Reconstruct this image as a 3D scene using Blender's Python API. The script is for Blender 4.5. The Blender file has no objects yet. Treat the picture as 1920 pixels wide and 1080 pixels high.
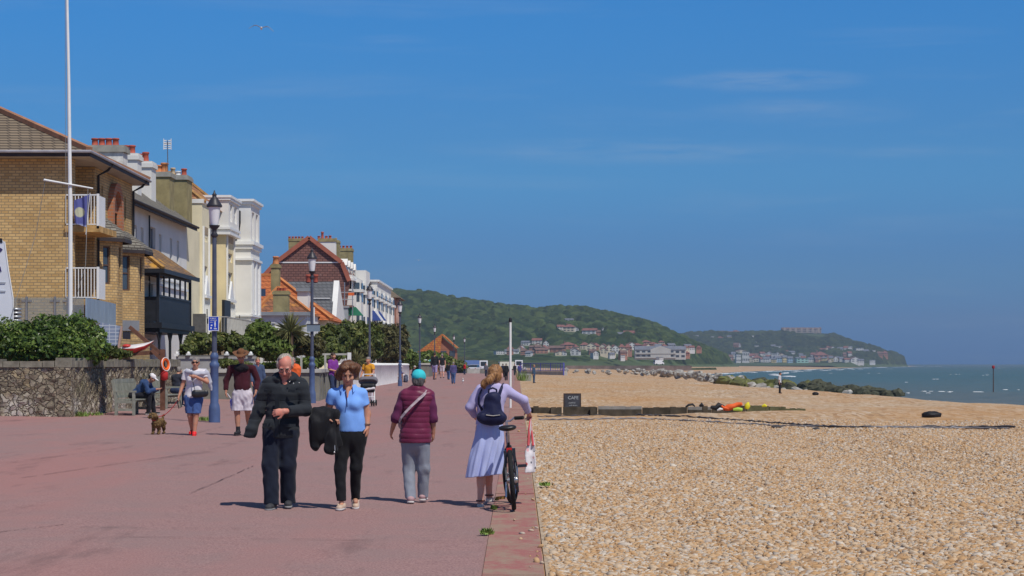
import bpy, math, random
import numpy as np
from mathutils import Vector, Matrix
C = bpy.context.scene.collection
S = bpy.context.scene
V = Vector
PI = math.pi
rnd = random.Random(7)
# ---------------------------------------------------------------- camera, sky, sun, exposure
FPX = 3733.33          # focal length in pixels of the 1920 wide photograph (70 mm on a 36 mm sensor)
EYE = 1.62
HOR = 683.0            # sea horizon row
cam = bpy.data.cameras.new('camera'); co = bpy.data.objects.new('camera', cam); C.objects.link(co)
co.location = (0, 0, EYE); co.rotation_euler = (math.radians(90), 0, 0)
cam.lens = 70; cam.sensor_width = 36; cam.shift_y = (HOR-540)/1920
cam.clip_start = 0.5; cam.clip_end = 80000
S.camera = co
SUN_EL = math.radians(56); SUN_DIR = V((0.60, -0.80, 0)).normalized()     # horizontal direction towards the sun
sun = bpy.data.lights.new('sun', 'SUN'); so = bpy.data.objects.new('sun', sun); C.objects.link(so)
sun.energy = 3.6; sun.angle = math.radians(0.5); sun.color = (1, 0.95, 0.87)
ts = V((SUN_DIR.x*math.cos(SUN_EL), SUN_DIR.y*math.cos(SUN_EL), math.sin(SUN_EL)))
so.rotation_euler = ts.to_track_quat('Z', 'Y').to_euler()
so.location = (60, -80, 150)
W = bpy.data.worlds.new('World'); S.world = W; W.use_nodes = True
nt = W.node_tree; bg = nt.nodes['Background']
sky = nt.nodes.new('ShaderNodeTexSky'); sky.sky_type = 'NISHITA'; sky.sun_disc = False
sky.sun_elevation = SUN_EL; sky.sun_rotation = math.atan2(SUN_DIR.x, SUN_DIR.y)
sky.air_density = 1.0; sky.dust_density = 0.3; sky.ozone_density = 2.5; sky.altitude = 10
def wn(t, **k):
    n = nt.nodes.new(t)
    for a, b in k.items(): setattr(n, a, b)
    return n
tc = wn('ShaderNodeTexCoord'); sep = wn('ShaderNodeSeparateXYZ'); nt.links.new(tc.outputs['Generated'], sep.inputs[0])
rmp = wn('ShaderNodeValToRGB'); nt.links.new(sep.outputs['Z'], rmp.inputs[0])
rmp.color_ramp.interpolation = 'EASE'
e = rmp.color_ramp.elements
e[0].position = 0.0; e[0].color = (0.084, 0.295, 0.92, 1)
e[1].position = 0.5; e[1].color = (0.55, 0.62, 0.72, 1)
for p, c in ((0.05, (0.150, 0.370, 0.79, 1)), (0.10, (0.188, 0.50, 0.87, 1)), (0.19, (0.165, 0.585, 1.02, 1))):
    q = e.new(p); q.color = c
mul = wn('ShaderNodeMix', data_type='RGBA', blend_type='MULTIPLY'); mul.inputs[0].default_value = 1
nt.links.new(sky.outputs[0], mul.inputs[6]); nt.links.new(rmp.outputs[0], mul.inputs[7])
# thin streaks of high cloud
mp = wn('ShaderNodeMapping'); nt.links.new(tc.outputs['Generated'], mp.inputs[0])
mp.inputs['Scale'].default_value = (4.5, 3, 48); mp.inputs['Rotation'].default_value = (0, math.radians(2.0), 0)
nz = wn('ShaderNodeTexNoise'); nz.inputs['Scale'].default_value = 1.3; nz.inputs['Detail'].default_value = 6; nz.inputs['Roughness'].default_value = 0.62
nz.inputs['Distortion'].default_value = 0.4
nt.links.new(mp.outputs[0], nz.inputs['Vector'])
cr = wn('ShaderNodeMapRange'); cr.inputs[1].default_value = 0.53; cr.inputs[2].default_value = 0.86; cr.inputs[3].default_value = 0; cr.inputs[4].default_value = 0.13
nt.links.new(nz.outputs[0], cr.inputs[0])
# three drifting wisps of cirrus in the south west, at fixed bearings
dv = wn('ShaderNodeMath', operation='DIVIDE'); nt.links.new(sep.outputs['X'], dv.inputs[0]); nt.links.new(sep.outputs['Y'], dv.inputs[1])
dz = wn('ShaderNodeMath', operation='DIVIDE'); nt.links.new(sep.outputs['Z'], dz.inputs[0]); nt.links.new(sep.outputs['Y'], dz.inputs[1])
cb = wn('ShaderNodeCombineXYZ'); nt.links.new(dv.outputs[0], cb.inputs[0]); nt.links.new(dz.outputs[0], cb.inputs[1])
wob = wn('ShaderNodeTexNoise'); wob.inputs['Scale'].default_value = 1.0; wob.inputs['Detail'].default_value = 5; wob.inputs['Roughness'].default_value = .65
wm = wn('ShaderNodeMapping'); wm.inputs['Scale'].default_value = (22, 190, 1); wm.inputs['Rotation'].default_value = (0, 0, -.02); nt.links.new(cb.outputs[0], wm.inputs[0]); nt.links.new(wm.outputs[0], wob.inputs['Vector'])
wr = wn('ShaderNodeMapRange'); wr.inputs[1].default_value = .36; wr.inputs[2].default_value = .74; nt.links.new(wob.outputs[0], wr.inputs[0])
tot = cr.outputs[0]
for u_, v_, su, sv, am in ((1440, 150, 210, 26, .42), (1180, 284, 420, 30, .30), (1520, 208, 230, 34, .22), (1700, 285, 240, 18, .18), (500, 262, 190, 34, .12), (730, 76, 110, 14, .12)):
    sb = wn('ShaderNodeVectorMath', operation='SUBTRACT'); nt.links.new(cb.outputs[0], sb.inputs[0]); sb.inputs[1].default_value = ((u_-960)/FPX, (HOR-v_)/FPX, 0)
    sm_ = wn('ShaderNodeVectorMath', operation='MULTIPLY'); nt.links.new(sb.outputs[0], sm_.inputs[0]); sm_.inputs[1].default_value = (FPX/su, FPX/sv, 0)
    gr_ = wn('ShaderNodeTexGradient', gradient_type='SPHERICAL'); nt.links.new(sm_.outputs[0], gr_.inputs[0])
    m1 = wn('ShaderNodeMath', operation='MULTIPLY'); nt.links.new(gr_.outputs[1], m1.inputs[0]); nt.links.new(wr.outputs[0], m1.inputs[1])
    m2 = wn('ShaderNodeMath', operation='MULTIPLY_ADD'); nt.links.new(m1.outputs[0], m2.inputs[0]); m2.inputs[1].default_value = am; nt.links.new(tot, m2.inputs[2]); tot = m2.outputs[0]
mx = wn('ShaderNodeMix', data_type='RGBA'); nt.links.new(tot, mx.inputs[0]); nt.links.new(mul.outputs[2], mx.inputs[6]); mx.inputs[7].default_value = (4.2, 4.9, 5.9, 1)
nt.links.new(mx.outputs[2], bg.inputs[0]); bg.inputs[1].default_value = 0.10
S.view_settings.view_transform = 'Standard'; S.view_settings.look = 'None'
S.view_settings.exposure = 0.0; S.view_settings.gamma = 1
S.cycles.use_denoising = True; S.cycles.max_bounces = 6; S.cycles.diffuse_bounces = 3; S.cycles.volume_bounces = 0
S.cycles.transparent_max_bounces = 12

# ---------------------------------------------------------------- helpers: placing
def kerb_x(y): return 0.22 + 0.0028*min(y, 200) + 0.0012*max(0, y-200)
def gz(x): return 0.018*min(max(0.0, -x), 16)                    # the promenade falls gently towards the beach
def at(u, v, y): return V(((u-960)*y/FPX, y, EYE-(v-HOR)*y/FPX))  # photo pixel at distance y
def xat(u, y): return (u-960)*y/FPX
def zat(v, y): return EYE-(v-HOR)*y/FPX
def foot(u, v, g=gz):
    x = 0.0
    for _ in range(20):
        z = g(x); y = FPX*(EYE-z)/(v-HOR); x = xat(u, y)
    return V((x, y, g(x)))
# ---------------------------------------------------------------- helpers: materials
MATS = {}
def lin(c): return tuple((x/12.92 if x <= .04045 else ((x+.055)/1.055)**2.4) for x in (v/255 for v in c))
class NT:
    def __init__(s, name):
        s.m = bpy.data.materials.new(name); s.m.use_nodes = True; s.t = s.m.node_tree
        s.p = s.t.nodes['Principled BSDF']; s.out = s.t.nodes['Material Output']
    def n(s, ty, ins=None, **k):
        o = s.t.nodes.new(ty)
        for a, b in k.items(): setattr(o, a, b)
        for a, b in (ins or {}).items(): s.set(o, a, b)
        return o
    def set(s, o, a, b):
        i = o.inputs[a]
        if isinstance(b, bpy.types.NodeSocket): s.t.links.new(b, i)
        elif isinstance(b, bpy.types.Node): s.t.links.new(b.outputs[0], i)
        else: i.default_value = b
    def ramp(s, fac, stops, interp='LINEAR'):
        r = s.n('ShaderNodeValToRGB', {0: fac}); r.color_ramp.interpolation = interp
        el = r.color_ramp.elements
        while len(el) < len(stops): el.new(0.5)
        for k, (p, c) in enumerate(stops):
            el[k].position = p; el[k].color = (*c[:3], 1) if not isinstance(c, (int, float)) else (c, c, c, 1)
        return r.outputs[0]
    def mix(s, f, a, b, bt='MIX'):
        o = s.n('ShaderNodeMix', data_type='RGBA', blend_type=bt)
        for i, x in ((0, f), (6, a), (7, b)):
            if isinstance(x, tuple) and len(x) == 3: x = (*x, 1)
            s.set(o, i, x)
        return o.outputs[2]
    def math(s, op, a, b=0.0):
        o = s.n('ShaderNodeMath', operation=op); s.set(o, 0, a); s.set(o, 1, b); return o.outputs[0]
    def noise(s, vec, scale, detail=4, rough=.55):
        return s.n('ShaderNodeTexNoise', {'Vector': vec, 'Scale': scale, 'Detail': detail, 'Roughness': rough}).outputs[0]
    def coord(s, what='Object'): return s.n('ShaderNodeTexCoord').outputs[what]
    def mapped(s, scale, rot=(0, 0, 0), what='Object'):
        return s.n('ShaderNodeMapping', {'Vector': s.coord(what), 'Scale': scale, 'Rotation': rot}).outputs[0]
    def bump(s, h, strength=.3, dist=.02):
        b = s.n('ShaderNodeBump', {'Height': h, 'Strength': strength, 'Distance': dist}); s.t.links.new(b.outputs[0], s.p.inputs['Normal'])
    def fin(s, col=None, rough=.7, spec=.3, metal=0):
        if col is not None: s.set(s.p, 'Base Color', (*col, 1) if isinstance(col, tuple) and len(col) == 3 else col)
        s.set(s.p, 'Roughness', rough); s.set(s.p, 'Specular IOR Level', spec); s.set(s.p, 'Metallic', metal)
        return s.m
def M(name, col, rough=.75, var=.18, scale=3.0, spec=.25, bump=0, bscale=40, metal=0, hue=None):
    """plain material with an uneven, weathered tone"""
    if name in MATS: return MATS[name]
    k = NT(name); c = k.coord()
    n1 = k.noise(c, scale, 5, .6)
    a = tuple(x*(1-var) for x in col); b = tuple(min(1, x*(1+var)) for x in (hue or col))
    cc = k.mix(k.math('MULTIPLY_ADD', n1, 2.2) if False else k.ramp(n1, [(.3, 0.0), (.7, 1.0)]), a, b)
    if bump: k.bump(k.noise(c, bscale, 3), bump, .01)
    MATS[name] = k.fin(cc, rough, spec, metal); return MATS[name]
def cloth(name, col, rough=.85, fold=.35, weave=0, quilt=None, var=.12, fscale=9):
    if name in MATS: return MATS[name]
    k = NT(name); c = k.coord()
    n1 = k.noise(k.mapped((1, 1, .55)), fscale, 3, .5)
    cc = k.mix(n1, tuple(x*(1-var) for x in col), tuple(min(1, x*(1+var)) for x in col))
    h = k.math('MULTIPLY', n1, 1.0)
    if quilt:
        w = k.n('ShaderNodeTexWave', {'Vector': c, 'Scale': quilt, 'Distortion': 1.2, 'Detail': 1.5, 'Detail Scale': 2.0}, wave_type='BANDS', bands_direction='Z', wave_profile='SIN')
        h = k.math('ADD', k.math('MULTIPLY', k.math('POWER', w.outputs[1], .4), .9), k.math('MULTIPLY', n1, .5))
    k.bump(h, fold, .03)
    k.p.inputs['Sheen Weight'].default_value = .08
    MATS[name] = k.fin(cc, rough, .2); return MATS[name]
def brick(name, c1, c2, mortar, bw=.24, rh=.1, ms=.012, var=.5, rough=.85, stain=.25, bump=.25, lichen=None, off=.5):
    """coursed bricks or tiles for upright and sloping faces: runs along x+y, rises with z"""
    if name in MATS: return MATS[name]
    k = NT(name); c = k.coord(); sp = k.n('ShaderNodeSeparateXYZ', {0: c})
    vec = k.n('ShaderNodeCombineXYZ', {0: k.math('ADD', sp.outputs[0], sp.outputs[1]), 1: sp.outputs[2]}).outputs[0]
    b = k.n('ShaderNodeTexBrick', {'Vector': vec, 'Color1': (*c1, 1), 'Color2': (*c2, 1), 'Mortar': (*mortar, 1), 'Scale': 1.0, 'Mortar Size': ms,
        'Mortar Smooth': .3, 'Bias': 0.0, 'Brick Width': bw, 'Row Height': rh}, offset=off)
    n1 = k.noise(c, .7, 5, .6); n2 = k.noise(c, 6, 3, .6)
    col = k.mix(k.math('MULTIPLY', k.ramp(n1, [(.35, 0.), (.75, 1.)]), stain), b.outputs[0], k.mix(1.0, b.outputs[0], (.55, .5, .45), 'MULTIPLY'))
    col = k.mix(k.math('MULTIPLY', n2, .35), col, k.mix(1.0, col, (1.35, 1.3, 1.2), 'MULTIPLY'))
    if lichen: col = k.mix(k.ramp(k.noise(c, 1.4, 6, .7), [(lichen[1], 0.), (lichen[1]+.12, 1.)]), col, lichen[0])
    k.bump(b.outputs[1], -bump, .02)
    MATS[name] = k.fin(col, rough, .2); return MATS[name]
# ---------------------------------------------------------------- helpers: meshes
class MB:
    def __init__(s): s.v = []; s.f = []; s.m = []; s.mi = 0
    def add(s, vs, fs):
        o = len(s.v); s.v += [tuple(x) for x in vs]; s.f += [tuple(i+o for i in f) for f in fs]; s.m += [s.mi]*len(fs); return s
    def hexa(s, p):   # 8 points: bottom ring 0-3 ccw, top ring 4-7
        return s.add(p, [(3, 2, 1, 0), (4, 5, 6, 7), (0, 1, 5, 4), (1, 2, 6, 5), (2, 3, 7, 6), (3, 0, 4, 7)])
    def box(s, x0, x1, y0, y1, z0, z1):
        return s.hexa([(x0, y0, z0), (x1, y0, z0), (x1, y1, z0), (x0, y1, z0), (x0, y0, z1), (x1, y0, z1), (x1, y1, z1), (x0, y1, z1)])
    def obox(s, O, U, N, w, d, h):   # origin corner, along U by w, along N by d, up by h
        O = V(O); U = V(U)*w; N = V(N)*d; Z = V((0, 0, h))
        return s.hexa([O, O+U, O+U+N, O+N, O+Z, O+U+Z, O+U+N+Z, O+N+Z])
    def quad(s, *p): return s.add(p, [tuple(range(len(p)))])
    def bar(s, a, b, w, h=None, up=(0, 0, 1)):
        a, b = V(a), V(b); h = h or w; t = (b-a).normalized(); up = V(up)
        if abs(t.dot(up)) > .98: up = V((0, 1, 0))
        sd = t.cross(up).normalized(); u2 = sd.cross(t)
        sd *= w/2; u2 *= h/2
        return s.hexa([a-sd-u2, a+sd-u2, a+sd+u2, a-sd+u2, b-sd-u2, b+sd-u2, b+sd+u2, b-sd+u2][:4][::1] + [b-sd-u2, b+sd-u2, b+sd+u2, b-sd+u2])
    def tube(s, pts, r, n=10, cap=True, flat=None):
        pts = [V(p) for p in pts]; rs = r if isinstance(r, (list, tuple)) else [r]*len(pts)
        o = len(s.v); prev = None; nv = []
        for i, p in enumerate(pts):
            t = (pts[min(i+1, len(pts)-1)]-pts[max(i-1, 0)])
            if t.length < 1e-9: t = V((0, 0, 1))
            t.normalize()
            if prev is None: a = t.cross(V((0, 0, 1)) if abs(t.z) < .95 else V((0, 1, 0))).normalized()
            else: a = (prev-t*prev.dot(t)).normalized()
            prev = a; b = t.cross(a)
            for k in range(n):
                q = 2*PI*k/n; nv.append(p+(a*math.cos(q)+b*math.sin(q))*rs[i])
        fs = [(i*n+k, i*n+(k+1) % n, (i+1)*n+(k+1) % n, (i+1)*n+k) for i in range(len(pts)-1) for k in range(n)]
        s.add(nv, fs)
        if cap: s.add(nv[:n], [tuple(range(n))[::-1]]); s.add(nv[-n:], [tuple(range(n))])
        return s
    def cyl(s, a, b, r, r2=None, n=12): return s.tube([a, b], [r, r if r2 is None else r2], n)
    def lathe(s, c, prof, n=16, sq=1.0):
        c = V(c); vs = [(c.x+r*math.cos(2*PI*k/n), c.y+r*math.sin(2*PI*k/n)*sq, c.z+z) for r, z in prof for k in range(n)]
        L = len(prof)
        fs = [(i*n+k, i*n+(k+1) % n, (i+1)*n+(k+1) % n, (i+1)*n+k) for i in range(L-1) for k in range(n)]
        s.add(vs, fs); s.add(vs[:n], [tuple(range(n))[::-1]]); return s.add(vs[-n:], [tuple(range(n))])
    def torus(s, c, ax, R, r, n=32, m=8):
        c = V(c); ax = V(ax).normalized(); a = ax.cross(V((0, 0, 1)) if abs(ax.z) < .9 else V((1, 0, 0))).normalized(); b = ax.cross(a)
        vs = []
        for i in range(n):
            d = a*math.cos(2*PI*i/n)+b*math.sin(2*PI*i/n)
            for k in range(m): vs.append(c+d*(R+r*math.cos(2*PI*k/m))+ax*r*math.sin(2*PI*k/m))
        return s.add(vs, [(i*m+k, ((i+1) % n)*m+k, ((i+1) % n)*m+(k+1) % m, i*m+(k+1) % m) for i in range(n) for k in range(m)])
    def prism(s, pts, d):   # planar polygon pts extruded by vector d
        pts = [V(p) for p in pts]; n = len(pts); d = V(d)
        return s.add(pts+[p+d for p in pts], [tuple(range(n))[::-1], tuple(range(n, 2*n))]+[(i, (i+1) % n, n+(i+1) % n, n+i) for i in range(n)])
    def ball(s, c, r, n=12, m=8, jit=0, seed=1):
        c = V(c); r = V(r) if not isinstance(r, (int, float)) else V((r, r, r)); q = random.Random(seed)
        vs = [c+V((0, 0, -r.z))]
        for i in range(1, m):
            th = -PI/2+PI*i/m
            for k in range(n):
                j = 1+q.uniform(-jit, jit)
                vs.append(c+V((r.x*math.cos(th)*math.cos(2*PI*k/n), r.y*math.cos(th)*math.sin(2*PI*k/n), r.z*math.sin(th)))*j)
        vs.append(c+V((0, 0, r.z)))
        fs = [(0, 1+(k+1) % n, 1+k) for k in range(n)]
        fs += [(1+i*n+k, 1+i*n+(k+1) % n, 1+(i+1)*n+(k+1) % n, 1+(i+1)*n+k) for i in range(m-2) for k in range(n)]
        b = 1+(m-2)*n; fs += [(b+k, b+(k+1) % n, len(vs)-1) for k in range(n)]
        return s.add(vs, fs)
    def build(s, name, mat, parent=None, smooth=False, local=False):
        return mk(name, s.v, s.f, mat, parent, smooth, local, s.m if isinstance(mat, (list, tuple)) else None)
ROOT = {}
def root_of(o):
    while o.parent: o = o.parent
    return o
def mk(name, vs, fs, mat, parent=None, smooth=False, local=False, mi=None):
    me = bpy.data.meshes.new(name)
    o = bpy.data.objects.new(name, me); C.objects.link(o)
    if isinstance(vs, np.ndarray):
        if parent is not None and not local: vs = vs-np.array(root_of(parent).location)
        fs = np.asarray(fs, dtype=np.int32); n, w = fs.shape
        me.vertices.add(len(vs)); me.vertices.foreach_set('co', vs.astype(np.float32).ravel())
        me.loops.add(n*w); me.loops.foreach_set('vertex_index', fs.ravel())
        me.polygons.add(n); me.polygons.foreach_set('loop_start', np.arange(0, n*w, w, dtype=np.int32))
        me.update(calc_edges=True)
    else:
        if parent is not None and not local:
            L = root_of(parent).location; vs = [(a-L.x, b-L.y, c-L.z) for a, b, c in vs]
        me.from_pydata(vs, [], fs); me.update()
    for m in (mat if isinstance(mat, (list, tuple)) else [mat]): me.materials.append(m)
    if mi: me.polygons.foreach_set('material_index', mi)
    if smooth: me.polygons.foreach_set('use_smooth', [True]*len(me.polygons))
    if parent is not None: o.parent = parent
    return o
def tag(o, label=None, cat=None, group=None, kind=None):
    if label: o['label'] = label
    if cat: o['category'] = cat
    if group: o['group'] = group
    if kind: o['kind'] = kind
    return o
def thing(name, label, cat, loc=(0, 0, 0), group=None, rz=0):
    o = bpy.data.objects.new(name, None); C.objects.link(o); o.location = loc; o.rotation_euler = (0, 0, rz)
    o.empty_display_size = .2
    return tag(o, label, cat, group)
def dup(src, loc=None, rz=None, label=None, group=None, sc=None):
    def rec(o, par):
        c = o.copy(); C.objects.link(c)
        if par is not None: c.parent = par
        for ch in KIDS(o): rec(ch, c)
        return c
    r = rec(src, None)
    if loc is not None: r.location = loc
    if rz is not None: r.rotation_euler = (0, 0, rz)
    if sc is not None: r.scale = sc if not isinstance(sc, (int, float)) else (sc,)*3
    return tag(r, label, None, group)
def KIDS(o): return list(o.children)
# walls with real openings; U runs to the right seen from outside, outside is U x Z
def wall(mb, O, U, w, h, ops=(), depth=.14):
    O = V(O); U = V(U).normalized(); N = U.cross(V((0, 0, 1)))
    xs = sorted({0, w, *[a for o in ops for a in o[:2]]}); zs = sorted({0, h, *[a for o in ops for a in o[2:4]]})
    P = lambda x, z, d=0: O+U*x+V((0, 0, z))-N*d
    for i in range(len(xs)-1):
        for j in range(len(zs)-1):
            cx, cz = (xs[i]+xs[i+1])/2, (zs[j]+zs[j+1])/2
            if any(o[0] < cx < o[1] and o[2] < cz < o[3] for o in ops): continue
            mb.quad(P(xs[i], zs[j]), P(xs[i+1], zs[j]), P(xs[i+1], zs[j+1]), P(xs[i], zs[j+1]))
    for a, b, c, d in ops:
        for p, q in (((a, c), (b, c)), ((b, c), (b, d)), ((b, d), (a, d)), ((a, d), (a, c))):
            mb.quad(P(*p), P(*p, depth), P(*q, depth), P(*q))
    return mb
def window(parent, O, U, op, fm, gm, depth=.1, fw=.06, nx=1, nz=1, name='window'):
    O = V(O); U = V(U).normalized(); N = U.cross(V((0, 0, 1))); a, b, c, d = op
    P = lambda x, z: O+U*x+V((0, 0, z))-N*depth
    f = MB()
    def br(x0, x1, z0, z1): f.obox(P(x0, z0)-N*.03, U, N, x1-x0, .05, z1-z0)
    br(a, a+fw, c, d); br(b-fw, b, c, d); br(a+fw, b-fw, c, c+fw); br(a+fw, b-fw, d-fw, d)
    for i in range(1, nx): x = a+(b-a)*i/nx; br(x-fw*.4, x+fw*.4, c+fw, d-fw)
    for i in range(1, nz): z = c+(d-c)*i/nz; br(a+fw, b-fw, z-fw*.4, z+fw*.4)
    w = f.build(name, fm, parent)
    MB().quad(P(a+.01, c+.01)-N*.012, P(b-.01, c+.01)-N*.012, P(b-.01, d-.01)-N*.012, P(a+.01, d-.01)-N*.012).build('pane', gm, w)
    return w
# ---------------------------------------------------------------- the setting: ground, promenade, beach, sea, hills
def grid_mesh(name, X, Y, Z, mat, smooth=True):
    n, m = X.shape; v = np.stack([X, Y, Z], -1).reshape(-1, 3)
    i = np.arange(n*m).reshape(n, m); f = np.stack([i[:-1, :-1], i[:-1, 1:], i[1:, 1:], i[1:, :-1]], -1).reshape(-1, 4)
    o = mk(name, v, f, mat, smooth=smooth); return o
def vnoise(x, y, seed=0):
    xi = np.floor(x).astype(np.int64); yi = np.floor(y).astype(np.int64); xf = x-xi; yf = y-yi
    def h(a, b):
        q = (a*374761393+b*668265263+seed*1442695041) & 0xffffffff
        q = ((q ^ (q >> 13))*1274126177) & 0xffffffff
        return ((q ^ (q >> 16)) & 0xffff)/65535.0
    u = xf*xf*(3-2*xf); w = yf*yf*(3-2*yf)
    return (h(xi, yi)*(1-u)+h(xi+1, yi)*u)*(1-w)+(h(xi, yi+1)*(1-u)+h(xi+1, yi+1)*u)*w
def fbm(x, y, o=4, seed=0): return sum(vnoise(x*2**k, y*2**k, seed+k)/2**k for k in range(o))/sum(1/2**k for k in range(o))
def worley(x, y, seed=0):
    xi = np.floor(x).astype(np.int64); yi = np.floor(y).astype(np.int64); best = np.full(x.shape, 9.0); idv = np.zeros(x.shape)
    def h(a, b, s):
        q = (a*374761393+b*668265263+(seed*7+s)*1442695041) & 0xffffffff
        q = ((q ^ (q >> 13))*1274126177) & 0xffffffff
        return ((q ^ (q >> 16)) & 0xffff)/65535.0
    for a in (-1, 0, 1):
        for b in (-1, 0, 1):
            cx = xi+a; cy = yi+b
            d = np.hypot(cx+h(cx, cy, 1)-x, cy+h(cx, cy, 2)-y); m = d < best
            best = np.where(m, d, best); idv = np.where(m, h(cx, cy, 3), idv)
    return best, idv
# asphalt of the promenade
def m_prom():
    k = NT('pink_asphalt'); c = k.coord()
    fine = k.noise(c, 55, 3, .7); mid = k.noise(c, 1.1, 5, .65); big = k.noise(k.mapped((.35, .06, 1)), 1.0, 4, .6)
    col = k.mix(k.ramp(fine, [(.3, 0.), (.7, 1.)]), (.185, .103, .10), (.475, .292, .266))
    col = k.mix(k.ramp(mid, [(.42, 0.), (.66, .5)]), col, (.275, .195, .182))
    col = k.mix(k.ramp(big, [(.5, 0.), (.66, .6)]), col, (.39, .185, .165))
    st = k.noise(k.mapped((.9, .16, 1)), 1.3, 6, .7)
    col = k.mix(k.ramp(st, [(.57, 0.), (.70, .55)]), col, (.15, .092, .088))
    spk = k.n('ShaderNodeTexVoronoi', {'Vector': c, 'Scale': 38}); col = k.mix(k.ramp(spk.outputs['Distance'], [(.06, .5), (.14, 0.)]), col, (.5, .42, .38))
    k.bump(fine, .35, .006)
    return k.fin(col, .9, .15)
def m_pebble_ground():
    k = NT('shingle'); c = k.coord()
    v1 = k.n('ShaderNodeTexVoronoi', {'Vector': c, 'Scale': 17, 'Randomness': 1.0}); rndv = k.n('ShaderNodeSeparateXYZ', {0: v1.outputs['Color']})
    v2 = k.n('ShaderNodeTexVoronoi', {'Vector': k.mapped((1, .4, 1)), 'Scale': 4.2}); r2 = k.n('ShaderNodeSeparateXYZ', {0: v2.outputs['Color']})
    pal = [(0, (.20, .115, .06)), (.14, (.42, .235, .105)), (.38, (.50, .31, .155)), (.6, (.56, .41, .26)), (.8, (.44, .36, .27)), (.92, (.66, .56, .44)), (1, (.24, .2, .17))]
    a = k.ramp(rndv.outputs[0], pal); b = k.ramp(r2.outputs[0], pal)
    col = k.mix(.42, a, b)
    v3 = k.n('ShaderNodeTexVoronoi', {'Vector': k.mapped((1, .14, 1)), 'Scale': 9.0}); r3 = k.n('ShaderNodeSeparateXYZ', {0: v3.outputs['Color']})
    col = k.mix(.58, col, k.ramp(r3.outputs[0], [(0, (.17, .10, .055)), (.2, (.40, .22, .10)), (.5, (.54, .38, .22)), (.8, (.62, .49, .35)), (1, (.72, .62, .5))]))
    patch = k.noise(k.mapped((.05, .028, 1)), 2.2, 5, .65)
    col = k.mix(k.ramp(patch, [(.38, 0.), (.62, .62)]), col, (.50, .265, .10))
    pale = k.noise(k.mapped((.16, .03, 1)), 1.7, 5, .6)
    col = k.mix(k.ramp(pale, [(.5, 0.), (.7, .45)]), col, (.52, .42, .30))
    h = k.math('ADD', k.math('MULTIPLY', v1.outputs['Distance'], -1.0), k.math('MULTIPLY', k.noise(c, 1.6, 4), .8))
    k.bump(h, .55, .05)
    return k.fin(col, .8, .2)
P_SHINGLE = m_pebble_ground()
# land: one sheet from far behind the camera to the horizon, under everything on the left
def coast_x(y):  # waterline
    return np.interp(y, [-400, 250, 320, 600, 908, 1230, 2000, 3000, 3450, 3950, 4600, 5200], [37, 37, 40, 60, 92, 150, 330, 555, 670, 830, 985, 1100])
ys = np.concatenate([np.linspace(-200, 14, 8), np.linspace(15, 60, 120), np.linspace(61, 200, 110), np.linspace(204, 700, 80), np.linspace(720, 5200, 120)])
ts_ = np.concatenate([np.linspace(0, .5, 60), np.linspace(.51, 1.0, 40), np.linspace(1.04, 1.6, 8)])
YY, TT = np.meshgrid(ys, ts_, indexing='ij')
KX = np.array([kerb_x(y) for y in ys])[:, None]-.05; WX = coast_x(ys)[:, None]
XX = KX+TT*(WX-KX)
prof = np.interp(TT, [0, .40, .50, .60, .70, .81, 1.0, 1.3, 1.6], [-.012, .02, .0, -.22, -.60, -1.25, -3.0, -5, -7])
prof = prof-np.clip((YY-70)/400, 0, .5)*np.clip(TT*2.2, 0, 1)
def beach_bumps(X, Y):
    b = (fbm(X*.35, Y*.12, 4, 3)-.5)*.32*np.clip((X-.5)/3, 0, 1)
    b = b-.05*np.exp(-((Y-66.5)/1.6)**2)*np.clip((X-1.2)*2, 0, 1)*np.clip(11-X, 0, 1)+.10*np.exp(-((Y-58-X*.35)/2.2)**2)*np.clip((X-1)/4, 0, 1)
    return b
ZZ = prof+beach_bumps(XX, YY)
tag(grid_mesh('beach', XX, YY, ZZ, P_SHINGLE), kind='structure')
def beach_z(x, y):
    t = (x-kerb_x(y))/(coast_x(y)-kerb_x(y))
    z = np.interp(t, [0, .40, .50, .60, .70, .81, 1.0, 1.3, 1.6], [-.03, .02, .0, -.22, -.60, -1.25, -3.0, -5, -7])-min(max((y-70)/400, 0), .5)*min(max(t*2.2, 0), 1)
    return float(z+beach_bumps(np.array([float(x)]), np.array([float(y)]))[0])
def bfoot(u, v):
    x, y = 0, 60.0
    for _ in range(60):
        z = beach_z(x, y); y = .5*y+.5*FPX*(EYE-z)/max(v-HOR, 1); x = xat(u, y)
    return V((x, y, beach_z(x, y)))
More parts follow.
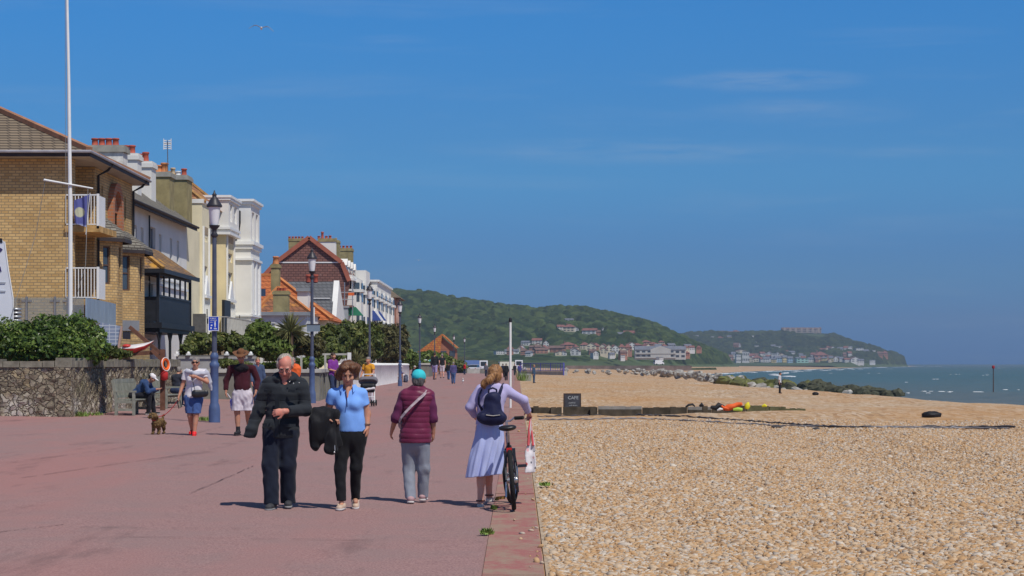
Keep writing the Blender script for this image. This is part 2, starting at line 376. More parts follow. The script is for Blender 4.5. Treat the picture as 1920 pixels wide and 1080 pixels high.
# real pebbles near the camera
def pebbles():
    R = np.random.RandomState(5)
    t = (1+5**.5)/2
    iv = np.array([(-1, t, 0), (1, t, 0), (-1, -t, 0), (1, -t, 0), (0, -1, t), (0, 1, t), (0, -1, -t), (0, 1, -t), (t, 0, -1), (t, 0, 1), (-t, 0, -1), (-t, 0, 1)])/np.hypot(1, t)
    fi = np.array([(0, 11, 5), (0, 5, 1), (0, 1, 7), (0, 7, 10), (0, 10, 11), (1, 5, 9), (5, 11, 4), (11, 10, 2), (10, 7, 6), (7, 1, 8), (3, 9, 4), (3, 4, 2), (3, 2, 6), (3, 6, 8), (3, 8, 9), (4, 9, 5), (2, 4, 11), (6, 2, 10), (8, 6, 7), (9, 8, 1)])
    n = 230000
    y = 14.2+R.rand(n)**1.7*42
    x0 = .225+.0028*y; x1 = .257*y+1.2
    x = x0+.03+R.rand(n)*(x1-x0)
    r = np.exp(R.randn(n)*.42)*.0168; r = np.clip(r, .007, .055)
    z = np.interp(y*0+ (x-x0)/(37-x0), [0, .4, .5], [-.012, .02, 0])+beach_bumps(x, y)-r*.02
    an = R.rand(n)*2*PI; a = r*(1+R.rand(n)*.45); b = r*(.75+R.rand(n)*.3); c = r*(.45+R.rand(n)*.3)
    J = iv[None]*(1+R.uniform(-.2, .2, (n, 12, 1)))
    px, py, pz = J[:, :, 0]*a[:, None], J[:, :, 1]*b[:, None], J[:, :, 2]*c[:, None]
    tx, ty = R.uniform(-.5, .5, n)[:, None], R.uniform(-.5, .5, n)[:, None]
    pz2 = pz+px*tx+py*ty
    ca, sa = np.cos(an)[:, None], np.sin(an)[:, None]
    ns = 36; r[:ns] *= .6; x[:ns] = x0[:ns]-.02-np.abs(R.randn(ns))*.09; z[:ns] = .016+r[:ns]*.25   # stray ones kicked onto the kerb
    v = np.stack([px*ca-py*sa+x[:, None], px*sa+py*ca+y[:, None], pz2+z[:, None]], -1).reshape(-1, 3)
    f = (fi[None]+(np.arange(n)*12)[:, None, None]).reshape(-1, 3)
    k = NT('pebble'); at_ = k.n('ShaderNodeAttribute', attribute_name='tone')
    sp = k.n('ShaderNodeSeparateXYZ', {0: at_.outputs['Vector']})
    pal = [(0, (.36, .235, .14)), (.10, (.47, .285, .145)), (.30, (.57, .35, .17)), (.52, (.61, .43, .26)), (.72, (.62, .49, .355)), (.82, (.49, .42, .345)), (.92, (.70, .61, .50)), (1, (.52, .43, .35))]
    col = k.ramp(sp.outputs[0], pal)
    col = k.mix(k.math('MULTIPLY', k.noise(k.coord(), 60, 3), .5), col, k.mix(1.0, col, (.6, .55, .5), 'MULTIPLY'))
    o = mk('pebbles', v, f, k.fin(col, .72, .25), smooth=True)
    A = o.data.attributes.new('tone', 'FLOAT_VECTOR', 'POINT')
    tone = np.repeat(R.rand(n), 12); A.data.foreach_set('vector', np.stack([tone]*3, -1).astype(np.float32).ravel())
    tag(o, kind='stuff', label='loose tan and grey shingle pebbles beside the promenade kerb', cat='pebbles')
pebbles()
# promenade and the raised ground behind it
xs = np.concatenate([np.linspace(-900, -40, 12), np.linspace(-30, -16, 8), np.linspace(-15, -.26, 60)])
ysp = np.concatenate([np.linspace(-200, 10, 6), np.linspace(12, 60, 80), np.linspace(62, 300, 100), np.linspace(310, 1500, 40)])
YP, XP = np.meshgrid(ysp, xs, indexing='ij')
XP = XP+np.where(XP > -16, (np.array([kerb_x(y) for y in ysp])[:, None]-.235)*np.clip((XP+16)/15, 0, 1), 0)
ZP = np.vectorize(gz)(np.minimum(XP, 0))+(fbm(XP*.4, YP*.2, 3, 9)-.5)*.02*np.clip(-XP, 0, 1)
tag(grid_mesh('promenade', XP, YP, ZP, m_prom()), kind='structure')
# kerb strip of worn red concrete along the beach
def m_kerb():
    k = NT('worn_red_concrete'); c = k.coord()
    n1 = k.noise(k.mapped((1.3, .8, 1)), 2.0, 6, .7); n2 = k.noise(c, 14, 4, .7); n3 = k.noise(c, 90, 2, .6)
    col = k.mix(k.ramp(n1, [(.42, 0.), (.58, 1.)]), (.38, .15, .135), (.36, .25, .185))
    col = k.mix(k.ramp(n2, [(.5, 0.), (.68, .6)]), col, (.41, .285, .21))
    col = k.mix(k.ramp(n3, [(.4, 0.), (.7, .35)]), col, (.22, .09, .08))
    k.bump(k.math('ADD', n2, k.math('MULTIPLY', n3, .3)), .35, .012)
    return k.fin(col, .9, .15)
kb = MB(); R0 = random.Random(3); y = 8.0
while y < 400:
    L = 2.4 if y < 120 else 20; k0, k1 = kerb_x(y), kerb_x(y+L-.012)
    z = R0.uniform(.006, .018)
    kb.hexa([(k0-.49, y, -.3), (k0, y, -.3), (k1, y+L-.012, -.3), (k1-.49, y+L-.012, -.3), (k0-.49, y, z), (k0-.015, y, z), (k1-.015, y+L-.012, z), (k1-.49, y+L-.012, z)])
    y += L
tag(kb.build('kerb', m_kerb()), kind='structure')
le = MB(); y = 8.0
while y < 400:
    L = 2.4 if y < 120 else 20; k0, k1 = kerb_x(y), kerb_x(y+L); q0, q1 = R0.uniform(.035, .06), R0.uniform(.035, .06)
    le.hexa([(k0, y, -.3), (k0+q0, y, -.3), (k1+q1, y+L, -.3), (k1, y+L, -.3), (k0, y, .004), (k0+q0, y, -.006), (k1+q1, y+L, -.006), (k1, y+L, .004)]); y += L
tag(le.build('kerb_edge', M('pale_kerb_lip', (.42, .32, .22), .95, .3, 4, bump=.4, bscale=20)), kind='structure')
# cracks and joints of the asphalt: thin dark filled seams lying on it
sm = MB(); R1 = random.Random(11)
def seam(u0, v0, u1, v1, w=.016, wob=.025):
    a, b = foot(u0, v0), foot(u1, v1); n = 26; d = (b-a); sd = V((-d.y, d.x, 0)).normalized(); off = 0
    pts = []
    for i in range(n+1):
        off += R1.uniform(-wob, wob)*.5; off *= .9
        p = a+d*(i/n)+sd*off; pts.append((p, w*R1.uniform(.35, 1.1)))
    for (p, w0), (q, w1) in zip(pts, pts[1:]):
        if R1.random() < .2: continue
        z = lambda t: gz(t.x)+.0125
        A, B, D, E = p-sd*w0/2, p+sd*w0/2, q+sd*w1/2, q-sd*w1/2
        sm.quad((A.x, A.y, z(A)), (E.x, E.y, z(E)), (D.x, D.y, z(D)), (B.x, B.y, z(B)))
for s_ in ((150, 990, 470, 993), (240, 1008, 905, 1017), (40, 897, 330, 855), (360, 925, 480, 873), (0, 870, 250, 838), (0, 1000, 120, 985), (330, 822, 420, 800),
           (560, 800, 740, 790), (0, 930, 28, 931), (600, 775, 860, 770), (690, 860, 720, 855)): seam(*s_)
tag(sm.build('seams', M('seam_tar', (.13, .08, .078), .9)), kind='structure')
# sea
def m_sea():
    k = NT('sea_water'); c = k.coord()
    n1 = k.noise(k.mapped((.16, .16, 1)), 1.0, 6, .65); n2 = k.noise(k.mapped((.012, .006, 1)), 1.0, 4, .6); n3 = k.noise(k.mapped((.03, .05, 1)), 1.0, 6, .7)
    sp = k.n('ShaderNodeSeparateXYZ', {0: c})
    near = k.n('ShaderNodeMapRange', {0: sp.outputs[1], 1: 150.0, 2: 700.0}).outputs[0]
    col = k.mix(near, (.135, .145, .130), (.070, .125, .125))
    col = k.mix(k.ramp(n2, [(.4, 0.), (.65, .6)]), col, (.075, .150, .165))
    col = k.mix(k.ramp(n1, [(.45, 0.), (.7, .5)]), col, (.035, .080, .090))
    foam = k.math('MULTIPLY', k.ramp(n3, [(.655, 0.), (.70, 1.)]), k.ramp(k.noise(k.mapped((.25, .6, 1)), 1.0, 3), [(.46, 0.), (.56, 1.)]))
    col = k.mix(k.math('MULTIPLY', foam, .8), col, (.7, .74, .74))
    k.bump(k.math('ADD', k.math('MULTIPLY', k.noise(k.mapped((.25, .45, 1)), 1, 4, .6), 1.2), k.math('MULTIPLY', n3, 1.5)), .8, .9)
    k.p.inputs['IOR'].default_value = 1.33
    return k.fin(col, .42, .35)
xsea = np.concatenate([np.linspace(-20, 400, 60), np.linspace(450, 26000, 12)]); ysea = np.concatenate([np.linspace(-200, 50, 6), np.linspace(60, 900, 180), np.linspace(950, 45000, 40)])
YS, XS = np.meshgrid(ysea, xsea, indexing='ij')
tag(grid_mesh('sea', XS, YS, -3.0+0*XS, m_sea()), kind='structure')
# breakers along the shore
m_foam = M('sea_foam', (.78, .80, .79), .6, .12, 2)
fb = MB(); R2 = random.Random(4)
def surf(y0, y1, off, w, n):
    for i in range(n):
        a = y0+(y1-y0)*i/n; b = a+(y1-y0)/n*R2.uniform(.55, .95); ww = w*R2.uniform(.5, 1.2); o = off+R2.uniform(-1.5, 1.5)*w*.4
        pts = [(float(coast_x(t))+o+ww*.5*math.sin(PI*(t-a)/(b-a))*s+R2.uniform(-.2, .2)*w*.2, t) for s in (-1, 1) for t in np.linspace(a, b, 8)]
        L, Rr = pts[:8], pts[8:]
        for j in range(7): fb.hexa([(L[j][0], L[j][1], -3.02), (Rr[j][0], Rr[j][1], -3.02), (Rr[j+1][0], Rr[j+1][1], -3.02), (L[j+1][0], L[j+1][1], -3.02),
                                    (L[j][0], L[j][1], -2.84), (Rr[j][0], Rr[j][1], -2.78), (Rr[j+1][0], Rr[j+1][1], -2.78), (L[j+1][0], L[j+1][1], -2.84)])
surf(330, 900, 1.0, 2.6, 22); surf(900, 2400, 3, 9, 26); surf(2400, 4300, 6, 14, 16); surf(700, 1900, 26, 5, 14)
for u, v, w in ((1790, 702, 10), (1845, 704, 8), (1580, 736, 5), (1745, 734, 9), (1800, 735, 12), (1700, 717, 5), (1755, 711, 8), (1870, 690, 30), (1640, 700, 12), (1900, 731, 6), (1735, 752, 4), (1500, 696, 10), (1670, 692, 20), (1720, 737, 7), (1850, 702, 6), (1560, 700, 7)):
    y = FPX*(EYE+3)/(v-HOR); x = xat(u, y)
    for j in range(3):
        fb.ball((x+R2.uniform(-w*.25, w*.25), y+R2.uniform(-2, 2), -3.0), (w*R2.uniform(.03, .09), .5, .07), 10, 6, .25, j)
tag(fb.build('surf', m_foam, smooth=True), kind='structure')
# hills with woods on them
def m_wood(name, a, b, c2, sc):
    k = NT(name); c = k.coord(); at_ = k.n('ShaderNodeAttribute', attribute_name='tone'); sp = k.n('ShaderNodeSeparateXYZ', {0: at_.outputs['Vector']})
    col = k.ramp(sp.outputs[0], [(0, a), (.45, b), (.85, c2), (1, a)])
    col = k.mix(k.ramp(k.noise(c, sc, 4), [(.45, 0.), (.66, .6)]), col, tuple(x*1.5 for x in b))
    v = k.n('ShaderNodeTexVoronoi', {'Vector': k.mapped((1, .55, 1)), 'Scale': .16}); sv = k.n('ShaderNodeSeparateXYZ', {0: v.outputs['Color']})
    col = k.mix(.6, col, k.ramp(sv.outputs[0], [(0, tuple(x*.6 for x in a)), (.4, b), (.75, c2), (.9, tuple(x*1.35 for x in c2)), (1, a)]))
    col = k.mix(k.ramp(k.noise(k.mapped((.009, .005, .02)), 1, 5, .7), [(.5, 0.), (.66, .55)]), col, tuple(x*1.6 for x in c2))
    k.bump(k.noise(c, .5, 4, .7), 1.0, 2.5)
    return k.fin(col, .9, .1)
def ridge_hill(name, wname, pts, y0, y1, x0, x1, step, crown, mat, low, extra, label, back=1.35):
    xs = np.arange(x0, x1, step); ys = np.arange(y0*.8, y1*1.12, step)
    Y, X = np.meshgrid(ys, xs, indexing='ij')
    ru = [p[0] for p in pts]; rv = [p[1] for p in pts]
    u_r = 960+X/(.4*y1+.6*np.clip(Y, y0*.85, y1))*FPX; hr = EYE+(HOR-np.interp(u_r, ru, rv))*y1/FPX-extra*1.1
    hr = np.where(hr < -2, -6, hr)
    s = np.clip((Y-y0)/(y1-y0), 0, 1); s = s*s*(3-2*s)
    lowz = low*np.clip((Y-y0*.8)/(y0*.2), 0, 1)
    drop = np.clip((Y-y1)/(y1*.12), 0, 1)*hr*.4
    Z = np.maximum(lowz*np.clip(hr/8, -1, 1), 0)+(hr-np.maximum(lowz, 0))*s+ (fbm(X/120, Y/120, 3, 2)-.5)*16*s*(1-s)*4*np.clip(hr/60, 0, 1)-drop
    Z = np.where(hr < 0, np.minimum(Z, hr), Z)
    def hz(x, y):
        i = min(max(int((y-ys[0])/step), 0), len(ys)-1); j = min(max(int((x-xs[0])/step), 0), len(xs)-1); return float(Z[i, j])
    d, idv = worley(X/crown, Y/crown, 5); d2, id2 = worley(X/(crown*.45), Y/(crown*.45), 8)
    can = extra*(.25+.95*idv)*np.sqrt(np.clip(1-(d*1.15)**2, 0, 1))+extra*.35*np.sqrt(np.clip(1-d2**2, 0, 1))+extra*(fbm(X/60, Y/60, 3, 4)-.4)
    return X, Y, Z, can, idv, id2, hz
# near hill: ridge from photo column/row pairs
H1 = ridge_hill('hill', 'wood', [(-3000, 560), (-600, 552), (300, 548), (640, 548), (735, 544), (800, 547), (850, 555), (900, 563), (950, 574), (1000, 578), (1032, 578), (1050, 575), (1100, 577), (1150, 588), (1200, 600), (1235, 614), (1262, 629), (1300, 641), (1340, 650), (1400, 660), (1480, 676), (1540, 690), (1700, 700)],
    1560, 2150, -900, 420, 2.3, 9.5, None, 11, 6.5, '')
H2 = ridge_hill('headland', 'wood', [(-500, 640), (900, 632), (1200, 628), (1295, 624), (1330, 622), (1400, 621), (1440, 620), (1470, 618), (1540, 618), (1562, 626), (1600, 640), (1622, 645), (1650, 655), (1680, 663), (1698, 671), (1712, 681), (1800, 684.5), (2000, 690)],
    3350, 3950, -250, 900, 3.6, 13, None, 8, 7.0, '')
hm = M('hill_turf', (.075, .105, .04), .95, .35, .02)
wall_w = M('far_white_wall', (.66, .64, .62), .8, .08, .2); wall_c = M('far_cream_wall', (.70, .60, .45), .8, .1, .2); wall_b = M('far_brick_wall', (.42, .20, .14), .85, .15, .2)
wall_y = M('far_yellow_wall', (.70, .56, .27), .8, .1, .2); wall_g = M('far_mint_wall', (.38, .62, .54), .8, .1, .2); wall_p = M('far_blue_wall', (.36, .50, .62), .8, .1, .2)
roof_r = M('far_red_roof', (.25, .11, .09), .9, .25, .3); roof_b = M('far_brown_roof', (.19, .12, .10), .9, .25, .3); roof_g = M('far_slate_roof', (.17, .18, .215), .8, .2, .3)
m_dark = M('far_window', (.05, .06, .075), .3, .2, .5, .5)
def far_house(style, w=10, h=5.5, d=9, rh=3.2, wm=None, rm=None, nw=3, floors=2):
    a = MB(); a.mi = 0; a.box(-w/2, w/2, 0, d, -6, h)
    a.mi = 1
    if style == 'gable':     # ridge along x
        a.prism([(-w/2-.4, -.5, h-.1), (-w/2-.4, d/2, h+rh), (-w/2-.4, d+.5, h-.1)], (w+.8, 0, 0))
    elif style == 'front':   # gable end towards the sea
        a.mi = 0; a.prism([(-w/2, -.02, h), (0, -.02, h+rh), (w/2, -.02, h)], (0, d, 0)); a.mi = 1
        for s in (-1, 1): a.hexa([(s*w/2+s*.5, -.4, h-.35), (0, -.4, h+rh), (0, d+.4, h+rh), (s*w/2+s*.5, d+.4, h-.35), (s*w/2+s*.5, -.4, h), (0, -.4, h+rh+.35), (0, d+.4, h+rh+.35), (s*w/2+s*.5, d+.4, h)])
    elif style == 'hip':
        e = .5; q = min(w, d)/2
        a.add([(-w/2-e, -e, h), (w/2+e, -e, h), (w/2+e, d+e, h), (-w/2-e, d+e, h), (-w/2+q, d/2, h+rh), (w/2-q, d/2, h+rh)], [(0, 1, 5, 4), (1, 2, 5), (2, 3, 4, 5), (3, 0, 4), (3, 2, 1, 0)])
        a.box(-w/4-.4, -w/4+.4, d/2-.4, d/2+.4, h+rh*.3, h+rh+1.0)
    else:
        a.box(-w/2-.25, w/2+.25, -.25, d+.25, h, h+.35)
    a.mi = 2
    for f in range(floors):
        z = h*(f+.35)/floors
        for i in range(nw):
            x = -w/2+w*(i+.5)/nw; ww = w/nw*.26
            a.box(x-ww, x+ww, -.08, .02, z, z+h/floors*.42)
    return a, [wm, rm, m_dark]
FARP = {}
def far_proto(key, *ar, **kw):
    FARP[key] = (ar, kw)
far_proto('white_red', 'gable', 11, 5.2, 9, 3.4, wall_w, roof_r); far_proto('cream_red', 'hip', 10, 5.2, 9, 3.6, wall_c, roof_r)
far_proto('white_grey', 'gable', 12, 5.0, 9, 3.2, wall_w, roof_g); far_proto('brick_brown', 'gable', 11, 5.4, 9, 3.6, wall_b, roof_b)
far_proto('white_gable', 'front', 8, 5.4, 9, 3.6, wall_w, roof_b, nw=2); far_proto('brick_red', 'hip', 11, 5.6, 10, 4.0, wall_b, roof_r)
far_proto('cream_brown', 'front', 8.5, 5.6, 9, 3.6, wall_c, roof_r, nw=2); far_proto('white_flat', 'flat', 13, 6.6, 9, 0, wall_w, roof_g, nw=4)
far_proto('yellow', 'gable', 9, 6.5, 9, 2.8, wall_y, roof_g, nw=3); far_proto('mint', 'flat', 12, 5, 9, 0, wall_g, roof_g, nw=3); far_proto('blue', 'gable', 9, 5.5, 9, 2.6, wall_p, roof_g, nw=3)
FDESC = {'white_red': 'white walled house with a red tiled roof', 'cream_red': 'cream house with a hipped red roof and chimney', 'white_grey': 'white house with a grey slate roof',
    'brick_brown': 'brick house with a brown gabled roof', 'white_gable': 'white house turning its gable to the sea', 'brick_red': 'red brick house with a hipped red roof',
    'cream_brown': 'cream house turning its gable to the sea', 'white_flat': 'white flat roofed block', 'yellow': 'yellow seafront house with grey roof', 'mint': 'mint green flat roofed seafront block', 'blue': 'pale blue seafront house'}
FIRST = {}
CLEAR = []
def terr(H, u, v, ylo, yhi):
    hz = H[6]; y = ylo
    while y < yhi:
        x = xat(u, y)
        if zat(v, y) <= max(hz(x, y), .3): return V((x, y, max(hz(x, y), .3)))
        y += 6
    return V((xat(u, yhi), yhi, zat(v, yhi)))
def put_house(H, key, u, v, wpx, hpx, band, rng, rz=None, sx=1):
    p = terr(H, u, v, *rng); k = p.y/FPX
    ar, kw = FARP[key]; hh = ar[2]+ar[4]
    kk = (key, band)
    if kk not in FIRST:
        a, ms = far_house(*ar, **kw); o = a.build('house', ms); FIRST[kk] = o
        tag(o, FDESC[key]+' '+band, 'house', 'far houses: '+FDESC[key]+' '+band)
    else:
        o = FIRST[kk].copy(); C.objects.link(o)
    o.location = p; sx = wpx*k/ar[1]; sz = hpx*k/hh
    o.scale = (sx, max(.8, min(1.3, sx)), sz); o.rotation_euler = (0, 0, rnd.uniform(-.3, .3) if rz is None else rz)
    CLEAR.append((p.x, p.y, wpx*k))
    return o
B1 = 'high on the wooded slope'; B2 = 'in the town below the near hill'; B3 = 'on the seafront under the headland'; B4 = 'up on the headland slope'
for u, v, w, h, key in ((1031, 612, 12, 9, 'white_gable'), (1044, 612, 9, 7, 'white_red'), (1052, 619, 14, 10, 'white_red'), (1066, 622, 22, 14, 'cream_red'), (1083, 612, 9, 7, 'white_red'), (1079, 623, 12, 9, 'white_gable'),
        (1104, 627, 26, 11, 'white_red'), (1120, 628, 12, 9, 'brick_brown'), (1135, 624, 13, 9, 'white_flat'), (1146, 625, 9, 8, 'white_flat'), (1163, 632, 16, 9, 'white_grey'), (1178, 632, 20, 12, 'white_red'), (1048, 594, 8, 6, 'white_red'),
        (1068, 604, 16, 7, 'white_grey')):
    put_house(H1, key, u, v, w, h, B1, (1500, 2140))
for u, v, w, h, key in ((984, 648, 15, 9, 'white_grey'), (1006, 645, 18, 11, 'white_red'), (1024, 650, 10, 11, 'white_gable'), (1016, 662, 24, 10, 'brick_brown'), (960, 663, 26, 8, 'white_grey'), (985, 664, 14, 8, 'white_grey'), (938, 664, 16, 6, 'white_flat'),
        (1040, 660, 30, 12, 'brick_brown'), (1068, 655, 26, 13, 'brick_red'), (1075, 662, 12, 11, 'white_gable'), (1078, 666, 16, 13, 'white_gable'), (1095, 655, 16, 13, 'cream_red'), (1108, 657, 18, 14, 'cream_brown'), (1120, 656, 12, 13, 'brick_red'),
        (1130, 659, 14, 14, 'cream_brown'), (1142, 660, 12, 14, 'cream_brown'), (1154, 660, 13, 13, 'white_gable'), (1166, 660, 13, 15, 'cream_red'), (1178, 660, 14, 15, 'brick_red'), (1193, 654, 18, 10, 'brick_red'), (1210, 648, 16, 10, 'cream_red'),
        (1112, 667, 6, 7, 'white_gable'), (1148, 668, 10, 7, 'white_grey'), (1225, 650, 20, 8, 'brick_red'), (1240, 647, 12, 8, 'cream_red'), (1051, 666, 20, 8, 'cream_brown'), (1265, 660, 10, 9, 'white_gable'), (1276, 658, 9, 10, 'cream_brown'),
        (1288, 658, 10, 10, 'cream_red'), (1298, 657, 10, 9, 'white_red'), (1310, 657, 9, 9, 'brick_red'), (1258, 652, 13, 7, 'brick_red'), (1168, 672, 8, 6, 'white_flat'), (1240, 675, 8, 5, 'white_flat')):
    put_house(H1, key, u, v, w, h, B2, (1100, 1900))
for u, v, w, h, key in ((1385, 680, 9, 15, 'white_flat'), (1398, 680, 13, 20, 'white_flat'), (1413, 672, 14, 9, 'white_red'), (1408, 679, 9, 10, 'cream_brown'), (1420, 678, 16, 12, 'cream_red'), (1430, 668, 10, 8, 'white_red'), (1442, 668, 10, 9, 'white_gable'),
        (1437, 679, 12, 10, 'white_grey'), (1450, 680, 9, 9, 'yellow'), (1460, 679, 13, 12, 'blue'), (1472, 679, 9, 13, 'yellow'), (1482, 680, 10, 12, 'blue'), (1458, 665, 8, 8, 'white_flat'), (1473, 664, 10, 7, 'white_red'), (1485, 665, 12, 7, 'white_grey'), (1505, 680, 22, 8, 'mint'),
        (1450, 653, 9, 7, 'white_grey'), (1458, 656, 12, 7, 'white_flat'), (1470, 656, 12, 6, 'brick_brown'), (1478, 656, 8, 6, 'white_red'), (1520, 679, 10, 9, 'white_grey'), (1540, 676, 26, 17, 'brick_red'), (1558, 678, 8, 10, 'yellow'), (1567, 678, 8, 10, 'white_gable'),
        (1578, 678, 8, 9, 'white_grey'), (1590, 679, 13, 8, 'white_red'), (1604, 679, 18, 10, 'white_gable'), (1614, 680, 12, 7, 'white_grey'), (1636, 680, 10, 5, 'white_flat'), (1370, 676, 10, 11, 'brick_brown'), (1345, 678, 18, 7, 'white_grey'), (1325, 680, 16, 6, 'white_flat'),
        (1290, 658, 8, 8, 'white_red'), (1386, 652, 6, 9, 'white_gable'), (1380, 652, 10, 9, 'brick_brown'), (1390, 662, 20, 6, 'cream_brown'), (1350, 658, 12, 6, 'white_flat')):
    put_house(H2, key, u, v, w, h, B3, (2500, 3700))
for u, v, w, h, key in ((1542, 660, 12, 7, 'white_red'), (1553, 657, 9, 7, 'cream_red'), (1562, 658, 10, 8, 'white_gable'), (1575, 660, 10, 9, 'white_grey'), (1586, 657, 8, 8, 'white_red'), (1592, 657, 12, 7, 'white_flat'), (1612, 660, 15, 7, 'white_flat'), (1624, 662, 12, 7, 'white_grey'),
        (1636, 662, 12, 5, 'white_flat'), (1650, 668, 10, 9, 'brick_brown'), (1660, 668, 10, 10, 'brick_red'), (1305, 636, 10, 7, 'white_flat'), (1312, 630, 6, 5, 'white_gable'), (1336, 637, 6, 6, 'white_flat'), (1350, 637, 12, 6, 'brick_red'), (1367, 637, 8, 8, 'yellow'),
        (1365, 627, 16, 6, 'white_red'), (1380, 626, 16, 7, 'brick_red'), (1352, 626, 14, 6, 'brick_brown'), (1411, 633, 5, 4, 'white_flat'), (1445, 626, 16, 6, 'brick_brown'), (1414, 644, 8, 3, 'white_flat'), (1419, 651, 8, 3, 'white_flat')):
    put_house(H2, key, u, v, w, h, B4, (2500, 3960))
for i in range(46):
    u = rnd.uniform(948, 1310); put_house(H1, rnd.choice(['brick_brown', 'cream_brown', 'brick_red', 'white_grey', 'cream_red', 'white_gable', 'brick_brown']), u, rnd.uniform(653, 668), rnd.uniform(8, 14), rnd.uniform(8, 12), B2, (1100, 1900))
for i in range(44):
    u = rnd.uniform(1330, 1600); put_house(H2, rnd.choice(['cream_brown', 'white_grey', 'white_flat', 'white_red', 'brick_brown', 'yellow', 'white_gable']), u, rnd.uniform(668, 680), rnd.uniform(6, 11), rnd.uniform(6, 10), B3, (2500, 3700))
# long seafront block of white flats, the crescent on the headland
def block(name, label, H, u0, u1, v0, v1, rng, mats, n, floors, rz=0, gables=0):
    p = terr(H, (u0+u1)/2, v0, *rng); k = p.y/FPX; w = (u1-u0)*k; h = (v0-v1)*k
    T = thing(name, label, 'flats', p); CLEAR.append((p.x, p.y, w*.8))
    a = MB(); a.box(p.x-w/2, p.x+w/2, p.y, p.y+11, p.z-1, p.z+h*.7); a.build('wall', mats[0], T)
    r = MB(); r.prism([(p.x-w/2-.3, p.y-.6, p.z+h*.7), (p.x-w/2-.3, p.y+3.5, p.z+h), (p.x-w/2-.3, p.y+8, p.z+h), (p.x-w/2-.3, p.y+11.6, p.z+h*.7)], (w+.6, 0, 0)); r.build('roof', mats[1], T)
    for f in range(floors):
        for i in range(n):
            x = p.x-w/2+w*(i+.5)/n; z = p.z+h*.7*(f+.25)/floors
            q = MB(); q.box(x-w/n*.3, x+w/n*.3, p.y-.1, p.y+.02, z, z+h*.7/floors*.5); q.build('window', m_dark, T)
    if floors == 2:
        for z in (.02, .36): q = MB(); q.box(p.x-w/2, p.x+w*.30, p.y-1.2, p.y-.05, p.z+h*z, p.z+h*(z+.10)); q.build('balcony', mats[0], T)
    for i in range(gables):
        x = p.x-w/2+w*(i+.5)/gables
        q = MB(); q.prism([(x-w/gables*.2, p.y-.9, p.z), (x+w/gables*.2, p.y-.9, p.z), (x+w/gables*.2, p.y-.9, p.z+h*.72), (x, p.y-.9, p.z+h*1.0), (x-w/gables*.2, p.y-.9, p.z+h*.72)], (0, 4, 0)); q.build('bay', mats[0], T)
    return T
block('apartment_block', 'long white seafront flats with a blue grey roof below the near hill', H1, 1191, 1286, 672, 649, (1100, 1700), (M('far_off_white', (.46, .45, .43), .8, .1, .2), roof_g), 9, 2, gables=1)
block('crescent_terrace', 'long pink stone terrace with turrets along the top of the headland', H2, 1466, 1540, 624, 614, (3000, 3990), (M('far_pink_stone', (.44, .36, .31), .85, .1, .2), roof_b), 16, 2, gables=7)
# woods
for H, nm, lab, cols in ((H1, 'hill', 'dense dark green woods covering the near hill', ((.008, .020, .010), (.030, .058, .018), (.085, .115, .034))), (H2, 'headland', 'dense blue green woods covering the far headland', ((.010, .022, .012), (.028, .050, .020), (.060, .078, .032)))):
    X, Y, Z, can, idv, id2, hz = H; inl = np.clip((coast_x(Y)-(95 if nm == 'hill' else 22)-X)/(60 if nm == 'hill' else 30), 0, 1); Z = Z*inl-8*(1-inl)
    tag(grid_mesh(nm, X, Y, Z-.4, hm), kind='structure')
    mask = np.ones_like(X)
    for cx, cy, w in CLEAR:
        d = np.hypot((X-cx)/1.0, np.where(Y < cy, (Y-cy)/5.0, (Y-cy)/1.0))
        mask = np.minimum(mask, np.clip((d-w*.55)/(w*.25+2), 0, 1))
    mask = mask*np.clip((Z-1.5)/4, 0, 1)*np.clip((Y-(1640 if nm == 'hill' else 3400))/80, .16, 1)
    o = grid_mesh('woodland', X, Y, Z-1.2+can*mask+ .5*mask, m_wood('wood_'+nm, *cols, .02))
    A = o.data.attributes.new('tone', 'FLOAT_VECTOR', 'POINT'); tone = (.6*idv+.4*id2).ravel()
    A.data.foreach_set('vector', np.stack([tone]*3, -1).astype(np.float32).ravel())
    tag(o, lab, 'woods', kind='stuff')
# low ground and shrubs between the beach and the far town
sc = ridge_hill('x', 'x', [(-2000, 664), (700, 664), (840, 666), (950, 670), (1010, 671), (1150, 675), (1300, 676), (1380, 678), (1420, 683), (1600, 700)], 960, 1130, -500, 190, 2.2, 5, None, 1, 3.0, '')
X, Y, Z, can, idv, id2, hz = sc
inl = np.clip((coast_x(Y)-28-X)/20, 0, 1)
o = grid_mesh('scrub', X, Y, np.where(inl > 0, np.maximum(Z, -.3)*inl, -6)-.5+can*np.clip((Z-.5)/2, 0, 1)*inl, m_wood('wood_scrub', (.035, .055, .018), (.065, .08, .03), (.10, .10, .045), .06))
A = o.data.attributes.new('tone', 'FLOAT_VECTOR', 'POINT'); tone = (.6*idv+.4*id2).ravel(); A.data.foreach_set('vector', np.stack([tone]*3, -1).astype(np.float32).ravel())
tag(o, 'low green scrub along the back of the far beach', 'scrub', kind='stuff')
# the plain the far town stands on
pl = MB(); pl.box(-1600, 60, 905, 6000, -3.4, .3)
tag(pl.build('town_ground', M('town_turf', (.09, .11, .05), .95, .3, .01)), kind='structure')
# haze
hz_ = MB(); hz_.box(-2200, 3200, -60, 5600, -9, 135)
k = NT('haze_air'); k.t.nodes.remove(k.p)
pv = k.n('ShaderNodeVolumePrincipled', {'Color': (.62, .72, .88, 1), 'Density': 1.45e-4, 'Anisotropy': .2}); k.t.links.new(pv.outputs[0], k.out.inputs['Volume'])
tag(hz_.build('haze', k.m), kind='stuff')
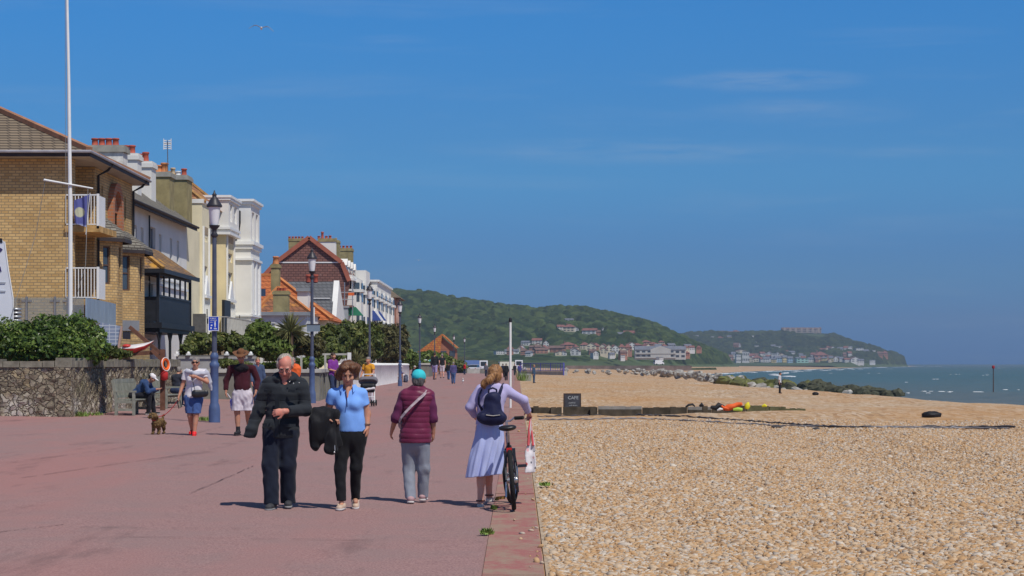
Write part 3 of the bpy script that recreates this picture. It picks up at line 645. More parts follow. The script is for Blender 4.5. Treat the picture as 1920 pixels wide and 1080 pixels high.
# ---------------------------------------------------------------- buildings along the promenade
UX, UY, UZ = V((1, 0, 0)), V((0, 1, 0)), V((0, 0, 1))
ybrick = brick('yellow_brick', (.66, .46, .21), (.50, .32, .13), (.30, .22, .13), .26, .104, .016, stain=.35)
rbrick = brick('orange_brick', (.50, .19, .09), (.40, .14, .07), (.36, .24, .17), .3, .13, .02)
dbrick = brick('dark_red_brick', (.42, .15, .08), (.34, .11, .06), (.3, .2, .15), .3, .13, .02)
tile_br = brick('brown_tiles', (.27, .21, .145), (.20, .16, .115), (.07, .055, .045), .4, .125, .028, lichen=((.50, .27, .07), .66), bump=.6)
tile_gr = brick('grey_tiles', (.25, .235, .20), (.20, .185, .16), (.08, .07, .06), .4, .12, .028, lichen=((.36, .30, .16), .64), bump=.6)
tile_red = brick('red_brown_tiles', (.29, .115, .08), (.22, .085, .065), (.09, .04, .035), .4, .30, .05, lichen=((.45, .23, .10), .66), bump=.6)
tile_hung = brick('tile_hanging', (.27, .13, .105), (.20, .105, .09), (.10, .05, .045), .5, .26, .04, lichen=((.34, .22, .18), .60), bump=.5)
tile_or = brick('orange_tiles', (.52, .165, .06), (.43, .13, .045), (.25, .07, .03), .4, .30, .04, lichen=((.60, .30, .07), .60), bump=.6)
slate = brick('blue_slate', (.085, .095, .115), (.065, .07, .085), (.03, .03, .035), .4, .22, .02, bump=.3)
slate2 = brick('grey_slate', (.15, .155, .165), (.12, .125, .135), (.06, .06, .065), .4, .3, .03, bump=.3)
ridge_t = M('terracotta_ridge', (.36, .175, .10), .9, .3, 2)
white_r = M('white_render', (.76, .745, .70), .85, .09, .5, bump=.1, bscale=3)
cream_r = M('cream_render', (.80, .72, .50), .85, .10, .6, bump=.1, bscale=3)
cream2_r = M('yellow_cream_render', (.76, .64, .38), .85, .12, .6)
stone_w = M('white_peeling_stone', (.74, .72, .67), .9, .3, 2.5, bump=.4, bscale=6)
olive_r = M('olive_cement_render', (.30, .25, .125), .95, .30, 1.6, bump=.4, bscale=6)
grey_cap = M('grey_cement', (.33, .32, .28), .95, .25, 2, bump=.3, bscale=8)
white_p = M('white_paint', (.80, .80, .78), .5, .05, 2)
black_p = M('black_paint', (.022, .024, .03), .45, .3, 3)
dark_w = M('dark_fascia', (.045, .035, .035), .6, .3, 2)
pot_red = M('red_clay_pot', (.42, .095, .06), .8, .2, 4); pot_or = M('orange_clay_pot', (.55, .22, .09), .85, .25, 4); pot_bf = M('buff_clay_pot', (.56, .42, .27), .85, .2, 4)
glass = None
def m_glass():
    k = NT('window_glass'); c = k.coord()
    col = k.mix(k.noise(c, .8, 3), (.025, .035, .05), (.10, .14, .18))
    return k.fin(col, .08, .6)
glass = m_glass()
brown_f = M('brown_frame', (.12, .07, .05), .6, .2, 3)
grey_f = M('grey_frame', (.35, .37, .40), .5, .1, 3)
rust = M('rusty_concrete', (.50, .31, .12), .9, .45, 3)
steel = M('galvanised_steel', (.42, .43, .44), .4, .2, 3, .5, metal=.6)
def rail(parent, pts, z0, z1, mat, gap=.11, t=.02, cap=.045, name='railing', slab=False):
    m = MB(); pts = [V((*p, 0)) for p in pts]
    for a, b in zip(pts, pts[1:]):
        d = b-a; n = max(1, round(d.length/gap))
        m.bar(a+UZ*z1, b+UZ*z1, cap, cap); m.bar(a+UZ*(z0+.06), b+UZ*(z0+.06), cap*.8, cap*.8)
        for i in range(n+1):
            p = a+d*i/n; m.box(p.x-t/2, p.x+t/2, p.y-t/2, p.y+t/2, z0+.085, z1-.025)
    return m.build(name, mat, parent)
def chimney(name, label, x, y, w, d, z0, z1, mat, capm, pots, cap=.09, caph=.22):
    T = thing(name, label, 'chimney', (x, y, z0))
    b = MB(); b.box(x-w/2, x+w/2, y, y+d, z0, z1-caph); b.build('stack', mat, T)
    c = MB(); c.box(x-w/2-cap, x+w/2+cap, y-cap, y+d+cap, z1-caph, z1-caph*.35); c.box(x-w/2-cap*.4, x+w/2+cap*.4, y-cap*.4, y+d+cap*.4, z1-caph*.35, z1); c.build('cap', capm, T)
    for px, h, r, pm in pots:
        q = MB(); q.lathe((px, y+d/2, z1-.01), [(r*1.12, 0), (r*1.12, h*.1), (r*.95, h*.14), (r*.85, h*.78), (r*1.08, h*.82), (r*1.1, h*.95), (r*.92, h), (r*.7, h*.99), (r*.65, h*.6)], 12); q.build('chimney_pot', pm, T, True)
    return T
# --- yellow brick house
def yellow_house():
    T = thing('brick_house', 'three storey yellow brick house with white balconies nearest the camera', 'house', (-20, 76, 0))
    gm, fm = glass, brown_f
    w = MB()
    wall(w, (-26, 72, 0), UX, 26-15.87, 9.05)                        # side wall facing the camera
    w.quad((-15.87, 72, 0), (-15.87, 72.35, 0), (-15.87, 72.35, 9.05), (-15.87, 72, 9.05))
    w.quad((-15.87, 72.35, 9.05), (-15.87, 72.35, 0), (-18, 72.35, 0), (-18, 72.35, 9.05))
    wall(w, (-18, 74.9, 0), UX, 2.3, 9.05, [(.5, 1.15, 6.1, 8.1), (.5, 1.15, 3.5, 5.5)])    # back of the recessed balconies
    ops = [(.55, 1.0, 6.75, 8.45), (1.25, 1.5, 6.75, 8.45), (2.55, 4.35, 6.6, 7.6), (5.0, 5.45, 6.7, 8.4), (5.75, 6.1, 6.7, 8.4)]
    wall(w, (-15.7, 74.9, 0), UY, 7.4, 9.05, ops, .2)
    wall(w, (-15.7, 82.3, 0), -UX, 10.3, 9.05)
    w.build('wall', ybrick, T)
    for o in ops: window(T, (-15.7, 74.9, 0), UY, o, fm, gm, .17, .05)
    for o in ((.5, 1.15, 6.1, 8.1), (.5, 1.15, 3.5, 5.5)): window(T, (-18, 74.9, 0), UX, o, white_p, gm, .1, .06)
    # tall arch of orange brick in the sea front
    c = MB(); cy, cz, ro, ri = 74.9+3.45, 7.7, 1.05, .72
    n = 14
    for i in range(n):
        a0, a1 = PI*i/n, PI*(i+1)/n
        P = lambda r, a, x: (x, cy-r*math.cos(a), cz+r*math.sin(a))
        c.hexa([P(ri, a0, -15.7), P(ro, a0, -15.7), P(ro, a0, -15.48), P(ri, a0, -15.48), P(ri, a1, -15.7), P(ro, a1, -15.7), P(ro, a1, -15.48), P(ri, a1, -15.48)])
    for s in (-1, 1): c.box(-15.7, -15.48, cy+s*.885-.165, cy+s*.885+.165, 6.45, 7.7)
    c.build('arch', rbrick, T)
    g = MB(); g.prism([(-15.69, cy-ri*math.cos(PI*i/10), 7.6+ri*math.sin(PI*i/10)) for i in range(11)], (.03, 0, 0)); g.build('arch_panel', rbrick, T)
    # hipped roof
    e0, e1, z = -15.15, 71.35, 9.28; tp = .454; yb = 83.0; mid = (e1+yb)/2; run = mid-e1
    r = MB(); zr = z+run*tp; xr = e0-run
    r.add([(-30, e1, z), (e0, e1, z), (e0, yb, z), (-30, yb, z), (xr, mid, zr), (-30, mid, zr)], [(0, 1, 4, 5), (1, 2, 4), (2, 3, 5, 4)])
    r.build('roof', tile_br, T)
    h = MB(); h.bar((e0, e1, z+.05), (xr, mid, zr+.08), .26, .16); h.bar((e0, yb, z+.05), (xr, mid, zr+.08), .26, .16); h.bar((xr, mid, zr+.08), (-30, mid, zr+.08), .26, .16); h.build('ridge_tiles', ridge_t, T)
    s = MB(); s.box(-30, e0+.02, e1+.0, yb, 9.06, 9.10); s.build('soffit', M('soffit_board', (.42, .38, .33), .8), T)
    f = MB(); f.box(-30, e0+.03, e1-.04, e1, 9.07, 9.27); f.box(e0, e0+.04, e1+.002, yb, 9.07, 9.27); f.build('fascia', dark_w, T)
    q = MB(); q.tube([(-30, e1-.09, 9.24), (e0+.08, e1-.09, 9.24), (e0+.08, yb, 9.24)], .055, 8); q.build('gutter', M('pale_gutter', (.34, .33, .36), .5), T)
    for yy in (75.2, 82.15):
        d = MB(); d.tube([(e0+.08, yy, 9.2), (e0-.1, yy, 8.95), (-15.62, yy, 8.75), (-15.62, yy, 3.0)], .05, 8); d.build('downpipe', black_p, T, True)
    # balconies
    for zf, nm in ((6.62, 0), (3.98, 1)):
        b = MB(); b.box(-16.15, -14.9, 71.9, 75, zf-.22, zf); b.build('balcony_floor', rust, T)
        rail(T, [(-16.12, 71.95), (-14.98, 71.95)], zf, zf+1.12, white_p, .115, .03)
        m = MB(); m.box(-14.98, -14.93, 71.93, 73.1, zf-.05, zf+1.1); m.box(-15.0, -14.91, 71.90, 71.96, zf-.1, zf+1.16); m.build('railing_panel', white_p, T)
    # two canted bays
    def bay(y0, yA, yB, y1, xo, zt, zb, zwa, zwb):
        B = MB(); P = [V((-15.7, y0, 0)), V((xo, yA, 0)), V((xo, yB, 0)), V((-15.7, y1, 0))]; out = []
        for i in range(3):
            d = P[i+1]-P[i]; L = d.length; ww = [(L*.26, L*.64, zwa, zwb)] if i == 0 else [(L*.3, L*.7, zwa, zwb)] if i == 1 else []
            wall(B, P[i]+UZ*zb, d, L, zt-zb, [(o[0], o[1], o[2]-zb, o[3]-zb) for o in ww], .1)
            out += [(P[i], d, o) for o in ww]
        b = B.build('bay', ybrick, T)
        for p, d, o in out: window(T, p, d, o, brown_f, glass, .08, .06, 1, 2)
        R = MB(); e = .3
        Q = [V((-15.7, y0-e, zt)), V((xo+e, yA-e*.6, zt)), V((xo+e, yB+e*.6, zt)), V((-15.7, y1+e, zt))]
        t0, t1 = V((-15.7, (y0+yA)/2+.35, zt+.72)), V((-15.7, (yB+y1)/2-.1, zt+.72))
        R.add([*Q, t0, t1, *[q-UZ*.12 for q in Q]], [(0, 1, 4), (1, 2, 5, 4), (2, 3, 5), (6, 7, 1, 0), (7, 8, 2, 1), (8, 9, 3, 2), (9, 8, 7, 6)])
        R.build('bay_roof', tile_gr, T)
        F = MB()
        for i in range(3): F.bar(Q[i]-UZ*.19, Q[i+1]-UZ*.19, .06, .14)
        F.build('bay_fascia', dark_w, T)
    bay(75.5, 76.25, 77.3, 78.0, -15.12, 6.55, 0, 4.68, 6.12)
    bay(78.8, 79.75, 81.15, 81.9, -14.98, 6.30, 0, 4.55, 5.95)
    a = MB(); a.obox((-15.72, 78.75, 2.95), (V((.72, .95, 0))).normalized(), (V((.72, .95, 0))).normalized().cross(UZ), 1.25, .06, .42); a.build('lead_apron', M('lead_sheet', (.22, .23, .25), .6, .15, 3), T)
    d = MB(); d.obox((-15.62, 78.92, .9), (V((.72, .95, 0))).normalized(), (V((.72, .95, 0))).normalized().cross(UZ), .62, .05, 2.0); d.build('door', M('dark_door', (.03, .03, .04), .5), T)
    return T
yellow_house()
# --- white rendered terrace with the black verandah
def white_house():
    T = thing('terrace_house', 'white rendered terrace house with grey tiled roof behind the black verandah', 'house', (-19, 92, 0))
    w = MB(); ops = []
    for y in (85.6, 87.4, 89.0, 93.6, 96.6, 98.6): ops.append((y-83, y-83+.7, 6.35, 7.75))
    ops.append((91.0-83, 92.7-83, 5.9, 7.95))
    for y in (85.4, 88.2, 91): ops.append((y-83, y-83+1.0, 3.45, 5.4))
    wall(w, (-16.6, 83, 0), UY, 18.6, 8.6, ops, .18); wall(w, (-24, 83, 0), UX, 7.4, 8.6)
    wall(w, (-16.6, 101.6, 0), -UX, 7.4, 8.6); w.build('wall', white_r, T)
    for o in ops: window(T, (-16.6, 83, 0), UY, o, grey_f if o[1]-o[0] > 1.2 else white_p, glass, .14, .05, 2 if o[1]-o[0] > 1.2 else 1, 2)
    r = MB(); r.prism([(-16.1, 82.6, 8.62), (-19.6, 82.6, 11.3), (-23.5, 82.6, 8.62)], (0, 19.0, 0)); r.build('roof', tile_gr, T)
    f = MB(); f.box(-16.12, -16.06, 82.6, 101.6, 8.42, 8.63); f.tube([(-16.0, 82.6, 8.58), (-16.0, 101.6, 8.58)], .06, 8); f.build('gutter', dark_w, T)
    b = MB(); b.box(-16.62, -16.52, 91.0, 99.5, 5.62, 5.70); b.box(-16.62, -16.5, 83, 101.6, 5.3, 5.42); b.build('string_course', white_p, T)
    d = MB(); d.tube([(-16.0, 84.6, 8.5), (-16.45, 84.6, 8.2), (-16.45, 84.6, 3)], .05, 8); d.tube([(-16.5, 90.6, 8.4), (-16.5, 90.6, 3.4)], .04, 8); d.build('downpipe', black_p, T)
    rail(T, [(-17.4, 82.9), (-16.1, 82.9)], 6.1, 7.35, white_p, .12, .03); rail(T, [(-16.1, 82.9), (-16.1, 85.0)], 6.1, 7.35, white_p, .12, .03)
    s = MB(); s.box(-17.4, -16.05, 82.8, 85.0, 5.95, 6.1); s.build('balcony_floor', white_p, T)
    V2 = thing('verandah', 'black timber verandah with a tiled roof in front of the white terrace', 'verandah', (-15.8, 88, 0))
    p = MB(); 
    for y in (84.6, 93.0): p.box(-15.1, -14.98, y-.06, y+.06, 3.4, 5.62)
    for i in range(1, 6): y = 84.6+8.4*i/6; p.box(-15.07, -15.0, y-.05, y+.05, 4.5, 5.62)
    p.box(-15.08, -14.99, 84.6, 93, 5.42, 5.64); p.box(-16.6, -15.08, 84.55, 84.65, 5.42, 5.64); p.box(-16.6, -16.48, 84.53, 84.67, 3.4, 5.62)
    p.build('frame', black_p, V2)
    q = MB(); 
    for i in range(36): y = 84.66+8.3*i/36; q.box(-15.06, -15.02, y, y+.20, 3.42, 4.5)
    q.box(-15.1, -14.98, 84.6, 93, 4.5, 4.58); q.box(-16.45, -15.1, 84.57, 84.63, 3.42, 4.5); q.build('parapet', black_p, V2)
    fl = MB(); fl.box(-16.59, -14.85, 84.4, 93.2, 3.16, 3.40); fl.box(-16.59, -14.95, 84.5, 93.1, 2.98, 3.16); fl.build('floor', black_p, V2)
    for y in (84.8, 87.5, 90.3, 92.9):
        g = MB(); g.box(-15.08, -14.98, y-.05, y+.05, 0, 2.98); g.build('post', black_p, V2)
    k = MB()
    for y in (84.8, 87.5, 90.3): k.bar((-15.03, y+.1, 2.6), (-15.03, y+.5, 2.97), .06, .06); k.bar((-15.03, y-.1, 2.6), (-15.03, y-.5, 2.97), .06, .06)
    k.build('brackets', black_p, V2)
    e = MB(); e.add([(-16.59, 84.0, 5.64), (-14.72, 84.0, 5.64), (-14.72, 93.5, 5.64), (-16.59, 93.5, 5.64), (-16.59, 85.8, 6.95), (-16.59, 93.5, 6.95)], [(0, 1, 4), (1, 2, 5, 4), (2, 3, 5), (3, 2, 1, 0)])
    e.build('roof', brick('lichened_tiles', (.26, .17, .10), (.2, .13, .08), (.08, .05, .04), .35, .12, .02, lichen=((.58, .30, .05), .53)), V2)
    h = MB(); h.bar((-14.72, 84.0, 5.7), (-16.55, 85.8, 7.0), .16, .1); h.build('hip_tiles', M('lichen_ridge', (.46, .25, .07), .9, .3, 3), V2)
    f = MB(); f.box(-16.59, -14.68, 83.96, 84.0, 5.48, 5.66); f.box(-14.72, -14.66, 84.0, 93.5, 5.48, 5.66); f.build('fascia', black_p, V2)
    rail(V2, [(-16.5, 84.3), (-15.75, 84.3)], 3.4, 4.9, white_p, .13, .05, name='white_railing')
    d = MB(); d.box(-16.62, -16.54, 90.6, 91.7, 0, 2.7); d.build('door', M('grey_door', (.32, .38, .46), .5, .1, 3), V2)
white_house()
# chimneys of the terrace
pr = lambda u, y: xat(u, y)
chimney('chimney', 'white peeling chimney stack with four red pots nearest the brick house', pr(200, 86), 86, 1.42, 1.0, 9.0, zat(272, 86), stone_w, grey_cap, [(pr(u, 86.5), .36, .15, pot_red) for u in (178, 191, 204, 217)], .1, .3)
chimney('chimney', 'white chimney stack with two red pots, second along the terrace', pr(243, 91), 91, .72, 1.0, 8.5, zat(287, 91), white_r, white_r, [(pr(u, 91.5), .42, .15, pot_red) for u in (237, 248)], .08, .3)
chimney('chimney', 'white chimney stack with one taller red pot, third along the terrace', pr(271, 95), 95, .66, 1.2, 8.5, zat(302, 95), white_r, white_r, [(pr(262.5, 95.5), .42, .15, pot_red), (pr(272.5, 95.5), .50, .16, pot_red)], .08, .3)
chimney('chimney', 'broad olive chimney stack with two orange pots under the aerial', pr(302, 99), 99, .84, 1.4, 8.5, zat(322, 99), olive_r, grey_cap, [(pr(295, 99.6), .40, .24, pot_or), (pr(308, 99.6), .52, .19, pot_or)], .07, .25)
chimney('chimney', 'broad olive chimney stack with buff, white and red pots beside the hipped roof', pr(335, 104), 104, .88, 1.6, 8.5, zat(328, 104), olive_r, grey_cap, [(pr(323, 104.6), .46, .13, pot_bf), (pr(333, 104.6), .28, .15, white_p), (pr(344, 104.6), .42, .15, pot_red)], .07, .25)
def aerial():
    x, y = pr(314, 99.4), 99.4; z0, z1 = zat(322, 99), zat(262, 99)
    T = thing('aerial', 'white television aerial on a thin mast above the olive chimney', 'aerial', (x, y, z0))
    a = MB(); a.tube([(x+.03, y, z0-.6), (x, y, z1)], .022, 6); a.build('mast', M('mast_grey', (.14, .13, .14), .5), T)
    b = MB(); 
    for i in range(5): b.box(x-.2, x-.04, y-.02, y+.02, z1-.42+i*.1, z1-.37+i*.1); b.box(x+.04, x+.2, y-.02, y+.02, z1-.42+i*.1, z1-.37+i*.1)
    b.box(x-.2, x-.17, y-.03, y, z1-.45, z1+.1); b.box(x+.17, x+.2, y-.03, y, z1-.45, z1+.1); b.box(x-.2, x+.2, y+.02, y+.04, z1-.2, z1-.12); b.build('reflector', white_p, T)
aerial()
# --- cream house with bays
def cream_house():
    T = thing('terrace_house', 'cream house with tall projecting bays and a hipped tile roof', 'house', (-18, 110, 0))
    def boxbay(nm, mat, x0, x1, y0, y1, zt, wins, z0=0):
        w = MB(); wall(w, (x1, y0, z0), UY, y1-y0, zt-z0, [(a, c, d-z0, e-z0) for a, c, d, e in wins], .15); wall(w, (x0, y0, z0), UX, x1-x0, zt-z0); wall(w, (x1, y1, z0), -UX, x1-x0, zt-z0); w.quad((x0, y1, z0), (x1, y1, z0), (x1, y0, z0), (x0, y0, z0)); w.quad((x0, y0, zt), (x1, y0, zt), (x1, y1, zt), (x0, y1, zt))
        o = w.build(nm, mat, T)
        for q in wins: window(T, (x1, y0, 0), UY, q, white_p, glass, .12, .05, 1, 2)
        return o
    slots = lambda L: [(L*.25, L*.75, 1.6, 3.3), (L*.25, L*.75, 5.4, 6.9), (L*.25, L*.42, 8.2, 8.45), (L*.46, L*.56, 8.2, 8.45), (L*.6, L*.75, 8.2, 8.45)]
    boxbay('bay', cream_r, -22, -16.5, 106, 108.5, 10.35, slots(2.5))
    boxbay('main_wall', cream_r, -22, -17.15, 108.5, 126, 10.3, [(1, 1.8, 3.4, 5.4), (1, 1.8, 6.4, 8), (7, 8.2, 3.4, 5.4), (7, 8.2, 6.4, 8), (10, 11.2, 3.4, 5.4)])
    boxbay('bay', cream2_r, -22, -16.25, 113, 116.6, 9.1, slots(3.6)[:2]+[(.9, 2.7, 7.5, 8.0)])
    up = boxbay('bay_storey', white_r, -21, -16.05, 112.8, 117.0, 11.15, [(.6, 1.5, 9.75, 10.75), (2.3, 3.4, 9.75, 10.75)], 9.12)
    for z in (9.05, 9.35, 11.0): MB().box(-21, -15.95, 112.7, 117.1, z-.07, z+.07).build('cornice', white_p, T)
    MB().box(-20.9, -15.9, 112.65, 117.15, 11.07, 11.2).build('cornice', white_p, T)
    MB().box(-22, -16.42, 105.94, 108.56, 10.2, 10.42).build('cornice', white_p, T)
    q = MB()   # sunk tan panels, pediments and mouldings on the bay fronts
    for x, y0, L in ((-16.5, 106, 2.5), (-16.25, 113, 3.6)):
        q.box(x, x+.03, y0+L*.2, y0+L*.8, 8.6, 9.0)
    q.build('frieze', M('tan_panel', (.42, .33, .22), .9, .2, 3), T)
    for x, y0, L in ((-16.5, 106, 2.5), (-16.25, 113, 3.6)):
        pd = MB(); pd.prism([(x, y0+L*.25, 5.35), (x, y0+L*.75, 5.35), (x, y0+L*.5, 6.4)], (.12, 0, 0)); pd.box(x, x+.2, y0+L*.15, y0+L*.85, 5.18, 5.32)
        for a in (.2, .35, .5, .65, .8): MB().box(x, x+.07, y0+L*a-.05, y0+L*a+.05, .5, 5.1).build('mullion', white_p, T)
        pd.build('pediment', white_p, T)
        for a in (.08, .88): MB().box(x, x+.09, y0+L*a, y0+L*a+.12, 1, 9.0).build('pilaster', white_p, T)
    pd2 = MB(); pd2.box(-17.15, -17.0, 109, 112.9, 3.3, 3.55); pd2.build('ledge', white_p, T)
    d = MB(); d.tube([(-16.85, 112.9, 10), (-16.85, 112.9, 3)], .06, 8); d.tube([(-17.0, 109.2, 10), (-17.0, 109.2, 6.0), (-16.7, 109.0, 5.6), (-16.7, 109.0, 2)], .05, 8); d.build('downpipe', M('brown_pipe', (.14, .08, .05), .6), T)
    r = MB(); z0 = 10.25; r.add([(-22.5, 106.2, z0), (-16.4, 106.2, z0), (-16.4, 117.2, z0), (-22.5, 117.2, z0), (-19.0, 110.0, zat(325, 110)), (-18.7, 113.2, zat(325, 110)+.05)], [(0, 1, 4), (1, 2, 5, 4), (2, 3, 5), (3, 0, 4, 5)]); r.build('roof', brick('rust_tiles', (.27, .115, .06), (.2, .085, .05), (.42, .24, .12), .5, .32, .03, lichen=((.46, .24, .06), .52)), T)
    h = MB(); h.bar((-16.4, 106.2, z0+.04), (-19.0, 110.0, zat(325, 110)+.06), .2, .14); h.bar((-19, 110, zat(325, 110)+.06), (-18.7, 113.2, zat(325, 110)+.1), .2, .14); h.bar((-16.4, 117.2, z0+.04), (-18.7, 113.2, zat(325, 110)+.1), .2, .14); h.build('ridge_tiles', M('lichen_ridge2', (.40, .22, .08), .9, .3, 3), T)
    # slate roof of the neighbour in front
    s = MB(); s.prism([(-16.7, 101.7, 8.7), (-18.6, 101.7, 9.9), (-22, 101.7, 8.2)], (0, 4.2, 0)); s.build('slate_roof', slate, T)
    n = MB(); n.box(-22, -16.62, 101.62, 105.98, 0, 8.65); n.build('link_wall', cream_r, T)
    rail(T, [(-16.4, 104.0), (-14.9, 104.0), (-14.9, 118)], 2.9, 4.1, M('pale_rail', (.45, .45, .43), .6), .14, .018, .04)
    b = MB(); b.box(-17, -14.8, 103.9, 118.2, 2.5, 2.88); b.build('balcony_floor', cream_r, T)
    p = MB(); p.box(-17.0, -15.0, 104.2, 118, 0, 2.5); p.build('plinth', cream_r, T)
    for u, y in ((371, 103.7), (434, 117.0)):
        x = xat(u, y); k = MB(); k.box(x-.42, x+.42, y-.03, y, 3.0, 4.25); k.bar((x-.48, y, 2.9), (x-.48, y, 4.6), .05); k.bar((x+.48, y, 2.9), (x+.48, y, 4.5), .05); k.build('windbreak_panel', M('grey_mesh', (.10, .10, .10), .9, .2, 5), T)
    k = MB(); k.box(-16.1, -15.95, 110.5, 112.9, 3.0, 5.2); k.box(-15.6, -14.95, 111.3, 111.4, 2.9, 3.8); k.build('dark_screen', black_p, T)
cream_house()
def white_tower():
    T = thing('terrace_house', 'tall white corner house with heavy cornices at the far end of the terrace', 'house', (-18, 124, 0))
    x1, y0, L = -16.0, 122.0, 4.2
    ops = [(.6, 1.7, 9.3, 11.0), (2.4, 3.5, 9.3, 11.0), (.7, 1.8, 5.0, 7.6), (2.3, 3.4, 5.0, 7.6), (.7, 1.8, 1.5, 4.2), (2.3, 3.4, 1.5, 4.2)]
    w = MB(); wall(w, (x1, y0, 0), UY, L, 11.6, ops, .25); wall(w, (-23, y0, 0), UX, 7, 11.6); wall(w, (x1, y0+L, 0), -UX, 7, 11.6); w.quad((-23, y0, 11.6), (x1, y0, 11.6), (x1, y0+L, 11.6), (-23, y0+L, 11.6)); w.build('wall', white_r, T)
    for o in ops: window(T, (x1, y0, 0), UY, o, white_p, glass, .2, .06, 1, 2)
    for z, e, h in ((11.6, .22, .14), (11.42, .12, .18), (8.95, .22, .2), (8.7, .12, .25), (8.0, .16, .14), (4.55, .10, .12)):
        m = MB(); m.prism([(-23, y0-e, z), (x1+e, y0-e, z), (x1+e, y0+L+e, z), (x1, y0+L+e, z), (x1, y0, z), (-23, y0, z)], (0, 0, h)); m.build('cornice', white_p, T)
    for a in (0, .5, 1.95, 2.2, 3.65, 4.0): MB().box(x1, x1+.1, y0+a, y0+a+.2, 4.7, 8.0).build('pilaster', white_p, T)
    q = MB(); q.tube([(-16.9, 121.9, 11.3), (-16.9, 121.9, 9.2)], .05, 6); q.box(-17.2, -16.6, 121.4, 121.9, 10.3, 11.0); q.tube([(-16.6, 121.6, 10.3), (-16.75, 121.8, 9.4), (-16.95, 121.9, 9.2)], .04, 6); q.build('floodlight', black_p, T)
    rail(T, [(-15.7, 119), (-14.2, 119), (-14.2, 127)], 2.9, 4.1, white_p, .2, .02, .04)
    s = MB()
    for i in range(8): s.box(-15.4+i*.12, -13.9+i*.02, 118.6-.0+i*.0, 119.4, 2.4-i*.28, 2.7-i*.28)
    s.build('steps', white_r, T)
white_tower()
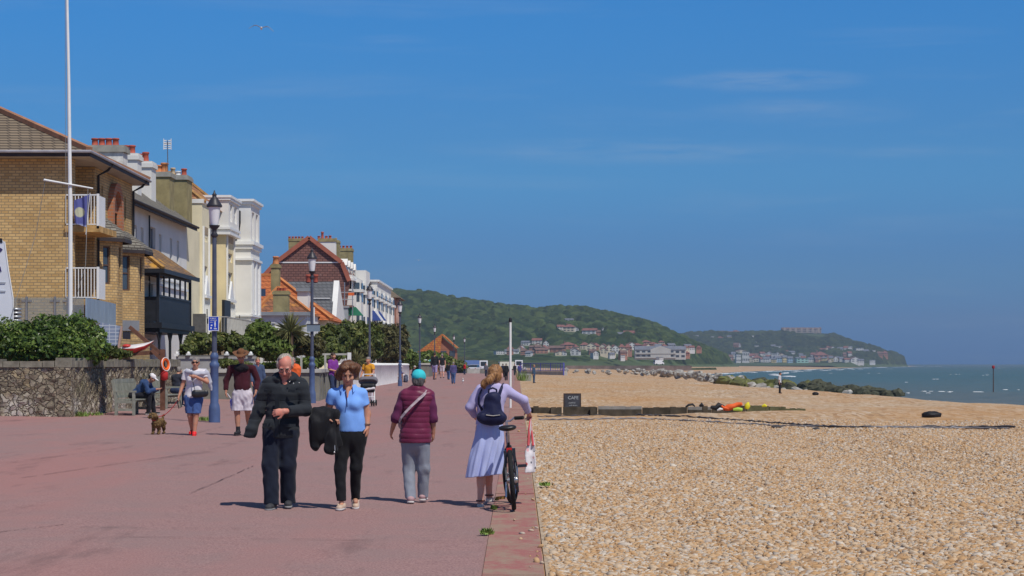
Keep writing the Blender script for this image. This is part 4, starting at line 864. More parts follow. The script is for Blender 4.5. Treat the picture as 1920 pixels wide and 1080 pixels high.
# --- the far group: orange bungalow, big terrace with the tile hung gable, brick house
def hip_roof(mb, x0, x1, y0, y1, z0, z1, alongx=True):
    q = min(x1-x0, y1-y0)/2
    if x1-x0 > y1-y0: a, b = (x0+q, (y0+y1)/2, z1), (x1-q, (y0+y1)/2, z1)
    else: a, b = ((x0+x1)/2, y0+q, z1), ((x0+x1)/2, y1-q, z1)
    P = [(x0, y0, z0), (x1, y0, z0), (x1, y1, z0), (x0, y1, z0), a, b]
    mb.add(P, [(0, 1, 5, 4), (1, 2, 5), (2, 3, 4, 5), (3, 0, 4), (3, 2, 1, 0)] if x1-x0 > y1-y0 else [(0, 1, 4), (1, 2, 5, 4), (2, 3, 5), (3, 0, 4, 5), (3, 2, 1, 0)])
    return P
def bungalow():
    T = thing('bungalow', 'low house with a bright orange hipped roof among the shrubs', 'house', (-16, 152, 0))
    Y = 150.0
    w = MB(); w.box(xat(484, Y)-3, xat(612, Y), Y+1.2, Y+12, 0, zat(600, Y)); w.build('wall', cream_r, T)
    r = MB(); x0, x1 = xat(470, Y)-4.2, xat(622, Y); P = hip_roof(r, x0, x1, Y, Y+13.4, zat(598, Y), 0)
    # raise the ridge: apex seen near column 515
    z1 = zat(517, Y+6.7)
    r = MB(); a, b = (xat(515, Y+6.7)-4.5, Y+6.7, z1), (xat(515, Y+6.7), Y+6.7, z1)
    r.add([(x0, Y, zat(596, Y)), (x1, Y, zat(600, Y)), (x1, Y+13.4, zat(600, Y)), (x0, Y+13.4, zat(600, Y)), a, b], [(0, 1, 5, 4), (1, 2, 5), (2, 3, 4, 5), (3, 0, 4), (3, 2, 1, 0)]); r.build('roof', tile_or, T)
    h = MB(); h.bar((x1, Y, zat(600, Y)+.06), V(b)+UZ*.08, .3, .2); h.bar(V(b)+UZ*.08, V(a)+UZ*.08, .3, .2); h.build('ridge_tiles', M('orange_ridge', (.52, .2, .07), .9, .25, 2), T)
    # second, browner wing in front
    Y2 = 146.0; r2 = MB(); ap = (xat(522, Y2+3), Y2+3, zat(540, Y2+3)); z2 = zat(592, Y2)
    r2.add([(xat(470, Y2), Y2, z2), (xat(590, Y2), Y2, z2), (xat(590, Y2), Y2+7, z2), (xat(470, Y2), Y2+7, z2), ap, (ap[0], Y2+7, ap[2])], [(0, 1, 4), (1, 2, 5, 4), (3, 0, 4, 5), (3, 2, 1, 0)])
    r2.build('front_roof', brick('brown_red_tiles', (.30, .13, .07), (.24, .10, .055), (.12, .06, .04), .4, .28, .04, lichen=((.50, .22, .06), .5)), T)
    h = MB(); h.bar((xat(590, Y2), Y2, z2+.05), V(ap)+UZ*.06, .26, .18); h.bar((xat(470, Y2), Y2, z2+.05), V(ap)+UZ*.06, .26, .18); h.build('hip_tiles', M('orange_ridge', (.52, .2, .07)), T)
    w2 = MB(); w2.box(xat(474, Y2), xat(586, Y2), Y2+.4, Y2+6, 0, z2); w2.build('front_wall', white_r, T)
    k = MB(); k.box(xat(482, Y)-.0, xat(492, Y), Y+1.9, Y+2.0, zat(560, Y)+.25, zat(551, Y)+.45); k.build('skylight', M('skylight_glass', (.05, .08, .14), .2), T)
    f = MB(); f.box(xat(489, 143), xat(580, 143), 142.6, 146.3, zat(585, 143)-.25, zat(585, 143)); f.build('flat_roof', M('lead_flat', (.25, .27, .29), .6, .15, 1), T)
    f = MB(); f.box(xat(493, 143), xat(576, 143), 143, 146.2, 0, zat(585, 143)-.25); f.build('extension_wall', M('grey_white_wall', (.60, .62, .62), .8, .2, 1), T)
    for u0, u1, v, vb, y, pot in ((508, 523, 495, 560, 149, True), (512, 540, 545, 588, 144.5, False)):
        s = MB(); xa, xb = xat(u0, y), xat(u1, y); s.box(xa, xb, y, y+1.0, zat(vb+20, y), zat(v, y)); s.box(xa-.07, xb+.07, y-.07, y+1.07, zat(v+7, y), zat(v+2, y)); st = s.build('chimney_stack', olive_r, T)
        for j, px in enumerate((.5,) if pot else (.3, .5, .7)):
            q = MB(); q.lathe((xa+(xb-xa)*px, y+.5, zat(v, y)-.02), [(.26, 0), (.22, .2), (.19, .5), (.24, .52), (.22, .62), (.12, .6)] if pot else [(.12, 0), (.10, .2), (.13, .24), (.08, .23)], 10); q.build('chimney_pot', pot_or if pot else pot_red, st, True)
    d = MB(); x, y = xat(560, 150), 150
    d.box(xat(556, y), xat(576, y), y+.5, y+2.5, zat(560, y)-1, zat(536, y)-.4); dm = d.build('dormer', white_r, T)
    d = MB(); d.box(xat(554, y), xat(579, y), y+.3, y+2.6, zat(536, y)-.4, zat(532, y)-.3); d.build('dormer_roof', M('lead_flat', (.25, .27, .29)), dm)
    # far gate piers
    return T
bungalow()
def slate_house():
    T = thing('house', 'grey slate roofed house between the orange bungalow and the tile hung gable', 'house', (-19, 188, 0)); Y = 185.0
    r = MB(); r.prism([(xat(628, Y), Y, zat(528, Y)), (xat(628, Y), Y-3.4, zat(600, Y)), (xat(628, Y), Y+6, zat(590, Y))], (xat(470, Y)-xat(628, Y), 0, 0)); r.build('roof', slate2, T)
    w = MB(); w.box(xat(470, Y), xat(626, Y), Y-3.0, Y+5.5, 0, zat(600, Y)); w.build('wall', white_r, T)
    b = MB(); b.box(xat(540, Y), xat(622, Y), Y-1.78, Y-1.68, zat(561, Y), zat(559.5, Y)); b.build('flashing', white_p, T)
    b = MB(); b.prism([(xat(626, Y), Y, zat(526, Y)), (xat(626, Y), Y-3.5, zat(604, Y)), (xat(626, Y), Y-3.5, zat(700, Y)), (xat(626, Y), Y+6, zat(700, Y)), (xat(626, Y), Y+6, zat(590, Y))], (.5, 0, 0)); b.build('gable_wall', white_r, T)
    for u in (578, 592):
        q = MB(); x = xat(u, Y); q.lathe((x, Y, zat(528, Y)-.05), [(.22, 0), (.2, .5), (.26, .55), (.24, .7), (.1, .68)], 10); q.build('chimney_pot', pot_red, T, True)
slate_house()
def big_terrace():
    T = thing('seafront_terrace', 'long white stucco terrace ending in a tile hung red brown gable', 'terrace', (-20, 235, 0)); Y = 205.0
    px = lambda u, v: (xat(u, Y), Y, zat(v, Y))
    g = MB(); g.prism([px(480, 600), px(645, 600), px(655, 527), px(641, 492), px(580, 445), px(520, 490), px(486, 527)], (0, 14, 0)); g.build('gable', tile_hung, T)
    e = MB(); up = lambda p: V(p)+V((0, -.12, 0))
    for a, b in (((655, 527), (641, 492)), ((641, 492), (580, 445)), ((580, 445), (520, 490)), ((520, 490), (486, 527))): e.bar(up(px(*a)), up(px(*b)), .3, .42)
    e.build('verge_tiles', M('red_verge', (.38, .125, .08), .9, .2, 1), T)
    b = MB(); b.box(xat(522, Y), xat(639, Y), Y-.06, Y, zat(493.2, Y), zat(491, Y)); b.build('flashing', white_p, T)
    # stucco front: stepped bays marching away
    x1 = -16.6; zt = 10.4
    w = MB(); ops = []
    for i in range(20):
        y = 2+i*3.1
        for z in (1.0, 4.6, 8.2): ops.append((y, y+1.1, z, z+2.2))
    wall(w, (x1, Y+1, 0), UY, 64, zt, ops[:60], .3); wall(w, (xat(632, Y+1)-.5, Y+1, 0), UX, x1-xat(632, Y+1)+.5, zt-1, [(1.6, 2.5, zat(553, Y)+0, zat(540, Y))], .2)
    wall(w, (x1, Y+65, 0), -UX, 9, zt); w.build('wall', white_r, T)
    for o in ops[:60]: window(T, (x1, Y+1, 0), UY, o, white_p, glass, .22, .08, 1, 2)
    m = MB()
    for i in range(8):
        y = Y+4+i*8; m.box(x1, x1+.75, y, y+3.4, 0, zt-1.2); m.box(x1, x1+.95, y-.2, y+3.6, zt-1.2, zt-.9); m.box(x1, x1+.7, y+.1, y+3.3, zt-.9, zt+.1)
    m.build('bays', white_r, T)
    for i in range(8):
        y = Y+4+i*8
        for z in (1.2, 4.8, 8.2):
            q = MB(); q.box(x1+.74, x1+.77, y+.7, y+2.7, z, z+2.0); q.box(x1+.06, x1+.6, y-.03, y, z, z+2.0); q.build('bay_window', glass, T)
    for q in ((x1-.2, x1+.25, Y+1, Y+65, zt-.1, zt+.15), (x1, x1+.14, Y+1, Y+65, 7.5, 7.75), (x1, x1+.14, Y+1, Y+65, 4.0, 4.2), (xat(640, Y+.9), x1+.2, Y+.75, Y+1, zt-1.2, zt-1.0)): MB().box(*q).build('cornice', white_p, T)
    p = MB(); p.box(x1-.9, x1+.05, Y+1.2, Y+42, zt+.15, zt+.5); p.build('parapet', white_r, T)
    r = MB(); r.prism([(x1-.8, Y+14, zt), (x1-2.6, Y+14, zt+2.6), (x1-8, Y+14, zt+2.8), (x1-9, Y+14, zt)], (0, 45, 0)); r.build('mansard_roof', slate2, T)
    for i in range(4):
        y = Y+1.5+i*3.6; d = MB(); d.box(x1-2.3, x1-.6, y, y+1.5, zt+.2, zt+1.5); d.prism([(x1-.5, y-.15, zt+1.5), (x1-.5, y+.75, zt+2.2), (x1-.5, y+1.65, zt+1.5)], (-1.9, 0, 0)); dd = d.build('dormer', white_r, T)
        q = MB(); q.box(x1-.61, x1-.57, y+.3, y+1.2, zt+.4, zt+1.4); q.box(x1-1.7, x1-.9, y-.03, y, zt+.4, zt+1.3); q.build('dormer_window', glass, dd)
    q = MB(); q.box(x1-1.5, x1+.4, Y+16, Y+22, zt, zt+1.65); q.build('attic_storey', white_r, T)
    q = MB(); q.prism([(x1-.2, Y+24, zt+.1), (x1-.2, Y+24, zt+.9), (x1-3.5, Y+24, zt+2.7), (x1-3.5, Y+24, zt)], (0, 28, 0)); q.build('slate_roof', tile_br, T)
    q = MB(); q.box(x1-4, x1+.5, Y+33, Y+60, 0, zt+1.1); q.build('end_block', white_r, T)
    for z in (zt+1.1, zt-.6, 6.6): MB().box(x1-4.1, x1+.75, Y+32.8, Y+60.2, z, z+.22).build('cornice', white_p, T)
    for z in (1.4, 4.6, 7.6):
        for y in range(4): MB().box(x1+.49, x1+.53, Y+35+y*6.4, Y+36.6+y*6.4, z, z+1.9).build('end_window', glass, T)
    # end block and its scaffold balcony
    xe = xat(661, Y); b = MB(); b.box(xat(640, Y), xe+.1, Y-1.4, Y+.9, zat(573, Y)-.2, zat(573, Y)); b.build('scaffold_deck', M('brown_deck', (.22, .12, .09), .9), T)
    s = MB()
    for u in (638, 648, 663): s.tube([(xat(u, Y), Y-1.3, zat(660, Y)), (xat(u, Y), Y-1.3, zat(530, Y))], .05, 6)
    for v in (549, 562): s.tube([(xat(637, Y), Y-1.3, zat(v, Y)), (xat(665, Y), Y-1.3, zat(v, Y))], .04, 6)
    s.build('scaffold_poles', steel, T)
    o = MB(); o.box(xat(655, Y), xat(666, Y), Y-1.36, Y-1.30, zat(555, Y), zat(549.5, Y)); o.build('orange_netting', M('orange_net', (.72, .15, .04), .8), T)
    o = MB(); o.prism([(xat(655, Y), Y-1.0, zat(592, Y)), (xat(655, Y), Y-1.0, zat(577, Y)), (xat(668, Y), Y-1.0, zat(576, Y)), (xat(682, Y), Y-1.0, zat(592, Y))], (0, .8, 0)); o.build('green_awning', M('green_canvas', (.04, .22, .12), .8, .15, 1), T)
    o = MB(); o.box(xat(639, Y), xat(655, Y), Y-1.9, Y-.9, zat(600, Y), zat(578, Y)); o.box(xat(637, Y), xat(657, Y), Y-2.0, Y-.8, zat(578, Y), zat(575, Y)); o.build('porch', M('porch_grey', (.34, .36, .36), .7, .2, 1), T)
    for j, (u, y) in enumerate(((696, 226), (701, 232), (706, 238))):
        o = MB(); x = xat(u, y); o.prism([(x, y, zat(601, y)), (x-.3, y, zat(584, y)), (x+.25, y, zat(582, y)), (x+1.1, y, zat(601, y))], (0, 1.5, 0)); o.build('striped_awning', white_p if j == 1 else M('blue_canvas', (.05, .09, .30), .8), T)
    return T
big_terrace()
chimney('chimney', 'olive stack with a row of red pots behind the tile hung gable, on its left', xat(556, 216), 216, 1.75, 2.0, 10, zat(447, 216), olive_r, olive_r, [(xat(543+i*6, 217), .28, .14, pot_red) for i in range(5)], .05, .3)
chimney('chimney', 'white sided chimney stack with dark pots right of the tile hung gable', xat(613, 213), 213, 1.85, 1.0, 10, zat(447, 213), white_r, olive_r, [(xat(598, 213.5), .3, .16, pot_red), (xat(604.5, 213.5), .75, .15, pot_red), (xat(612, 213.5), .3, .16, pot_red), (xat(619, 213.5), .35, .16, pot_red)], .08, .35)
chimney('chimney', 'narrow olive chimney stack beside the white sided stack', xat(630, 222), 222, .6, 2.0, 10, zat(450, 222), olive_r, olive_r, [(xat(630, 223), .3, .13, pot_bf)], .05, .3)
chimney('chimney', 'olive chimney stack with four red pots above the white terrace', xat(648, 232), 232, 1.5, 2.0, 10, zat(465, 232), olive_r, olive_r, [(xat(637+i*7, 233), .34, .15, pot_red) for i in range(4)], .06, .35)
def brick_house2():
    T = thing('brick_house', 'orange brick house with a brown roof beyond the white terrace', 'house', (-18, 282, 0)); Y = 278.0
    w = MB(); w.box(-26, xat(741, Y), Y, Y+14, 0, zat(558, Y)); w.build('wall', dbrick, T)
    r = MB(); r.add([(-27, Y-.6, zat(558, Y)), (xat(750, Y), Y-.6, zat(558, Y)), (xat(750, Y), Y+15, zat(558, Y)), (-27, Y+15, zat(558, Y)), (xat(727, Y+4), Y+4, zat(540, Y+4)), (xat(727, Y+4), Y+12, zat(540, Y+4))], [(0, 1, 4), (1, 2, 5, 4), (2, 3, 5), (3, 0, 4, 5), (3, 2, 1, 0)]); r.build('roof', tile_br, T)
    p = MB(); p.box(xat(741, Y), xat(746, Y), Y+2, Y+5, 0, zat(562, Y)); p.build('pier', M('pink_stone', (.5, .33, .27), .9, .3, 1), T)
    q = MB(); q.box(xat(733, Y), xat(738.5, Y), Y-.05, Y+.02, zat(604, Y), zat(566, Y)); q.build('door_recess', dbrick, T)
brick_house2()
def red_barn():
    T = thing('house', 'low house with a steep orange tiled roof at the end of the promenade', 'house', (-12, 352, 0)); Y = 350.0
    w = MB(); w.box(xat(790, Y), xat(854, Y), Y, Y+12, 0, zat(655, Y)); w.prism([(xat(816, Y), Y-.02, zat(655, Y)), (xat(829, Y), Y-.02, zat(632, Y)), (xat(855, Y), Y-.02, zat(655, Y))], (0, .5, 0)); w.build('wall', dbrick, T)
    r = MB(); r.add([(xat(783, Y), Y-.6, zat(660, Y)), (xat(826, Y), Y-.6, zat(660, Y)), (xat(829, Y), Y-.6, zat(626, Y)), (xat(829, Y), Y+12, zat(626, Y)), (xat(783, Y), Y+12, zat(660, Y))], [(0, 1, 2), (0, 2, 3, 4)])
    r.add([(xat(829, Y), Y-.6, zat(626, Y)), (xat(858, Y), Y-.6, zat(652, Y)), (xat(858, Y), Y+12, zat(652, Y)), (xat(829, Y), Y+12, zat(626, Y)), (xat(829, Y), Y-.6, zat(629, Y)), (xat(857, Y), Y-.6, zat(654, Y))], [(0, 1, 2, 3), (0, 4, 5, 1)]); r.build('roof', brick('barn_tiles', (.55, .20, .06), (.46, .15, .05), (.3, .1, .05), .5, .35, .04, lichen=((.62, .33, .06), .54)), T)
    c = MB()
    for u in (832, 848): c.box(xat(u, Y)-.5, xat(u, Y)+.5, Y-.08, Y-.03, zat(668, Y), zat(658, Y))
    c.build('window', glass, T)
red_barn()
# ---------------------------------------------------------------- plants
def m_leaf(name, stops, rough=.55, trans=.25):
    k = NT(name); at_ = k.n('ShaderNodeAttribute', attribute_name='tone'); sp = k.n('ShaderNodeSeparateXYZ', {0: at_.outputs['Vector']})
    col = k.ramp(sp.outputs[0], stops); m = k.fin(col, rough, .35)
    tr = k.n('ShaderNodeBsdfTranslucent', {'Color': col}); mx = k.n('ShaderNodeMixShader', {0: trans}); k.t.links.new(k.p.outputs[0], mx.inputs[1]); k.t.links.new(tr.outputs[0], mx.inputs[2]); k.t.links.new(mx.outputs[0], k.out.inputs[0])
    return m
leaf_dark = m_leaf('glossy_hedge_leaf', [(0, (.035, .06, .014)), (.45, (.085, .145, .026)), (.78, (.22, .30, .06)), (.95, (.48, .52, .22)), (1, (.5, .5, .26))], .38)
leaf_mid = m_leaf('shrub_leaf', [(0, (.035, .05, .014)), (.5, (.10, .13, .028)), (.85, (.20, .215, .055)), (1, (.34, .30, .11))])
leaf_lime = m_leaf('bright_shrub_leaf', [(0, (.05, .08, .015)), (.5, (.115, .17, .03)), (1, (.22, .27, .06))])
leaf_olive = m_leaf('olive_shrub_leaf', [(0, (.05, .05, .018)), (.5, (.105, .10, .035)), (.8, (.16, .14, .05)), (1, (.22, .15, .06))])
bark = M('bark', (.16, .11, .075), .95, .3, 6, bump=.5, bscale=20)
def leaves(name, blobs, n, size, mat, parent, seed, up=.35, aspect=.5, zmin=None):
    R = np.random.RandomState(seed); B = np.array([[*c, *r] for c, r in blobs], float)
    w = B[:, 3]*B[:, 4]+B[:, 4]*B[:, 5]+B[:, 3]*B[:, 5]; k = R.choice(len(B), n, p=w/w.sum())
    d = R.randn(n, 3); d /= np.linalg.norm(d, axis=1)[:, None]
    rad = R.rand(n)**.33; rad = rad*(1+.18*np.sin(d[:, 0]*7+k)*np.cos(d[:, 2]*9+k*2)+R.randn(n)*.05)
    p = B[k, :3]+d*B[k, 3:]*rad[:, None]
    if zmin is not None: p[:, 2] = np.maximum(p[:, 2], zmin+R.rand(n)*.05)
    nr = d*.8+R.randn(n, 3)*.7+np.array([0, 0, up]); nr /= np.linalg.norm(nr, axis=1)[:, None]
    t = np.cross(nr, R.randn(n, 3)); t /= np.linalg.norm(t, axis=1)[:, None]; b = np.cross(nr, t)
    s = size*np.exp(R.randn(n)*.3); T_ = t*s[:, None]; Bb = b*(s*aspect)[:, None]; N = nr*(s*.12)[:, None]
    v = np.stack([p-T_, p+Bb+N, p+T_, p-Bb+N], 1).reshape(-1, 3)
    f = np.arange(n*4).reshape(n, 4)
    o = mk(name, v, f, mat, parent)
    cl = np.sin(p[:, 0]*2.1+k)*np.cos(p[:, 1]*1.7)*np.sin(p[:, 2]*2.5+k*1.3)
    tone = np.clip(.45+.22*cl+R.randn(n)*.2, 0, 1)
    A = o.data.attributes.new('tone', 'FLOAT_VECTOR', 'POINT'); A.data.foreach_set('vector', np.stack([np.repeat(tone, 4)]*3, -1).astype(np.float32).ravel())
    return o
def shrub(label, blobs, n, size, mat, seed, name='shrub', cat='shrub', group=None):
    c = blobs[0][0]; z0 = min(b[0][2]-b[1][2] for b in blobs)
    T = thing(name, label, cat, (c[0], c[1], z0), group)
    leaves('foliage', blobs, n, size, mat, T, seed, zmin=z0)
    m = MB(); q = random.Random(seed)
    for b in blobs:
        for j in range(3): m.tube([(b[0][0]+q.uniform(-.2, .2), b[0][1]+q.uniform(-.2, .2), z0), (b[0][0]+q.uniform(-.5, .5)*b[1][0], b[0][1]+q.uniform(-.4, .4)*b[1][1], b[0][2]), (b[0][0]+q.uniform(-.8, .8)*b[1][0], b[0][1]+q.uniform(-.6, .6)*b[1][1], b[0][2]+b[1][2]*.6)], [.05, .035, .012], 6)
    m.build('stems', bark, T)
    return T
def pb(u, v, y, ru, rv, rd=None):   # blob from photo pixels at distance y
    k = y/FPX; return ((xat(u, y), y, zat(v, y)), (ru*k, rd if rd else ru*k, rv*k))
shrub('big glossy dark green hedge bush above the stone wall', [pb(20, 640, 56, 60, 42, 1.1), pb(95, 632, 56, 50, 42, 1.1), pb(150, 628, 56, 40, 38, 1.0), pb(175, 650, 56, 28, 30, .8), pb(60, 650, 55.2, 60, 30, .8), pb(130, 655, 55.2, 60, 28, .8), pb(-50, 645, 56, 50, 42, 1.1)], 21000, .062, leaf_dark, 1, 'hedge_bush', 'hedge')
shrub('low green plant on the wall top beside the dark hedge bush', [pb(228, 664, 56.5, 18, 8, .5), pb(210, 658, 57, 12, 10, .4)], 1500, .055, leaf_mid, 2)
shrub('leafy green shrub in front of the black verandah and cream house', [pb(375, 645, 90, 28, 20, 1), pb(410, 640, 91, 26, 16, 1), pb(440, 645, 91, 20, 20, 1), pb(355, 655, 89, 16, 16, .7)], 8000, .10, leaf_mid, 3)
shrub('bright green shrub left of the spiky palm', [pb(490, 630, 96, 30, 28, 1.5), pb(475, 648, 95, 26, 20, 1.2), pb(520, 655, 95, 30, 22, 1.2)], 9000, .10, leaf_lime, 4)
shrub('rusty olive shrub around the foot of the spiky palm', [pb(550, 645, 97, 34, 24, 1.4), pb(585, 650, 97, 24, 20, 1.2), pb(530, 640, 98, 24, 20, 1.2)], 7000, .10, leaf_olive, 5)
shrub('broad olive green shrub bank behind the second lamp post', [pb(625, 640, 119, 32, 32, 1.5), pb(660, 632, 138, 34, 30, 1.5), pb(615, 660, 116, 30, 18, 1.3), pb(690, 640, 158, 30, 34, 1.5)], 15000, .14, leaf_mid, 6)
shrub('tall brownish green shrub bank behind the white fence', [pb(715, 636, 172, 30, 30, 1.5), pb(745, 640, 205, 22, 32, 1.5), pb(730, 660, 188, 30, 20, 1.5), pb(672, 660, 146, 30, 20, 1.3)], 12000, .18, leaf_olive, 7)
shrub('low bright green shrub at the far end of the white fence', [pb(765, 670, 222, 18, 16, 1.5), pb(780, 682, 232, 16, 12, 1.2), pb(752, 655, 212, 12, 14, 1.2)], 4000, .19, leaf_lime, 8)
shrub('yellow green shrub in front of the steep orange roof', [pb(808, 672, 265, 22, 14, 3), pb(825, 676, 262, 18, 14, 3), pb(800, 690, 250, 16, 12, 3)], 5000, .22, leaf_lime, 9)
shrub('dark shrub right of the steep orange roof', [pb(842, 682, 285, 14, 14, 3), pb(862, 686, 330, 14, 10, 3)], 2500, .25, leaf_mid, 10)
shrub('small sprawling shrub behind the grey promenade wall', [pb(425, 681, 83, 24, 8, .6), pb(455, 684, 83, 22, 6, .6)], 1500, .07, leaf_mid, 11)
shrub('leafy green border plants behind the white post fence', [pb(560, 682, 101, 30, 10, .8), pb(505, 686, 100, 20, 6, .8), pb(590, 676, 102, 20, 12, .8)], 3000, .09, leaf_lime, 12)
def spiky(label, u, v, y, r, n, seed, trunk=True):
    p = at(u, v, y); T = thing('spiky_palm', label, 'palm', (p.x, p.y, .8)); q = random.Random(seed)
    m = MB()
    for i in range(n):
        a = q.uniform(0, 2*PI); el = q.uniform(-.5, 1.45); L = r*q.uniform(.75, 1.1); d = V((math.cos(a)*math.cos(el), math.sin(a)*math.cos(el), math.sin(el))); sd = d.cross(UZ).normalized()*r*.035
        c = p+d*L*.5; e = p+d*L-UZ*L*.22*math.cos(el)
        m.add([p-sd*.6, p+sd*.6, c+sd, e, c-sd], [(0, 1, 2, 3, 4)])
    o = m.build('leaf_blades', leaf_palm, T); A = o.data.attributes.new('tone', 'FLOAT_VECTOR', 'POINT')
    t = MB(); t.tube([(p.x, p.y, .8), (p.x+.05, p.y, (p.z+.8)/2), (p.x, p.y, p.z)], [.14, .12, .13], 8); t.build('trunk', bark, T)
leaf_palm = M('palm_blade', (.21, .21, .085), .6, .35, 2)
spiky('spiky palm with pale sword leaves in the bushes beside the second lamp post', 545, 622, 95.0, 1.05, 150, 1)
spiky('small spiky plant with grey leaves at the right end of the post fence', 668, 678, 104, .75, 90, 2)
# weeds in the kerb joint and at the wall foot
def weed(label, x, y, w, h, n, seed, zf=gz, mat=None):
    T = thing('weed', label, 'weed', (x, y, zf(x))); q = random.Random(seed); m = MB()
    for i in range(n):
        a = q.uniform(0, 2*PI); b = V((x+q.gauss(0, w*.4), y+q.gauss(0, w*.6), zf(x)+.004)); L = h*q.uniform(.5, 1.1)
        e = b+V((math.cos(a)*L*.6, math.sin(a)*L*.6, L)); s = V((-math.sin(a), math.cos(a), 0))*.012
        m.add([b-s*.4, b+s*.4, (b+e)/2+s, e, (b+e)/2-s], [(0, 1, 2, 3, 4)])
    m.build('blades', mat or M('weed_green', (.16, .24, .05), .7, .35, 3), T)
for i, (u, v, w, h, n, lb) in enumerate(((912, 1004, .055, .06, 90, 'bright green weed tuft in the kerb joint nearest the camera'), (926, 957, .035, .05, 50, 'small weed tuft in the kerb joint beside the bicycle wheel'), (932, 940, .03, .04, 40, 'small weed tuft in the kerb joint beyond the sandals'))):
    p = foot(u, v); weed(lb, p.x, p.y, w, h, n, i, lambda x: .012)
p = foot(1016, 914); weed('flat green weed on the shingle beside the kerb', p.x+.04, p.y, .10, .05, 90, 5, lambda x: .02)
p = foot(152, 781); weed('grass tuft at the corner of the stone wall', p.x, p.y, .26, .14, 130, 6)
p = foot(385, 789); weed('grass clump at the foot of the first lamp post', p.x, p.y, .28, .12, 140, 7)
p = foot(180, 779); weed('thin grass tuft along the stone wall', p.x, p.y, .3, .1, 80, 8)
# ---------------------------------------------------------------- walls and fences
def m_rubble():
    k = NT('rubble_stone'); c = k.mapped((1, 1, 1.15)); sp0 = k.n('ShaderNodeSeparateXYZ', {0: k.coord()})
    wob = k.n('ShaderNodeVectorMath', {0: c, 1: k.n('ShaderNodeVectorMath', {0: k.n('ShaderNodeTexNoise', {'Vector': c, 'Scale': 3.6}).outputs['Color'], 3: .30}, operation='SCALE').outputs[0]}, operation='ADD').outputs[0]
    v = k.n('ShaderNodeTexVoronoi', {'Vector': wob, 'Scale': 6.2}); e = k.n('ShaderNodeTexVoronoi', {'Vector': wob, 'Scale': 6.2}, feature='DISTANCE_TO_EDGE')
    sp = k.n('ShaderNodeSeparateXYZ', {0: v.outputs['Color']})
    col = k.ramp(sp.outputs[0], [(0, (.19, .155, .115)), (.3, (.30, .245, .18)), (.55, (.24, .20, .15)), (.75, (.40, .345, .265)), (.9, (.33, .255, .155)), (1, (.54, .49, .41))])
    n1 = k.noise(k.coord(), 9, 4, .65); col = k.mix(k.math('MULTIPLY', n1, .55), col, (.13, .12, .085))
    col = k.mix(k.ramp(e.outputs['Distance'], [(.0, .55), (.05, .0)]), col, (.16, .14, .11))
    v2 = k.n('ShaderNodeTexVoronoi', {'Vector': wob, 'Scale': 13.0}); col = k.mix(.35, col, k.mix(1.0, col, k.ramp(k.n('ShaderNodeSeparateXYZ', {0: v2.outputs['Color']}).outputs[0], [(0, (.45, .42, .38)), (.6, (1.1, 1.05, 1.0)), (1, (1.9, 1.8, 1.65))]), 'MULTIPLY'))
    pale = k.math('MULTIPLY', k.ramp(k.noise(k.coord(), 1.6, 3), [(.45, 0.), (.6, 1.)]), k.ramp(sp0.outputs[2], [(.35, 1.), (.62, 0.)]))
    col = k.mix(k.math('MULTIPLY', pale, k.ramp(e.outputs['Distance'], [(.02, 0.), (.07, .8)])), col, (.58, .52, .45))
    col = k.mix(k.ramp(k.noise(k.coord(), .9, 5, .7), [(.55, 0.), (.7, .5)]), col, (.17, .16, .06))
    k.bump(k.math('ADD', k.ramp(e.outputs['Distance'], [(0, 0.), (.12, 1.)]), k.math('MULTIPLY', n1, .6)), .9, .06)
    return k.fin(col, .95, .15)
rubble = m_rubble()
coping = M('coping_stone', (.22, .20, .155), .95, .4, 3.5, bump=.7, bscale=9)
def stone_wall():
    T = thing('stone_wall', 'old rubble stone wall with rough coping blocks below the dark hedge', 'wall', (-11.6, 53, .2))
    path = [V((-26, 53.2, 0)), V((-11.75, 53, 0)), V((-11.95, 71.5, 0)), V((-14.8, 80, 0))]
    q = random.Random(8)
    for a, b in zip(path, path[1:]):   # displaced faces so the stones stand proud
        d = (b-a); L = d.length; d.normalize(); n = V((d.y, -d.x, 0)); nx, nz = max(2, int(L/.12)), 14
        vs = []; 
        for i in range(nx+1):
            for j in range(nz+1):
                x, z = L*i/nx, -.1+1.68*j/nz
                o = .035*math.sin(x*9+z*5+math.sin(z*13))*math.sin(z*11+x*3)+q.uniform(-.012, .012)
                vs.append(a+d*x+n*(o if 0 < i < nx else 0)+UZ*z)
        fs = [(i*(nz+1)+j, (i+1)*(nz+1)+j, (i+1)*(nz+1)+j+1, i*(nz+1)+j+1) for i in range(nx) for j in range(nz)]
        m = MB(); m.add(vs, fs); m.obox(a+UZ*-.1-n*.42, d, n, L, .35, 1.66); m.build('stone_face', rubble, T)
        c = MB(); x = 0
        while x < L:
            w = min(q.uniform(.28, .62), L-x+.01); h = q.uniform(.15, .26); c.obox(a+d*(x+.01)-n*.4+UZ*1.54, d, n, w-.02, .4+q.uniform(.01, .06), h); x += w
        c.build('coping', coping, T)
stone_wall()
conc = M('weathered_concrete', (.21, .205, .175), .95, .25, 1.4, bump=.4, bscale=8); conc_l = M('pale_concrete_cap', (.46, .45, .41), .95, .2, 2)
